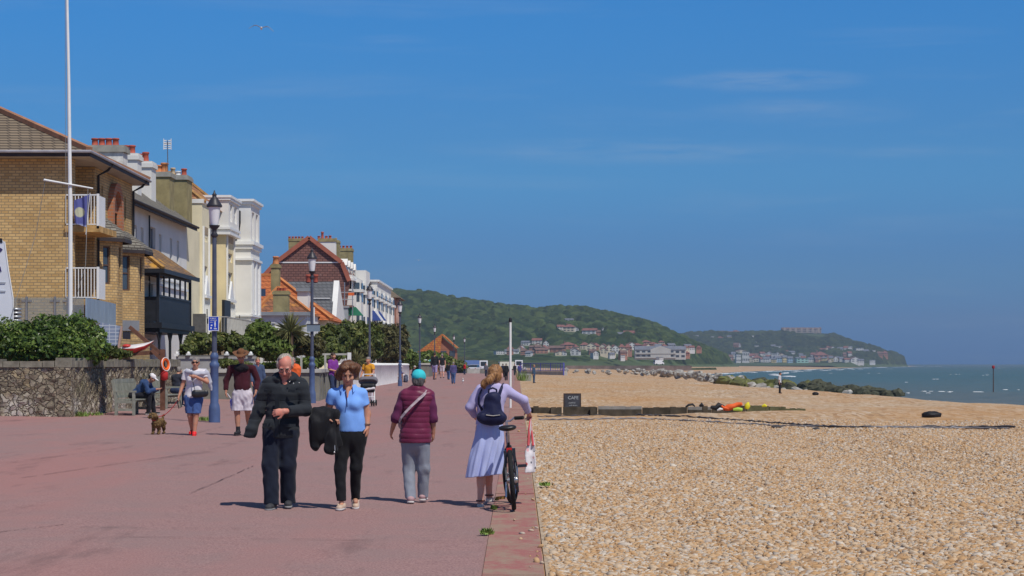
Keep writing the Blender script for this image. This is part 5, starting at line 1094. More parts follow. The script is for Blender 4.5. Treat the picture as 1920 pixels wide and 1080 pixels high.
def low_wall():
    T = thing('low_wall', 'low grey concrete wall with a flat cap behind the people', 'wall', (-9, 80, .2))
    P = [V((-14.5, 80.3, 0)), V((-7.75, 80, 0)), V((-9.3, 112, 0))]
    for a, b in zip(P, P[1:]):
        d = (b-a); L = d.length; d.normalize(); n = V((d.y, -d.x, 0))
        m = MB(); m.obox(a-n*.3, d, n, L, .3, 1.28); x = 1.6
        while x < L: m.obox(a+d*x, d, n, .16, .05, 1.22); x += 2.4
        m.build('wall_face', conc, T)
        c = MB(); c.obox(a-n*.36, d, n, L+.05, .44, .001); c = MB(); c.obox(a-n*.38+UZ*1.282, d, n, L+.06, .46, .14); c.build('cap', conc_l, T)
low_wall()
def post_fence():
    T = thing('post_fence', 'white post and rail garden fence with wire behind the concrete wall', 'fence', (-11, 100, 1.2)); Y = 100
    for u in (490, 655): x = xat(u, Y); MB().box(x-.09, x+.09, Y-.09, Y+.09, .8, zat(661, Y)).build('post', white_p, T)
    for u in (530, 565, 610): x = xat(u, Y); MB().box(x-.05, x+.05, Y-.05, Y+.05, .8, zat(664, Y)).build('post', conc_l, T)
    m = MB(); m.box(xat(491, Y), xat(654, Y), Y-.04, Y+.04, zat(666, Y), zat(662.5, Y)); m.build('rail', conc_l, T)
    w = MB()
    for v in (671, 676, 681, 686): w.box(xat(491, Y), xat(560, Y), Y-.01, Y+.01, zat(v+.5, Y), zat(v-.5, Y))
    for i in range(12): x = xat(494+i*5.5, Y); w.box(x-.012, x+.012, Y-.012, Y+.012, .9, zat(666, Y))
    w.build('wire_mesh', M('dark_wire', (.10, .10, .10), .6), T)
    g = MB(); g.box(xat(468, Y), xat(488, Y), Y-.03, Y+.03, .9, zat(668, Y)); g.build('white_panel', white_p, T)
post_fence()
def garden_rail():
    T = thing('garden_wall', 'grey garden wall with white capped posts behind the first lamp post', 'wall', (-13.5, 86, 1)); Y = 86
    m = MB(); m.box(xat(330, Y), xat(480, Y), Y, Y+.2, .4, zat(668, Y)); m.build('wall_face', M('grey_board', (.36, .36, .36), .9, .2, 2), T)
    for u in (331, 353, 404, 425, 470):
        x = xat(u, Y); c = MB(); c.box(x-.09, x+.09, Y-.06, Y+.14, zat(668, Y)+.002, zat(663, Y)); c.ball((x, Y+.04, zat(662, Y)), .07, 10, 6); c.build('post_cap', white_p, T)
    r = MB(); r.tube([(xat(335, Y), Y-.1, zat(667, Y)), (xat(480, Y), Y-.1, zat(667, Y))], .03, 6); r.build('hand_rail', M('dark_wire', (.10, .10, .10)), T)
garden_rail()
def white_fence():
    T = thing('white_fence', 'white scalloped concrete fence along the far left side of the promenade', 'fence', (-9.5, 140, .2))
    y = 112.5; q = random.Random(2); i = 0
    while y < 178:
        w = 1.02; x = -9.45-.004*(y-112); m = MB()
        m.lathe((x, y+w/2, .1), [(.50, 0), (.50, 1.40), (.54, 1.43), (.54, 1.52), (.40, 1.58), (.1, 1.6)], 14, 1.0)
        m.build('panel', M('white_fence_paint', (.86, .85, .81), .8, .12, 2), T, True); y += w*1.06; i += 1
white_fence()
# raised terrace of the club with glass screens
def club_terrace():
    T = thing('club_terrace', 'raised brick terrace with glass wind screens behind the dark hedge', 'terrace', (-16, 64, 0))
    b = MB(); b.box(-26, xat(217, 64), 63.2, 70, 0, 2.45); b.build('base', ybrick, T)
    k = NT('clear_glass'); k.fin((.42, .46, .47), .12, .5); tr = k.n('ShaderNodeBsdfTransparent', {'Color': (.86, .88, .86, 1)}); mx = k.n('ShaderNodeMixShader', {0: .30}); k.t.links.new(tr.outputs[0], mx.inputs[1]); k.t.links.new(k.p.outputs[0], mx.inputs[2]); k.t.links.new(mx.outputs[0], k.out.inputs[0])
    gm = k.m; Y = 63; us = [0, 50, 103, 128, 160]
    for a, c in zip([-70]+us, us): g = MB(); g.box(xat(a, Y)+.04, xat(c, Y)-.04, Y-.01, Y+.01, 2.5, zat(558, Y)); g.build('glass_panel', gm, T)
    for u in us[1:4]:
        x = xat(u, Y); p = MB(); p.box(x-.03, x+.03, Y-.05, Y+.05, 2.45, zat(556, Y)); p.box(x-.16, x+.16, Y-.03, Y+.03, zat(566, Y), zat(563, Y)); p.build('screen_post', M('screen_post_grey', (.22, .22, .23), .5), T)
    pan = M('blue_grey_panel', (.25, .33, .42), .6, .12, 1); x0, y0 = xat(160, 63), 63.0; x1, y1 = xat(215, 70), 70.0; n = 7
    for i in range(n):
        a = V((x0+(x1-x0)*i/n, y0+(y1-y0)*i/n, 0)); d = V((x1-x0, y1-y0, 0)); L = d.length/n; d.normalize()
        m = MB(); m.obox(a+UZ*2.3, d, d.cross(UZ), L-.06, .05, zat(558+12*i/n, a.y)-2.3); m.build('solid_panel', pan, T)
club_terrace()
def flagpole():
    Y = 60.0; x = xat(132, Y); T = thing('flagpole', 'tall white flagpole with a yardarm in front of the brick house', 'flagpole', (x, Y, .3))
    m = MB(); m.tube([(x, Y, .3), (x, Y, 6.0), (xat(129, Y), Y, 10), (xat(124, Y), Y, 14.2)], [.070, .064, .050, .034], 12); m.build('pole', white_p, T, True)
    z = zat(346, Y); d = V((.85, .6, -.12)); c = V((xat(130, Y), Y-.12, z)); y = MB(); y.tube([c-d*.75, c+d*.75], [.034, .024], 8); y.build('yardarm', white_p, T, True)
    r = MB(); r.tube([(x-.09, Y-.1, 1.5), (x-.14, Y-.1, 14)], .008, 5); r.tube([c-d*.7, V((x-1.0, Y-.2, 5.5)), V((x-2.0, Y-.2, 2.2))], .008, 5); r.tube([c+d*.6, V((x+.5, Y-.2, 4.6)), V((x+.1, Y-.2, 3.2))], .008, 5); r.build('halyard', M('rope_grey', (.28, .28, .27), .9), T)
flagpole()
def cloth_sheet(name, P, nu, nv, mat, parent=None, amp=.08, seed=0, thick=.004):
    """a wavy cloth between four corners P (bottom-left, bottom-right, top-right, top-left)"""
    a, b, c, d = [V(p) for p in P]; n = (b-a).cross(d-a).normalized(); q = random.Random(seed); ph = q.uniform(0, 6)
    vs = []
    for j in range(nv+1):
        for i in range(nu+1):
            s, t = i/nu, j/nv; p = (a*(1-s)+b*s)*(1-t)+(d*(1-s)+c*s)*t
            vs.append(p+n*amp*(math.sin(s*9+ph+t*2)+.5*math.sin(s*17+t*5+ph)))
    N = len(vs); vs += [p-n*thick for p in vs]
    f = [(j*(nu+1)+i, j*(nu+1)+i+1, (j+1)*(nu+1)+i+1, (j+1)*(nu+1)+i) for j in range(nv) for i in range(nu)]
    f += [tuple(N+k for k in x[::-1]) for x in f]
    m = MB(); m.add(vs, f); return m.build(name, mat, parent, True)
def balcony_flag():
    Y = 71.7; k = NT('blue_white_flag'); c = k.coord(); sp = k.n('ShaderNodeSeparateXYZ', {0: c})
    n = k.noise(c, 2.2, 3); col = k.mix(k.ramp(k.math('ADD', sp.outputs[2], k.math('MULTIPLY', n, .5)), [(.28, 0.), (.34, 1.)]), (.42, .47, .68), (.10, .11, .32))
    col = k.mix(k.ramp(k.n('ShaderNodeVectorMath', {0: k.n('ShaderNodeVectorMath', {0: c, 1: (.24, 0, .52)}, operation='SUBTRACT').outputs[0]}, operation='LENGTH').outputs['Value'], [(.16, 1.), (.2, 0.)]), col, (.5, .5, .36))
    T = thing('flag', 'blue and white flag hanging on the upper white balcony', 'flag', (xat(137, Y), Y, zat(425, Y)))
    cloth_sheet('cloth', [(xat(139, Y), Y, zat(418, Y)), (xat(162, Y), Y, zat(426, Y)), (xat(169, Y), Y, zat(364, Y)), (xat(139, Y), Y, zat(376, Y))], 16, 10, k.fin(col, .8), T, .05)
    m = MB(); m.tube([(xat(170, Y), Y-.1, zat(362, Y)), (xat(162, Y), Y-.1, zat(440, Y))], .012, 6); m.build('staff', white_p, T)
balcony_flag()
def sail_banner():
    Y = 60; P = lambda u, v: (xat(u, Y), Y, zat(v, Y)); T = thing('sail_banner', 'tall white sail shaped banner at the left edge of the picture', 'banner', (xat(0, Y), Y, .3))
    m = MB(); m.prism([P(-60, 640), P(24, 640), P(24, 560), P(15, 505), P(8, 455), P(3, 448), P(-10, 447), P(-40, 520)], (0, .02, 0)); m.build('sailcloth', M('sailcloth', (.72, .74, .78), .7, .08, 1), T)
    k = MB(); k.prism([P(-10, 455), P(5, 455), P(4, 447), P(-10, 446)], (0, -.02, 0)); k.build('dark_head', black_p, T)
    k = MB(); k.prism([P(-8, 472), P(2, 472), P(5, 468), P(2, 465), P(-8, 465)], (0, -.02, 0)); k.prism([P(-8, 509), P(3, 509), P(1, 500), P(-8, 499)], (0, -.02, 0)); k.build('dark_mark', M('banner_navy', (.05, .04, .14), .7), T)
    for v in (530, 546): k = MB(); k.prism([P(-20, v+3), P(10, v+2), P(11, v-1), P(-20, v-2)], (0, -.02, 0)); k.build('grey_band', M('banner_grey', (.38, .4, .44), .7), T)
    b = MB(); b.tube([P(24.5, 660), P(24.5, 560), P(15.5, 505), P(8.5, 453)], .02, 6); b.build('rod', white_p, T)
sail_banner()
def louvre():
    Y = 60.5; T = thing('steel_cowl', 'small stack of steel louvres in front of the glass screen', 'vent', (xat(29, Y), Y, 2.3))
    for i in range(5):
        m = MB(); v = 577+i*7; m.lathe((xat(29, Y), Y, zat(v+5, Y)), [(.17, 0), (.19, .02), (.17, .07), (.1, .08)], 16); m.build('louvre_ring', steel, T, True)
    m = MB(); m.cyl((xat(29, Y), Y, 2.0), (xat(29, Y), Y, zat(577, Y)), .09); m.build('pipe', black_p, T)
louvre()
def solar_board():
    k = NT('grid_board'); c = k.coord(); sp = k.n('ShaderNodeSeparateXYZ', {0: c}); b = k.n('ShaderNodeTexBrick', {'Vector': k.n('ShaderNodeCombineXYZ', {0: sp.outputs[0], 1: sp.outputs[2]}).outputs[0], 'Color1': (.22, .27, .38, 1), 'Color2': (.30, .34, .44, 1), 'Mortar': (.55, .58, .62, 1), 'Scale': 1, 'Mortar Size': .012, 'Brick Width': .2, 'Row Height': .11}, offset=0)
    Y = 62; P = lambda u, v, y=Y: V((xat(u, y), y, zat(v, y))); T = thing('notice_board', 'blue grey gridded board leaning behind the hedge bush', 'board', (P(205, 650)))
    m = MB(); m.prism([P(180, 650), P(222, 652), P(228, 612), P(186, 604)], (0, .06, 0)); m.build('panel', k.fin(b.outputs[0], .3), T)
    f = MB(); f.bar(P(222.5, 654)+V((0, -.02, 0)), P(228.5, 612)+V((0, -.02, 0)), .06, .08); f.build('frame_edge', M('pink_wood', (.5, .33, .26), .8), T)
    Y = 61; y = MB(); y.ball(at(205, 663, 61), (.24, .2, .18), 14, 8, .06); o = y.build('marker_buoy', M('yellow_plastic', (.62, .66, .06), .5), None, True); tag(o, 'dull yellow marker buoy half hidden behind the hedge bush', 'buoy')
solar_board()
def kayak():
    Y = 61.5; L = 1.25; T = thing('kayak', 'red and white kayak lying on a timber frame above the stone wall', 'kayak', at(252, 655, Y))
    prof = [(0, .02, .0), (.08, .1, .02), (.25, .22, .02), (.5, .26, .03), (.75, .2, .1), (.92, .09, .2), (1, .015, .27)]
    def hull(z0, z1, mat, nm):
        m = MB(); vs = []; n = 10
        for s, w, r in prof:
            c = at(222, 655, Y)+V(((at(285, 655, Y)-at(222, 655, Y)).x*s, .3*s, r))
            for i in range(n+1):
                a = PI*i/n; vs.append(c+V((0, -math.cos(a)*w, (z1 if z1 else 1)*math.sin(a)*w*.5 if nm == 'deck' else -math.sin(a)*w*.55)))
        m.add(vs, [(j*(n+1)+i, (j+1)*(n+1)+i, (j+1)*(n+1)+i+1, j*(n+1)+i+1) for j in range(len(prof)-1) for i in range(n)]); return m.build(nm, mat, T, True)
    hull(0, 0, M('kayak_red', (.62, .06, .05), .35, .1, 2), 'hull'); hull(0, 1, M('kayak_white', (.66, .62, .6), .35, .1, 2), 'deck')
    c = at(238, 650, Y); m = MB(); m.ball((c.x, c.y-.05, c.z+.02), (.14, .12, .06), 12, 6); m.build('cockpit', M('kayak_red', (.62, .06, .05)), T, True)
    wood = M('brown_timber', (.15, .07, .045), .85, .3, 5)
    F = thing('kayak_rack', 'dark brown timber frame with a brace carrying the kayak', 'rack', at(305, 700, 61.6))
    q = MB(); x = xat(305, 61.6); q.box(x-.07, x+.07, 61.53, 61.67, .2, zat(655, 61.6)); q.build('post', wood, F)
    q = MB(); q.bar(at(243, 664, 61.6), at(303, 660, 61.6), .1, .12); q.build('beam', wood, F)
    q = MB(); q.bar(at(243, 613, 61.8), at(300, 662, 61.7), .09, .11); q.build('brace', wood, F)
    q = MB(); q.bar(at(284, 656, 61.55), at(304, 675, 61.55), .09, .1); q.build('knee', wood, F)
    c = at(310, 683, 61.4); B = thing('lifebuoy', 'orange lifebuoy hanging on the timber post by the benches', 'lifebuoy', c)
    q = MB(); q.torus(c, (.88, -.46, .1), .165, .05, 28, 10); q.build('ring', M('lifebuoy_orange', (.85, .14, .02), .5, .08, 3), B, True)
    q = MB(); q.torus(c+V((.03, -.06, 0)), (.88, -.46, .1), .205, .012, 28, 5); q.build('grab_line', white_p, B, True)
    c = at(308, 703, 61.4); q = MB(); q.lathe((c.x, c.y, c.z-.17), [(.05, 0), (.11, .03), (.12, .2), (.09, .3), (.04, .33)], 12); o = q.build('rescue_bag', M('rescue_red', (.5, .03, .03), .7, .15, 4), None, True); tag(o, 'red throw line bag hanging under the lifebuoy', 'bag')
kayak()
# ---------------------------------------------------------------- benches
bench_m = M('weathered_teak', (.26, .265, .22), .9, .25, 5, bump=.3, bscale=30)
def make_bench(name, label, L, mat, loc, rz, group=None):
    """long axis y, sitter faces +x"""
    T = thing(name, label, 'bench', (0, 0, 0), group)
    B = lambda m, n: m.build(n, mat, T, local=True)
    for y in (.04, L-.04):
        m = MB(); m.box(.50, .57, y-.04, y+.04, 0, .64); B(m, 'leg')
        m = MB(); m.bar((.04, y, 0), (.04, y, .44), .08, .08); m.bar((.04, y, .44), (-.06, y, .98), .08, .08, (0, 1, 0)); B(m, 'leg')
        m = MB(); m.box(-.0, .60, y-.045, y+.045, .641, .69); B(m, 'arm_rest')
        m = MB(); m.box(.08, .50, y-.03, y+.03, .12, .19); m.box(.08, .50, y-.03, y+.03, .34, .41); B(m, 'side_rail')
    m = MB()
    for i in range(5): x = .08+i*.10; m.box(x, x+.085, .081, L-.081, .415, .445)
    B(m, 'seat')
    m = MB(); m.bar((-.055, .08, .96), (-.055, L-.08, .96), .05, .11); m.bar((.02, .08, .52), (.02, L-.08, .52), .04, .07); n = int(L/.11)
    for i in range(n): y = .12+(L-.24)*i/(n-1); m.bar((.015, y, .53), (-.045, y, .92), .05, .025, (1, 0, 0))
    B(m, 'backrest')
    T.location = loc; T.rotation_euler = (0, 0, rz); return T
p1 = foot(216, 779)
make_bench('park_bench', 'weathered grey teak bench nearest the camera, with the man in the white cap', 2.3, bench_m, (p1.x-.02, p1.y, p1.z), math.radians(-4))
p2 = foot(300, 766)
make_bench('park_bench', 'weathered grey teak bench behind the man in the white cap, seen at its end', 2.0, bench_m, (p2.x-.3, p2.y-.2, p2.z), math.radians(-4))
p3 = foot(268, 764)
# ---------------------------------------------------------------- lamp posts
lamp_blue = M('lamp_blue_paint', (.075, .115, .235), .5, .18, 4, .4); lamp_dark = M('lamp_dark_metal', (.035, .032, .04), .45, .2, 4, .4)
lamp_glass = M('opal_glass', (.80, .79, .80), .25, .04, 2, .5)
def make_lamp(h, label, loc, detail=True):
    T = thing('street_lamp', label, 'street lamp', (0, 0, 0), 'street lamps along the promenade')
    m = MB(); m.lathe((0, 0, 0), [(.148, 0), (.148, .30), (.135, .42), (.105, .50), (.105, 1.38), (.125, 1.42), (.125, 1.50), (.09, 1.54), (.09, 1.60), (.108, 1.64), (.108, 1.70), (.068, 1.78)], 16); m.build('base', lamp_blue, T, True, local=True)
    m = MB(); m.lathe((0, 0, 1.70), [(.066, 0), (.054, h-1.7-1.25), (.046, h-1.7-.95)], 12); m.build('pole', M('lamp_slate_paint', (.075, .085, .125), .5, .18, 4, .4), T, True, local=True)
    z = h-.98
    m = MB(); m.lathe((0, 0, z), [(.06, -.22), (.10, -.16), (.06, -.10), (.06, -.02), (.10, .02), (.13, .06), (.14, .09)], 14); m.build('lantern_seat', lamp_dark, T, True, local=True)
    m = MB(); m.lathe((0, 0, z+.09), [(.095, 0), (.115, .1), (.15, .42), (.16, .47)], 16); m.build('globe', lamp_glass, T, True, local=True)
    m = MB(); m.lathe((0, 0, z+.55), [(.19, 0), (.205, .03), (.185, .07), (.12, .17), (.10, .22), (.06, .25), (.05, .29), (.065, .32), (.03, .36), (.012, .43)], 16); m.build('lantern_cap', lamp_dark, T, True, local=True)
    T.location = loc; return T
LH = 5.92
lamps = [(402, 792, 'blue street lamp nearest the camera, with a blue sign'), (585, 756, 'second street lamp, with a small grey sign'), (693, 734, 'third street lamp, in front of the white terrace'),
         (750, 724, 'fourth street lamp, beside the orange brick house'), (787, 715, 'fifth street lamp, seen against the green hill'), (815, 708, 'sixth street lamp, left of the steep orange roof'), (851, 702, 'seventh street lamp, beyond the steep orange roof'), (871, 700.5, 'farthest street lamp, seen above the distant cars')]
L0 = None
for u, v, lb in lamps:
    p = foot(u, v)
    if L0 is None: L0 = make_lamp(LH, lb, p)
    else: dup(L0, p, label=lb, group='street lamps along the promenade')
sign_blue = M('sign_blue', (.02, .06, .45), .4, .06, 3)
def text_mesh(txt, size, name, mat, parent, mtx, font_extrude=.003, align='CENTER', local=False):
    cu = bpy.data.curves.new(name, 'FONT'); cu.body = txt; cu.size = size; cu.extrude = font_extrude; cu.align_x = align; cu.align_y = 'CENTER'; cu.resolution_u = 3
    o = bpy.data.objects.new(name, cu); C.objects.link(o); bpy.context.view_layer.update()
    me = bpy.data.meshes.new_from_object(o.evaluated_get(bpy.context.evaluated_depsgraph_get())); bpy.data.objects.remove(o); bpy.data.curves.remove(cu)
    me.transform(mtx); me.materials.clear(); me.materials.append(mat)
    o = bpy.data.objects.new(name, me); C.objects.link(o)
    if parent is not None:
        if not local: me.transform(Matrix.Translation(-root_of(parent).location))
        o.parent = parent
    return o
RX = Matrix.Rotation(PI/2, 4, 'X')
def lamp_signs():
    p = foot(402, 792); Y = p.y-.12; T = thing('beach_sign', 'blue information sign with white lettering on the first lamp post', 'sign', (xat(402, Y), Y, zat(606, Y)))
    x0, x1, z0, z1 = xat(391.5, Y), xat(409.5, Y), zat(619.5, Y), zat(594, Y); w = x1-x0
    m = MB(); m.box(x0, x1, Y-.012, Y, z0, z1); m.build('panel', sign_blue, T)
    f = MB(); t = .012
    for a in ((x0-t, x1+t, z1, z1+t), (x0-t, x1+t, z0-t, z0), (x0-t, x0, z0, z1), (x1, x1+t, z0, z1)): f.box(a[0], a[1], Y-.016, Y+.002, a[2], a[3])
    f.build('border', white_p, T)
    tx = lambda s, z, x, sz: text_mesh(s, sz, 'lettering', white_p, T, Matrix.Translation((x, Y-.0145, z)) @ RX, .002)
    cx = (x0+x1)/2; h = z1-z0
    tx('PUBLIC', z1-h*.13, cx-.01, .052); tx('FACILITIES', z1-h*.27, cx-.003, .036); tx('800 m', z1-h*.41, cx-.05, .032)
    s = MB(); gx, gzz = x0+w*.66, z0+h*.36
    s.box(gx-.016, gx+.016, Y-.015, Y-.012, gzz-.0, gzz+.08); s.box(gx-.012, gx-.002, Y-.015, Y-.012, gzz-.05, gzz); s.box(gx+.002, gx+.012, Y-.015, Y-.012, gzz-.05, gzz)
    s.lathe((gx, Y-.0135, gzz+.083), [(.001, 0), (.014, .006), (.016, .014), (.012, .024), (.001, .028)], 10, .1); s.build('figure_symbol', white_p, T)
    s = MB(); s.box(x0+w*.18, x0+w*.30, Y-.015, Y-.012, z0+h*.10, z0+h*.24); s.box(x0+w*.22, x0+w*.38, Y-.015, Y-.012, z0+h*.33, z0+h*.42); s.box(x0+w*.54, x0+w*.84, Y-.015, Y-.012, z0+h*.09, z0+h*.15); s.build('arrow_symbol', white_p, T)
    b = MB(); b.box(xat(388, Y), x0-.013, Y+.02, Y+.1, zat(607, Y), zat(597, Y)); b.build('side_bracket', lamp_dark, T)
    p = foot(585, 756); Y = p.y-.1; T = thing('grey_sign', 'small grey blue sign box on the second lamp post', 'sign', (xat(587, Y), Y, zat(615, Y)))
    m = MB(); m.box(xat(575.5, Y), xat(600, Y), Y-.02, Y, zat(621.5, Y), zat(609, Y)); m.build('panel', M('sign_grey_blue', (.19, .24, .29), .6, .1, 2), T)
    m = MB(); m.box(xat(574.5, Y), xat(600.5, Y), Y-.03, Y+.02, zat(609, Y), zat(607.5, Y)); m.build('top_edge', lamp_dark, T)
    m = MB(); m.box(xat(587, Y), xat(589.5, Y), Y+.12, Y+.16, zat(608, Y), zat(576, Y)); o = m.build('white_strip', white_p, None); tag(o, 'narrow white strip fixed to the second lamp post above its sign', 'strip')
lamp_signs()
# white post on the beach edge
def white_post():
    p = foot(957, 765); T = thing('marker_post', 'slim white post with a black top on the beach edge behind the cyclist', 'post', p)
    m = MB(); m.lathe((p.x, p.y, -.2), [(.046, 0), (.042, zat(604, p.y)+.2)], 10); m.build('pole', white_p, T, True)
    m = MB(); m.lathe((p.x, p.y, zat(604, p.y)), [(.05, 0), (.065, .03), (.06, .12), (.03, .17)], 10); m.build('black_cap', black_p, T, True)
white_post()
# ---------------------------------------------------------------- things on the beach
tim = M('wet_dark_timber', (.075, .062, .045), .95, .45, 3, bump=.6, bscale=14); tim_g = M('bleached_timber', (.25, .235, .215), .9, .25, 3, bump=.4, bscale=14); tim_m = M('mossy_timber', (.12, .115, .06), .95, .35, 3, bump=.5, bscale=14)
def groyne():
    T = thing('timber_groyne', 'low old timber groyne half buried across the shingle', 'groyne', (1, 69, 0)); q = random.Random(3)
    segs = [(985, 1055, 764, 779, tim), (1056, 1122, 763, 779, tim), (1122, 1205, 762, 776, tim_g), (1205, 1290, 764, 774, tim), (1290, 1336, 763, 770, tim_g), (1336, 1400, 761, 770, tim), (1400, 1443, 761, 768, tim_m), (1443, 1475, 763, 769, tim_m), (1473, 1512, 766, 770, tim_m)]
    for i, (u0, u1, v0, v1, mt) in enumerate(segs):
        Y = 66.6+i*.05; m = MB(); x0, x1 = xat(u0, Y), xat(u1, Y)-.03; zt = zat(v0, Y); zb = zat(v1, Y)-.5
        n = 8
        for j in range(n):
            a, b = x0+(x1-x0)*j/n, x0+(x1-x0)*(j+1)/n; k0 = q.uniform(-.012, .012)
            m.hexa([(a, Y, zb), (b, Y, zb), (b, Y+.22, zb), (a, Y+.22, zb), (a, Y+k0, zt+k0), (b, Y+k0, zt+k0), (b, Y+.22, zt+k0), (a, Y+.22, zt+k0)])
        if mt is tim_g:
            d = MB(); d.box(x0, x1, Y-.02, Y+.24, zb, zt-.10); d.build('beam', tim, T); m.v = [(a, c, max(z, zt-.098)) for a, c, z in m.v]
        m.build('beam', mt, T)
    for u, v in ((1005, 757), (1038, 759), (1112, 758), (1262, 758), (1322, 757)):
        Y = 66.45; x = xat(u, Y); m = MB(); m.box(x-.09, x+.09, Y-.0, Y+.14, -.4, zat(v+4.5, Y)); m.build('post', tim, T)
groyne()
def chalkboard():
    p = bfoot(1073, 778); Y = p.y-.02; x0, x1 = xat(1056.5, Y), xat(1089.5, Y); zt, zb = zat(737.5, Y), zat(778.5, Y)-.03
    T = thing('chalkboard', 'black chalkboard A sign with chalk writing on the shingle', 'sign', (p.x, Y, zb)); fr = M('dark_stained_wood', (.045, .03, .028), .7, .2, 5)
    lean = .10
    def panel(s, nm):
        P = lambda x, z: V((x, Y+s*(.0+lean*(zt-z)/(zt-zb))*3, z)) if s > 0 else V((x, Y-lean*(zt-z)/(zt-zb), z))
        f = MB(); t = .045
        for a in ((x0, x0+t, zb, zt), (x1-t, x1, zb, zt)): f.prism([P(a[0], a[2]), P(a[1], a[2]), P(a[1], a[3]), P(a[0], a[3])], (0, .03, 0))
        for a in ((x0+t, x1-t, zt-t, zt), (x0+t, x1-t, zb+.05, zb+.05+t)): f.prism([P(a[0], a[2]), P(a[1], a[2]), P(a[1], a[3]), P(a[0], a[3])], (0, .028, 0))
        f.build(nm+'_frame', fr, T)
        b = MB(); b.prism([P(x0+t, zb+.09) if False else P(x0+t, zb+.05+t), P(x1-t, zb+.05+t), P(x1-t, zt-t), P(x0+t, zt-t)], (0, .012, 0)); b.build(nm+'_board', M('chalk_slate', (.055, .055, .065), .9, .3, 5), T)
    panel(-1, 'front'); panel(1, 'rear')
    ch = M('chalk', (.45, .46, .46), .95, .25, 20); cx = (x0+x1)/2; h = zt-zb; sh = math.atan2(lean, h)
    for s, fz, sz, dx in (('CAFE', .80, .155, .03), ('COFFEE', .58, .068, -.01), ('soft drinks', .47, .066, .03), ('ice cream', .37, .062, .0), ('open daily', .27, .055, .01), ('please follow arrow', .13, .042, 0)):
        z = zb+h*fz; y = Y-lean*(zt-z)/h-.006
        text_mesh(s, sz, 'chalk_writing', ch, T, Matrix.Translation((cx+dx, y, z)) @ Matrix.Rotation(-sh, 4, 'X') @ RX, .002)
chalkboard()
def heap_ball(name, label, cat, u, v, w, h, mat, seed, fold=.18, Yoff=0, parent=None, zo=0):
    p = bfoot(u, v); k = p.y/FPX; q = np.random.RandomState(seed); m = MB(); m.ball((p.x, p.y+Yoff, p.z+h*k*.38+zo), (w*k/2, w*k*.35, h*k*.62), 22, 12, fold, seed)
    o = m.build(name, mat, parent, True)
    if parent is None: tag(o, label, cat)
    return o
blk = M('black_plastic_sheet', (.016, .016, .019), .55, .4, 8, .3, bump=.5, bscale=14)
o = heap_ball('black_bag', 'black lump of seaweed covered sacking alone on the shingle', 'sack', 1747, 783, 38, 12, blk, 4, .10)
heap_ball('dark_stone', 'small dark stone on the rope line, left of its pair', 'stone', 1457, 803, 22, 6, M('dark_stone', (.07, .065, .065), .9, .3, 5), 5, .1)
heap_ball('dark_stone', 'small dark stone on the rope line, right of its pair', 'stone', 1530, 806, 14, 5, M('dark_stone', (.07, .065, .065)), 6, .1)
heap_ball('dark_bag', 'black bag at the foot of the rocks near the standing man', 'bag', 1529, 741, 12, 6, blk, 7, .1)
orange = M('orange_float_cloth', (.80, .13, .03), .7, .15, 6); yel = M('yellow_float', (.72, .62, .03), .6, .12, 6); lime = M('lime_float', (.42, .60, .08), .6, .12, 6)
Yg = 66.0
def gp(u, v, y=Yg): return V((xat(u, y), y, zat(v, y)))
def lumpy(name, label, cat, pts, rs, mat, seed=1):
    m = MB(); q = random.Random(seed); m.tube([p+V((q.uniform(-.02, .02), q.uniform(-.05, .05), q.uniform(-.01, .01))) for p in pts], rs, 10); o = m.build(name, mat, None, True); tag(o, label, cat)
lumpy('life_jacket', 'orange life jacket draped over the timber groyne', 'life jacket', [gp(1357, 767), gp(1366, 764), gp(1375, 762), gp(1384, 759), gp(1390, 757)], [.06, .11, .10, .09, .05], orange)
lumpy('life_jacket', 'flattened orange life jacket strap end lying left of the bright heap', 'life jacket', [gp(1352, 760, 65.9), gp(1358, 765, 65.9), gp(1366, 767, 65.9)], [.03, .05, .03], orange, 2)
lumpy('buoyancy_aid', 'lime green buoyancy aid in front of the orange life jacket', 'buoyancy aid', [gp(1376, 768.5, 65.8), gp(1384, 767, 65.8), gp(1391, 768, 65.8)], [.04, .07, .06], lime)
lumpy('yellow_float', 'bright yellow float standing on the groyne', 'float', [gp(1401, 766), gp(1402, 760), gp(1403, 754)], [.08, .10, .03], yel)
lumpy('yellow_float', 'small yellow float near the tapering end of the groyne', 'float', [gp(1430, 762), gp(1434, 760), gp(1437, 761)], [.03, .06, .03], yel)
lumpy('wetsuit', 'black wetsuit thrown across the groyne left of the orange heap', 'wetsuit', [gp(1333, 763), gp(1342, 765), gp(1349, 759), gp(1356, 763), gp(1360, 768)], [.05, .09, .09, .08, .05], blk, 3)
lumpy('black_strap', 'black looped strap on the bleached groyne beam', 'strap', [gp(1286, 763), gp(1292, 759), gp(1298, 758.5), gp(1304, 762)], [.03, .04, .04, .02], blk, 4)
lumpy('black_strap', 'round black clump in the middle of the bleached groyne beam', 'strap', [gp(1311, 762), gp(1315, 759), gp(1320, 762)], [.03, .08, .03], blk, 5)
lumpy('white_bag', 'small white bag below the wetsuit', 'bag', [gp(1345, 769.5, 65.8), gp(1351, 767, 65.8), gp(1355, 767, 65.8)], [.03, .05, .02], white_p, 6)
def rope(label, pts, r, mat, seed):
    q = random.Random(seed); P = []
    for (u0, v0), (u1, v1) in zip(pts, pts[1:]):
        for i in range(30):
            t = i/30; a = bfoot(u0+(u1-u0)*t, v0+(v1-v0)*t); P.append(a+V((0, q.uniform(-.05, .05), .035+q.uniform(-.01, .02))))
    m = MB(); m.tube(P, [r*q.uniform(.3, 1.2) for _ in P], 6); o = m.build('mooring_rope', mat, None, True); tag(o, label, 'rope')
rp = M('tarry_rope', (.085, .082, .09), .95, .3, 4); rp2 = M('faded_rope', (.26, .25, .26), .95, .3, 4)
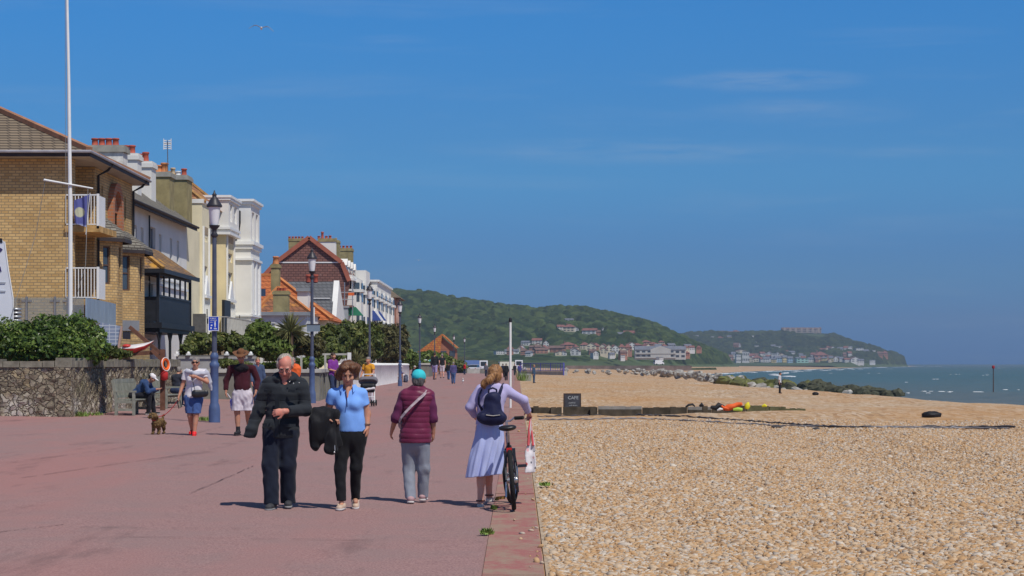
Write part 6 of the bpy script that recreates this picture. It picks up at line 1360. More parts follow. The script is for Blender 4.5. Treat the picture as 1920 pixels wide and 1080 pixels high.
rope('long dark mooring rope lying across the shingle below the groyne', [(1008, 783), (1160, 779), (1290, 783), (1450, 795), (1560, 803), (1915, 803)], .030, rp, 1)
rope('faded grey rope lying nearer the camera than the dark rope', [(1010, 789), (1210, 787), (1330, 793), (1470, 801), (1700, 804), (1900, 806)], .024, rp2, 2)
# rocks: breakwater beyond the beach, dark weed covered towards the sea, pale near the land
def rock_mesh(seed):
    m = MB(); q = random.Random(seed); m.ball((0, 0, 0), 1, 7, 5, .30, seed); me = [tuple(c*s for c, s in zip(v, (1, .8, .62))) for v in m.v]; m.v = me; return m
pale = M('pale_granite', (.37, .35, .315), .9, .4, .8, bump=.5, bscale=3); weedr = M('weedy_rock', (.115, .115, .05), .95, .45, .9, bump=.6, bscale=3, hue=(.15, .155, .05)); weedd = M('dark_weedy_rock', (.07, .072, .045), .95, .4, .9, bump=.6, bscale=3)
RK = {}
def rock(kind, mat, label, x, y, z, s, q):
    k = (kind, q.randrange(4))
    if k not in RK:
        o = rock_mesh(hash(kind) % 50 if False else len(RK)+3).build('rock', mat); RK[k] = o
    else: o = RK[k].copy(); C.objects.link(o)
    o.location = (x, y, z); o.scale = (s*q.uniform(.8, 1.25), s*q.uniform(.8, 1.2), s*q.uniform(.8, 1.15)); o.rotation_euler = (q.uniform(-.4, .4), q.uniform(-.4, .4), q.uniform(0, 6))
    tag(o, label, 'rock', label)
q = random.Random(9)
def lerp(t, pts):
    for (a, *p), (b, *r) in zip(pts, pts[1:]):
        if a <= t <= b: f = (t-a)/(b-a); return [x+(y-x)*f for x, y in zip(p, r)]
for i in range(115):    # weedy arm running into the sea: column, top row, bottom row
    u = 1345+(1690-1345)*q.random()**.9; vt, vb = lerp(u, [(1345, 707, 716), (1450, 713, 728), (1540, 719, 737), (1620, 725, 738), (1695, 735, 739)])
    Y = 300 if u < 1480 else 290; v = q.uniform(vt+3, vb); r = q.uniform(.85, 1.7)*(1 if u < 1600 else .7); p = at(u, v, Y+q.uniform(-5, 6)); d = (v-vt)/(vb-vt)
    green = u < 1530 and q.random() < .6
    rock('green' if green else 'dark', weedr if green else weedd, 'green weed covered rock in the breakwater running into the sea' if green else 'dark wet rock in the breakwater running into the sea', p.x, p.y, p.z-r*.2, r, q)
for i in range(95):   # pale rocks from the land out to the arm
    u = 955+(1400-955)*q.random()**.6; v0, v1 = lerp(u, [(955, 690, 694), (1100, 691, 697), (1230, 693, 700), (1330, 700, 711), (1400, 707, 720)])
    v = q.uniform(v0, v1); Y = 300+(u < 1330)*(1330-u)*.35; r = q.uniform(.3, .65)*(1.3 if u > 1230 else 1); p = at(u, v+1, Y); z = max(p.z, beach_z(p.x, p.y)) if p.x < coast_x(p.y) else p.z
    rock('pale', pale, 'pale granite boulder along the top of the far beach', p.x, p.y, z-r*.1, r, q)
for u, v in ((1440, 730), (1470, 732), (1495, 733), (1510, 735), (1555, 741), (1590, 738), (1425, 726), (1410, 722), (1455, 731)):
    p = at(u, v, 282); rock('pale2', pale, 'pale boulder at the landward foot of the weedy breakwater', p.x, p.y, p.z, q.uniform(.6, .9), q)
def sea_mark():
    Y = FPX*(EYE+3)/(735-HOR); x = xat(1862.5, Y); T = thing('sea_marker', 'thin dark marker pole with a red top standing in the sea', 'marker', (x, Y, -3.2))
    m = MB(); m.cyl((x, Y, -3.6), (x, Y, zat(690, Y)), .09, .08, 8); m.build('pole', M('rusty_dark', (.10, .06, .05), .8, .3, 2), T)
    m = MB(); m.lathe((x, Y, zat(691, Y)), [(.22, 0), (.24, .1), (.24, .4), (.16, .5)], 10); m.build('red_top', M('marker_red', (.35, .02, .03), .6), T, True)
sea_mark()
# ---------------------------------------------------------------- bodies and clothes: signed distance shapes turned into one continuous mesh each
A_ = lambda p: np.array(p, float)
class SDF:
    def __init__(s): s.p = []; s.cuts = []; s.disp = None
    def cap(s, a, b, ra, rb=None, k=.02, flat=None, sub=False, ends=''):
        s.p.append(('cap', A_(a), A_(b), ra, ra if rb is None else rb, k, flat, sub, ends)); return s
    def ell(s, c, r, axes=None, k=.02, sub=False):
        r = A_(r) if not isinstance(r, (int, float)) else A_((r, r, r)); s.p.append(('ell', A_(c), r, np.eye(3) if axes is None else np.array([list(x) for x in axes], float), k, sub)); return s
    def func(s, lo, hi, fn, k=.005): s.p.append(('fn', A_(lo), A_(hi), fn, k, False)); return s
    def cut(s, p, n): s.cuts.append((A_(p), A_(n))); return s     # removes the side n points to
    def bounds(s, q):
        if q[0] == 'cap': r = max(q[3], q[4]); return np.minimum(q[1], q[2])-r, np.maximum(q[1], q[2])+r
        if q[0] == 'ell': e = np.sqrt(((q[3]*q[2][:, None])**2).sum(0)); return q[1]-e, q[1]+e
        return q[1], q[2]
    def mesh(s, res):
        bb = [s.bounds(q) for q in s.p if not q[-2 if q[0] == 'cap' else -1]]
        lo = np.min([b[0] for b in bb], 0)-3*res-.015; hi = np.max([b[1] for b in bb], 0)+3*res+.015
        n = np.ceil((hi-lo)/res).astype(int)+1; F = np.full(n, .5, np.float32)
        ax = [lo[i]+np.arange(n[i])*res for i in range(3)]
        for q in s.p:
            l, h = s.bounds(q); k = q[5] if q[0] == 'cap' else q[4]; m = k+3*res+.01
            i0 = np.clip(np.floor((l-m-lo)/res).astype(int), 0, n-1); i1 = np.clip(np.ceil((h+m-lo)/res).astype(int)+1, 1, n)
            if np.any(i1 <= i0): continue
            sl = tuple(slice(a, b) for a, b in zip(i0, i1))
            X, Y, Z = np.meshgrid(*[ax[i][sl[i]] for i in range(3)], indexing='ij', sparse=True)
            if q[0] == 'cap':
                _, a, b, ra, rb, k, flat, sub, ends = q
                px, py, pz = X-a[0], Y-a[1], Z-a[2]; d = b-a; L2 = max(d @ d, 1e-9)
                t = (px*d[0]+py*d[1]+pz*d[2])/L2; tc = np.clip(t, 0, 1)
                qx, qy, qz = px-tc*d[0], py-tc*d[1], pz-tc*d[2]
                if flat is not None:
                    fd = A_(flat[0]); fd = fd/np.linalg.norm(fd); e = (qx*fd[0]+qy*fd[1]+qz*fd[2])*(1/flat[1]-1); qx, qy, qz = qx+e*fd[0], qy+e*fd[1], qz+e*fd[2]
                D = np.sqrt(qx*qx+qy*qy+qz*qz)-(ra+(rb-ra)*tc)
                if flat is not None: D = D*(.5+.5*flat[1])
                L = math.sqrt(L2)
                if 'b' in ends: D = np.maximum(D, (t-1)*L)
                if 'a' in ends: D = np.maximum(D, -t*L)
            elif q[0] == 'ell':
                _, c, r, R, k, sub = q; px, py, pz = X-c[0], Y-c[1], Z-c[2]
                u = [(px*R[i][0]+py*R[i][1]+pz*R[i][2]) for i in range(3)]
                k0 = np.sqrt(sum((u[i]/r[i])**2 for i in range(3))); k1 = np.sqrt(sum((u[i]/r[i]**2)**2 for i in range(3)))+1e-6; D = k0*(k0-1)/k1
            else: _, _, _, fn, k, sub = q; D = fn(X, Y, Z)
            G = F[sl]
            if sub: F[sl] = np.maximum(G, -D+np.maximum(k-np.abs(G+D), 0)**2/(4*k))
            else: F[sl] = np.minimum(G, D)-np.maximum(k-np.abs(G-D), 0)**2/(4*k)
        X, Y, Z = np.meshgrid(*ax, indexing='ij', sparse=True)
        if s.disp is not None: F = F+s.disp(X, Y, Z)
        for p, nn in s.cuts:
            nn = nn/np.linalg.norm(nn); F = np.maximum(F, (X-p[0])*nn[0]+(Y-p[1])*nn[1]+(Z-p[2])*nn[2])
        return nets(F, lo, res)
def nets(F, lo, res):
    S_ = F < 0; n = np.array(F.shape)-1
    c = [(i, j, k) for i in (0, 1) for j in (0, 1) for k in (0, 1)]
    cnt = sum(S_[i:n[0]+i, j:n[1]+j, k:n[2]+k].astype(np.int8) for i, j, k in c)
    m = (cnt > 0) & (cnt < 8); idx = np.argwhere(m); ids = np.full(tuple(n), -1, np.int64); ids[m] = np.arange(len(idx))
    val = np.stack([F[idx[:, 0]+i, idx[:, 1]+j, idx[:, 2]+k] for i, j, k in c], 1)
    acc = np.zeros((len(idx), 3)); w = np.zeros(len(idx))
    for a in range(8):
        for b in range(a+1, 8):
            if sum(x != y for x, y in zip(c[a], c[b])) != 1: continue
            va, vb = val[:, a], val[:, b]; x = (va < 0) != (vb < 0); t = np.where(x, va/np.where(x, va-vb, 1), 0)
            pa, pb_ = np.array(c[a]), np.array(c[b]); acc += np.where(x[:, None], pa+(pb_-pa)*t[:, None], 0); w += x
    V_ = lo+(idx+acc/np.maximum(w, 1)[:, None])*res
    Q = []
    for ax in range(3):
        o = [0, 1, 2]; o.remove(ax); u, v = o
        sl0 = [slice(None)]*3; sl1 = [slice(None)]*3; sl0[ax] = slice(0, n[ax]); sl1[ax] = slice(1, n[ax]+1)
        for q in (u, v): sl0[q] = slice(1, n[q]); sl1[q] = slice(1, n[q])
        s0, s1 = S_[tuple(sl0)], S_[tuple(sl1)]; e = np.argwhere(s0 != s1)
        if not len(e): continue
        flip = s0[tuple(e.T)]
        base = e.copy(); base[:, u] += 1; base[:, v] += 1
        def cell(du, dv): b = base.copy(); b[:, u] -= du; b[:, v] -= dv; return ids[tuple(b.T)]
        q = np.stack([cell(1, 1), cell(0, 1), cell(0, 0), cell(1, 0)], 1)
        if ax == 1: flip = ~flip
        q[~flip] = q[~flip][:, ::-1]; Q.append(q)
    return V_, np.concatenate(Q)
def sd_build(S, res, name, mat, T, base, smooth=True):
    v, f = S.mesh(res); return mk(name, v+np.array(base), f, mat, T, smooth)
def folds(amp, f=1.0, seed=0, sx=1, sz=1):
    a = random.Random(seed); ph = [a.uniform(0, 6) for _ in range(6)]
    def g(X, Y, Z):
        u = X*34*f*sx+Z*16*f*sz; v = X*-13*f*sx+Z*29*f*sz+Y*17*f; w = Y*38*f+Z*21*f*sz
        return amp*(np.sin(u+ph[0]+1.3*np.sin(v*.6+ph[1]))*np.cos(w*.5+ph[2])+.6*np.sin(v+ph[3]+np.sin(w*.7+ph[4])))
    return g
def nrm(v): v = A_(v); return v/max(np.linalg.norm(v), 1e-9)
def lp(a, b, t): return A_(a)+(A_(b)-A_(a))*t
skin_m = {}
def skin(tone):
    if tone not in skin_m:
        k = NT('skin_'+tone); c = k.coord(); base = {'ruddy': (.60, .27, .20), 'tan': (.50, .27, .175), 'fair': (.64, .38, .29), 'brown': (.44, .235, .15)}[tone]
        col = k.mix(k.ramp(k.noise(c, 16, 4), [(.35, 0.), (.7, 1.)]), base, tuple(x*y for x, y in zip(base, (1.12, .86, .82)))); k.p.inputs['Subsurface Weight'].default_value = .08; k.p.inputs['Subsurface Radius'].default_value = (.01, .004, .002)
        skin_m[tone] = k.fin(col, .55, .35)
    return skin_m[tone]
def hair_m(name, col, col2=None):
    if name in MATS: return MATS[name]
    k = NT(name); c = k.mapped((1, 1, .25)); n = k.noise(c, 90, 3, .6); k.bump(n, .6, .01)
    MATS[name] = k.fin(k.mix(k.ramp(n, [(.35, 0.), (.65, 1.)]), tuple(x*.55 for x in col), col2 or tuple(min(1, x*1.35) for x in col)), .5, .4); return MATS[name]
def head_axes(hf):
    f = nrm(hf); r = nrm(np.cross(f, (0, 0, 1))); u = np.cross(r, f); return f, r, u
def add_head(S, c, hf, q=1.0, nose=1):
    f, r, u = head_axes(hf); c = A_(c); P = lambda a, b, d: c+(f*a+r*b+u*d)*q
    ax = (r, f, u)
    S.ell(P(-.012, 0, .03), A_((.074, .094, .086))*q, ax, .02); S.ell(P(.022, 0, -.035), A_((.060, .070, .085))*q, ax, .03)
    S.ell(P(.052, 0, -.092), A_((.030, .028, .022))*q, ax, .03)
    for s in (-1, 1):
        S.ell(P(.086, s*.031, .012), A_((.019, .014, .012))*q, ax, .012, sub=True); S.ell(P(.066, s*.040, -.028), A_((.026, .026, .022))*q, ax, .02)
        S.ell(P(-.005, s*.078, -.008), A_((.012, .022, .033))*q, ax, .006); S.ell(P(.078, s*.030, .033), A_((.026, .012, .008))*q, ax, .012)
    S.cap(P(.088, 0, .012), P(.112*nose, 0, -.028), .009*q, .014*q, .012); S.ell(P(.100, 0, -.030), A_((.019, .014, .010))*q, ax, .01)
    S.ell(P(.083, 0, -.064), A_((.026, .012, .012))*q, ax, .012)
    return P, ax
def add_hand(S, w, d, nrmal, q=1.0, curl=.35, thumb=1, spread=1.0):
    w = A_(w); d = nrm(d); n = A_(nrmal)-d*(A_(nrmal) @ d); n = nrm(n); s = np.cross(d, n)*thumb
    S.cap(w-d*.01*q, w+d*.03*q, .026*q, .030*q, .015, flat=(n, .62)); S.ell(w+d*.055*q, (.046*q, .040*q, .017*q), (d, s, n), .012)
    for i, (o, L) in enumerate(((.028, .078), (.0095, .086), (-.0095, .080), (-.027, .062))):
        b = w+d*(.088-.004*abs(i-1))*q+s*o*q; d1 = nrm(d*math.cos(curl)+n*math.sin(curl)+s*o*2*spread); d2 = nrm(d*math.cos(curl*2.4)+n*math.sin(curl*2.4)+s*o*2*spread)
        m = b+d1*L*.5*q; S.cap(b, m, .0098*q, .0086*q, .004); S.cap(m, m+d2*L*.5*q, .0086*q, .0068*q, .003)
    b = w+d*.025*q+s*.032*q; d1 = nrm(d*.65+s*.75+n*.25); d2 = nrm(d*.95+s*.25+n*.35); S.cap(b-d1*.01, b+d1*.034*q, .014*q, .011*q, .01); S.cap(b+d1*.034*q, b+d1*.034*q+d2*.032*q, .011*q, .0085*q, .004)
def side_of(front): f = nrm((*front[:2], 0)); s = A_((-f[1], f[0], 0)); return s if s[0] > 0 or (abs(s[0]) < 1e-6 and s[1] > 0) else -s
class Person:
    """joints are metres from the ground point under the person: x right, y away, z up; A is the limb seen on the left, B on the right"""
    def __init__(s, label, base, J, front=(0, -1), tone='tan', w=1.0, res=.012, q=1.0, fine=False, group=None, bare=False):
        s.T = thing('person', label, 'person', base, group); s.b = tuple(base); s.J = J; s.f = nrm((*front, 0)); s.sd = side_of(front); s.w = w; s.res = res; s.q = q; s.fine = fine; s.tone = tone; s.bare = bare
        pv = A_(J['pv']); hw = .085*w*q; J.setdefault('hA', pv-s.sd*hw-A_((0, 0, .03))); J.setdefault('hB', pv+s.sd*hw-A_((0, 0, .03)))
    def torso(s, S, off=0, bottom=None, w=None, belly=0, k=.04, bust=0):
        J, q, w = s.J, s.q, w or s.w; nk, pv = A_(J['nk']), A_(J['pv']); ch = lp(nk, pv, .30); wa = lp(nk, pv, .66); fl = (s.f, .68)
        S.cap(ch, wa, .150*w*q+off, .132*w*q+off, k, flat=fl); S.cap(wa, pv, .132*w*q+off, .155*w*q+off, k, flat=fl)
        S.cap(lp(J['sA'], J['sB'], .1), lp(J['sA'], J['sB'], .9), .062*q+off, None, k, flat=(s.f, .9)); S.cap(lp(nk, ch, .1), ch, .07*q+off, .12*q+off, k, flat=fl)
        if belly: S.ell(lp(nk, pv, .72)+s.f*.055*q, (.12*w*q+off, belly+off, .14*q+off), (s.sd, s.f, (0, 0, 1)), .06)
        if bust:
            for e in (-1, 1): S.ell(lp(nk, pv, .36)+s.f*.075*q+s.sd*e*.065*q, (.062*q+off, bust+off, .062*q+off), (s.sd, s.f, (0, 0, 1)), .05)
        if bottom is not None: S.cap(pv, bottom, .155*w*q+off, .150*w*q+off, k, flat=(s.f, .72), ends='b')
    def arm(s, S, X, off=0, upto=1.0, k=.02, r=(.050, .041, .027), cuff=None):
        J, q = s.J, s.q; a, e, wr = A_(J['s'+X]), A_(J['e'+X]), A_(J['w'+X])
        if upto <= .5: t = upto*2; S.cap(a, lp(a, e, t), r[0]*q+off, (r[0]+(r[1]-r[0])*t)*q+off*(cuff or 1.15), k, ends='b'); return
        S.cap(a, e, r[0]*q+off, r[1]*q+off, k); t = upto*2-1; S.cap(e, lp(e, wr, t), r[1]*q+off, (r[1]+(r[2]-r[1])*t)*q+off, k, ends='b' if off else '')
    def leg(s, S, X, off=0, hem=None, k=.03, r=(.084, .056, .037), calf=True):
        J, q = s.J, s.q; h, kn, an = A_(J['h'+X]), A_(J['k'+X]), A_(J['a'+X]); w = .5+.5*s.w
        S.cap(h, kn, r[0]*q*w+off, r[1]*q*w+off, k); S.cap(kn, an, r[1]*q*w+off, r[2]*q*w+off, k)
        if calf: c = lp(kn, an, .28)-s.f*.018*q; S.cap(c, lp(kn, an, .5)-s.f*.01*q, .050*q+off*.7, .044*q+off*.7, .03)
    def body(s, hands='AB', curl=(.35, .35), hd={}, neck=.052, palm={}, nose=1):
        S = SDF(); J, q = s.J, s.q
        s.P, s.ax = add_head(S, J['hd'], J['hf'], q, nose); S.cap(s.P(-.02, 0, -.06), A_(J['nk'])-A_((0, 0, .03)), neck*q, (neck+.006)*q, .03)
        s.torso(S, -.012)
        for X in 'AB':
            s.arm(S, X); s.leg(S, X, 0 if s.bare else -.012, calf=s.bare); a = A_(J['a'+X]); fd = nrm((*J.get('f'+X, s.f)[:2], 0)) if 'f'+X in J else s.f
            S.cap(a-A_((0, 0, .03)), a+fd*.13*q-A_((0, 0, .045)), .034*q, .026*q, .02)
            if X in hands:
                i = 'AB'.index(X); d = hd.get(X, A_(J['w'+X])-A_(J['e'+X])); n = palm.get(X, -s.sd*(1 if X == 'B' else -1)+s.f*-.2)
                e = nrm(np.cross(nrm(d), nrm(n))); th = 1 if e @ A_(s.f) > 0 else -1
                if s.fine: add_hand(S, J['w'+X], d, n, q, curl[i], th)
                else:
                    w_ = A_(J['w'+X]); d = nrm(d); S.cap(w_, w_+d*.06*q, .030*q, .034*q, .02, flat=(n, .6)); S.cap(w_+d*.06*q, w_+d*.13*q+A_(n)*.03*q, .03*q, .018*q, .015, flat=(n, .6))
        o = sd_build(S, s.res, 'body', skin(s.tone), s.T, s.b); return o
    def face(s, eye=True, mouth=True, brow=None):
        dk = M('eye_dark', (.03, .022, .018), .25, .1, 8, .5); q = s.q; b = V(s.b)
        if eye:
            for e in (-1, 1):
                m = MB(); m.ball((0, 0, 0), (1, 1, 1), 10, 6); P = s.P(.078, e*.031, .010); m.v = [tuple(b+V(P)+V((s.ax[0]*x*.0125+s.ax[1]*y*.007+s.ax[2]*z*.006)*q)) for x, y, z in m.v]; m.build('eye', dk, s.T, True)
        if brow:
            for e in (-1, 1):
                m = MB(); m.tube([b+V(s.P(.092, e*.014, .030)), b+V(s.P(.091, e*.032, .037)), b+V(s.P(.078, e*.052, .031))], [.003*q, .0045*q, .002*q], 6); m.build('eyebrow', brow, s.T, True)
        if mouth:
            m = MB(); m.ball((0, 0, 0), (1, 1, 1), 12, 6); P = s.P(.091, 0, -.064); m.v = [tuple(b+V(P)+V((s.ax[0]*x*.025+s.ax[1]*y*.008+s.ax[2]*z*.0065)*q)) for x, y, z in m.v]; m.build('mouth', M('lips', (.36, .12, .10), .5, .15, 10), s.T, True)
    def top(s, name, mat, off, sleeve=1.0, hem=None, amp=.004, neckr=.062, res=None, belly=0, bust=0, w=None, seed=1, cuts=(), sl_off=None, extra=None, arms='AB', hem_r=None, rib=None):
        S = SDF(); J, q = s.J, s.q; pv = A_(J['pv']); hc = pv.copy(); hc[2] = hem if hem is not None else pv[2]; s.torso(S, off, hc if hem is not None and hem < pv[2] else None, w, belly, bust=bust)
        if sleeve:
            for X in arms: s.arm(S, X, sl_off if sl_off is not None else off, sleeve)
        if extra: extra(S)
        S.cap(A_(J['nk'])-A_((0, 0, .025))+s.f*.015, A_(J['nk'])+A_((0, 0, .2)), neckr*q, neckr*1.15*q, .01, sub=True)
        fd = folds(amp, 1, seed)
        if rib: g0 = fd; fd = lambda X, Y, Z: g0(X, Y, Z)+rib(X, Y, Z)
        S.disp = fd
        if hem is not None: S.cut((0, 0, hem), (0, 0, -1))
        for c in cuts: S.cut(*c)
        return sd_build(S, res or s.res, name, mat, s.T, s.b)
    def trousers(s, name, mat, off=.012, hem=.06, amp=.004, top=None, res=None, r=None, seed=2, knee=False, legs='AB', flare=0):
        S = SDF(); J, q = s.J, s.q; pv = A_(J['pv']); s_ = .155*s.w*q+off
        S.cap(pv+A_((0, 0, .06)), pv-A_((0, 0, .04)), s_*.95, s_, .04, flat=(s.f, .74))
        for X in legs:
            rr = r or (.088, .062, .050)
            h, kn, an = A_(J['h'+X]), A_(J['k'+X]), A_(J['a'+X]); w = .5+.5*s.w
            S.cap(h, kn, rr[0]*q*w+off, rr[1]*q*w+off+flare*.5, .04)
            if knee: d = nrm(an-kn); S.cap(kn, kn+d*.06, rr[1]*q*w+off+flare*.5, rr[1]*q*w+off+flare, .03)
            else: S.cap(kn, an-A_((0, 0, .04)), rr[1]*q*w+off, rr[2]*q*w+off+flare, .03)
        S.disp = folds(amp, 1.5, seed, 1.3, .8); S.cut((0, 0, hem), (0, 0, -1)); S.cut((0, 0, (top if top is not None else pv[2]+.09)), (0, 0, 1))
        return sd_build(S, res or s.res, name, mat, s.T, s.b)
    def shoes(s, mat, sole=None, h=.045, L=.15, high=0, res=None, name='shoe', low=False):
        for X in 'AB':
            J, q = s.J, s.q; a = A_(J['a'+X]); fd = nrm((*J.get('f'+X, s.f)[:2], J.get('t'+X, 0))); z0 = a[2]-.07*q
            b = A_((a[0], a[1], z0)); S = SDF(); hl = b-fd*.055*q+A_((0, 0, h)); to = b+fd*L*q+A_((0, 0, h*.72)); r = .042*q
            S.cap(hl, to, r, r*.92, .02, flat=((0, 0, 1), .85)); S.cap(b+A_((0, 0, h+.01)), a+A_((0, 0, high)), .046*q, .044*q, .03, ends='b')
            if low: S.cap(b+fd*.02+A_((0, 0, h+.05)), b+fd*.055*q+A_((0, 0, h+.035)), .034*q, .03*q, .01, sub=True)
            up = nrm(np.cross(np.cross(fd, (0, 0, 1)), fd)); S.cut(b+up*.012, -up)
            o = sd_build(S, res or min(s.res, .009), name, mat, s.T, s.b)
            if sole:
                S = SDF(); S.cap(hl-A_((0, 0, h-.014)), to-A_((0, 0, h*.72-.014)), r*1.06, r, .01); S.cut(b+up*.022, up); S.cut(b-up*.002, -up); sd_build(S, res or min(s.res, .009), 'sole', sole, o, s.b)
    def hair(s, mat, prims, res=None, name='hair', cut=None, amp=.006, face=True):
        """prims: (forward, side, up, rx, ry, rz)"""
        S = SDF()
        for a, b, d, *r in prims: S.ell(s.P(a, b, d), A_(r)*s.q, s.ax, .02)
        if face: S.ell(s.P(.105, 0, -.035), A_((.068, .075, .088))*s.q, s.ax, .015, sub=True)
        S.disp = folds(amp, 2.2, 5, 1, .4)
        for c in cut or (): S.cut(s.P(*c[0]), s.ax[0]*c[1][1]+s.ax[1]*c[1][0]+s.ax[2]*c[1][2])
        return sd_build(S, res or min(s.res, .009), name, mat, s.T, s.b)
    def strip(s, name, pts, w, mat, T=None, thick=.006, n=None):
        """a flat band through points, lying against the body (normals away from the spine)"""
        b = V(s.b); c = V(lp(s.J['nk'], s.J['pv'], .5))+b; P = [V(p)+b for p in pts]; m = MB(); L, R_ = [], []
        for i, p in enumerate(P):
            t = (P[min(i+1, len(P)-1)]-P[max(i-1, 0)]).normalized(); nn = V((p.x-c.x, p.y-c.y, 0)).normalized(); sd = t.cross(nn).normalized()
            L.append((p-sd*w/2, nn)); R_.append((p+sd*w/2, nn))
        for i in range(len(P)-1):
            a, b2, c2, d = L[i], R_[i], R_[i+1], L[i+1]; m.hexa([a[0], b2[0], c2[0], d[0], a[0]+a[1]*thick, b2[0]+b2[1]*thick, c2[0]+c2[1]*thick, d[0]+d[1]*thick])
        return m.build(name, mat, T if T is not None else s.T)
def px_frame(u0, v0, base): k = FPX/base.y; return lambda u, v, y=0.0: ((u-u0)/k*1.0, y, (v0-v)/k)
# ---------------------------------------------------------------- people in the foreground
UPZ = A_((0, 0, 1))
def tubeo(name, pts, r, mat, parent=None, base=(0, 0, 0), n=8):
    m = MB(); b = V(base); m.tube([V(p)+b for p in pts], r, n); return m.build(name, mat, parent, True)
navy_blk = cloth('black_quilted_shell', (.024, .028, .034), .85, .5, quilt=1.6, var=.25)
navy_cord = cloth('navy_cord', (.012, .016, .030), .9, .4, var=.3); blk_leg = cloth('black_leggings', (.010, .010, .012), .8, .3, var=.3)
polo_b = cloth('sky_blue_polo', (.20, .40, .86), .8, .35, var=.08); maroon_v = cloth('maroon_puffer', (.155, .022, .060), .42, .25, var=.25); maroon_s = cloth('maroon_sleeve', (.12, .022, .075), .85, .3)
grey_tr = cloth('grey_trousers', (.25, .27, .32), .9, .35, var=.12); lilac_c = cloth('lilac_cardigan', (.46, .42, .66), .9, .3, var=.07); shoe_blk = M('black_shoe', (.025, .025, .028), .5, .2, 8)
sole_w = M('white_sole', (.62, .60, .58), .8, .1, 8); shoe_pink = M('dusty_pink_trainer', (.48, .30, .31), .7, .15, 8); shoe_beige = M('beige_slip_on', (.58, .43, .32), .6, .1, 8)
black_leather = M('black_leather', (.015, .015, .017), .4, .2, 10, .5)
def man_black_jacket():
    b = foot(523, 954); b.z += 0; P = px_frame(523, 955, b)
    J = dict(hd=P(536, 687, -.07), hf=(.02, -.80, -.62), nk=P(535, 713, .0), sA=P(503, 722, .0), sB=P(565, 724, .0), eA=P(484, 772, .03), wA=P(470, 812, -.03), eB=P(573, 770, -.0), wB=P(538, 771, -.27),
        pv=P(527, 804, 0), kA=P(508, 872, -.07), kB=P(540, 872, .0), aA=P(512, 943, -.10), aB=P(538, 939, .12), fA=(-.12, -1), fB=(.12, -1), tB=-.05)
    p = Person('man in a black padded jacket and dark trousers walking towards us, looking down', b, J, (0.03, -1), 'ruddy', 1.05, .0075, 1.02, True)
    p.body(hands='B', curl=(.3, .75), hd={'B': (-.92, -.25, -.15)}, palm={'B': (-.1, .9, -.1)}, neck=.060); p.face(brow=hair_m('grey_brow', (.30, .26, .22)))
    p.hair(hair_m('thin_grey_hair', (.34, .28, .22), (.52, .45, .38)), [(-.055, 0, .02, .086, .074, .088), (-.03, .062, .01, .034, .06, .060), (-.03, -.062, .01, .034, .06, .060), (-.03, .02, .095, .05, .05, .026), (-.07, 0, -.03, .07, .05, .06)], cut=[((.045, 0, .02), (1, 0, -.35))], amp=.005)
    def ex(S):
        S.torso = None
        nk = A_(J['nk'])
        for i in range(14):   # thick stand collar and folded hood
            a0, a1 = 2*PI*i/14, 2*PI*(i+1)/14
            q = lambda a: nk+A_((.108*math.cos(a), .09*math.sin(a)-.005, .022+.030*math.sin(a)))
            if abs(a0+PI/14-1.5*PI) < .62: continue
            S.cap(q(a0), q(a1), .038, None, .015)
        S.cap(nk+A_((-.07, .09, .01)), nk+A_((.07, .09, .01)), .055, None, .03)
        S.cap(nk+A_((0, -.10, .06)), nk+A_((.012, -.165, -.17)), .075, .012, .012, sub=True)
        S.cap(A_(J['wA'])-A_((-.012, 0, -.03)), A_(J['wA'])+A_((-.012, 0, -.055)), .070, .064, .02, ends='b')
    rib = lambda X, Y, Z: .0016*np.sin(Z*2*PI/.075+.5*np.sin(X*11))
    p.top('jacket', navy_blk, .032, .93, P(0, 822)[2], .0030, .066, extra=ex, w=1.0, seed=3, rib=rib, sl_off=.028)
    p.trousers('trousers', navy_cord, .014, .055, .0035, top=P(0, 795)[2], r=(.090, .070, .064), seed=5)
    p.shoes(M('dark_trainer', (.05, .05, .055), .7, .3, 20), M('grey_sole', (.25, .25, .25), .8), .05)
    S = SDF(); nk = A_(J['nk']); S.cap(nk+A_((0, -.012, .02)), nk+A_((0, -.055, -.20)), .085, .07, .02, flat=((0, 1, 0), .6)); S.cut(nk+A_((0, 0, .028)), (0, .3, 1)); sd_build(S, .01, 'jumper', cloth('navy_jumper', (.018, .012, .026), .9), p.T, p.b)
    fl = M('jacket_trim', (.016, .02, .025), .6, .2, 10)
    # placket, pocket flaps, snaps
    pk = [P(523, v, y) for v, y in ((748, -.152), (765, -.152), (785, -.140), (805, -.138), (820, -.140))]
    p.strip('placket', pk, .045, fl, thick=.012)
    for u0, u1, v in ((544, 565, 733), (500, 513, 733)): p.strip('pocket_flap', [P(u0, v, -.165), P((u0+u1)/2, v+1.2, -.178), P(u1, v+2, -.15)], .03, fl, thick=.012)
    for u0, u1, v in ((497, 514, 797), (535, 556, 798)): p.strip('pocket_flap', [P(u0, v, -.150), P((u0+u1)/2, v, -.168), P(u1, v, -.145)], .035, fl, thick=.012)
    for u, v in ((553, 720), (546, 716.5), (563, 718.5)): m = MB(); c = V(P(u, v, -.150 if u < 560 else -.125))+b; m.ball(c, .008, 8, 6); m.build('snap', M('snap_metal', (.6, .58, .55), .3, .1, 5, .5, metal=.7), p.T, True)
    m = MB(); d = []
    for e in (-1, 1): c = V(p.P(.095, e*.032, .002))+b; m.torus(c, tuple(p.ax[1]), .021, .0022, 18, 5)
    m.tube([V(p.P(.100, -.012, .006))+b, V(p.P(.100, .012, .006))+b], .002, 5)
    for e in (-1, 1): m.tube([V(p.P(.090, e*.052, .006))+b, V(p.P(.01, e*.079, .006))+b], .002, 5)
    m.build('spectacles', M('thin_frame', (.12, .10, .09), .3, .1, 5, .5), p.T, True)
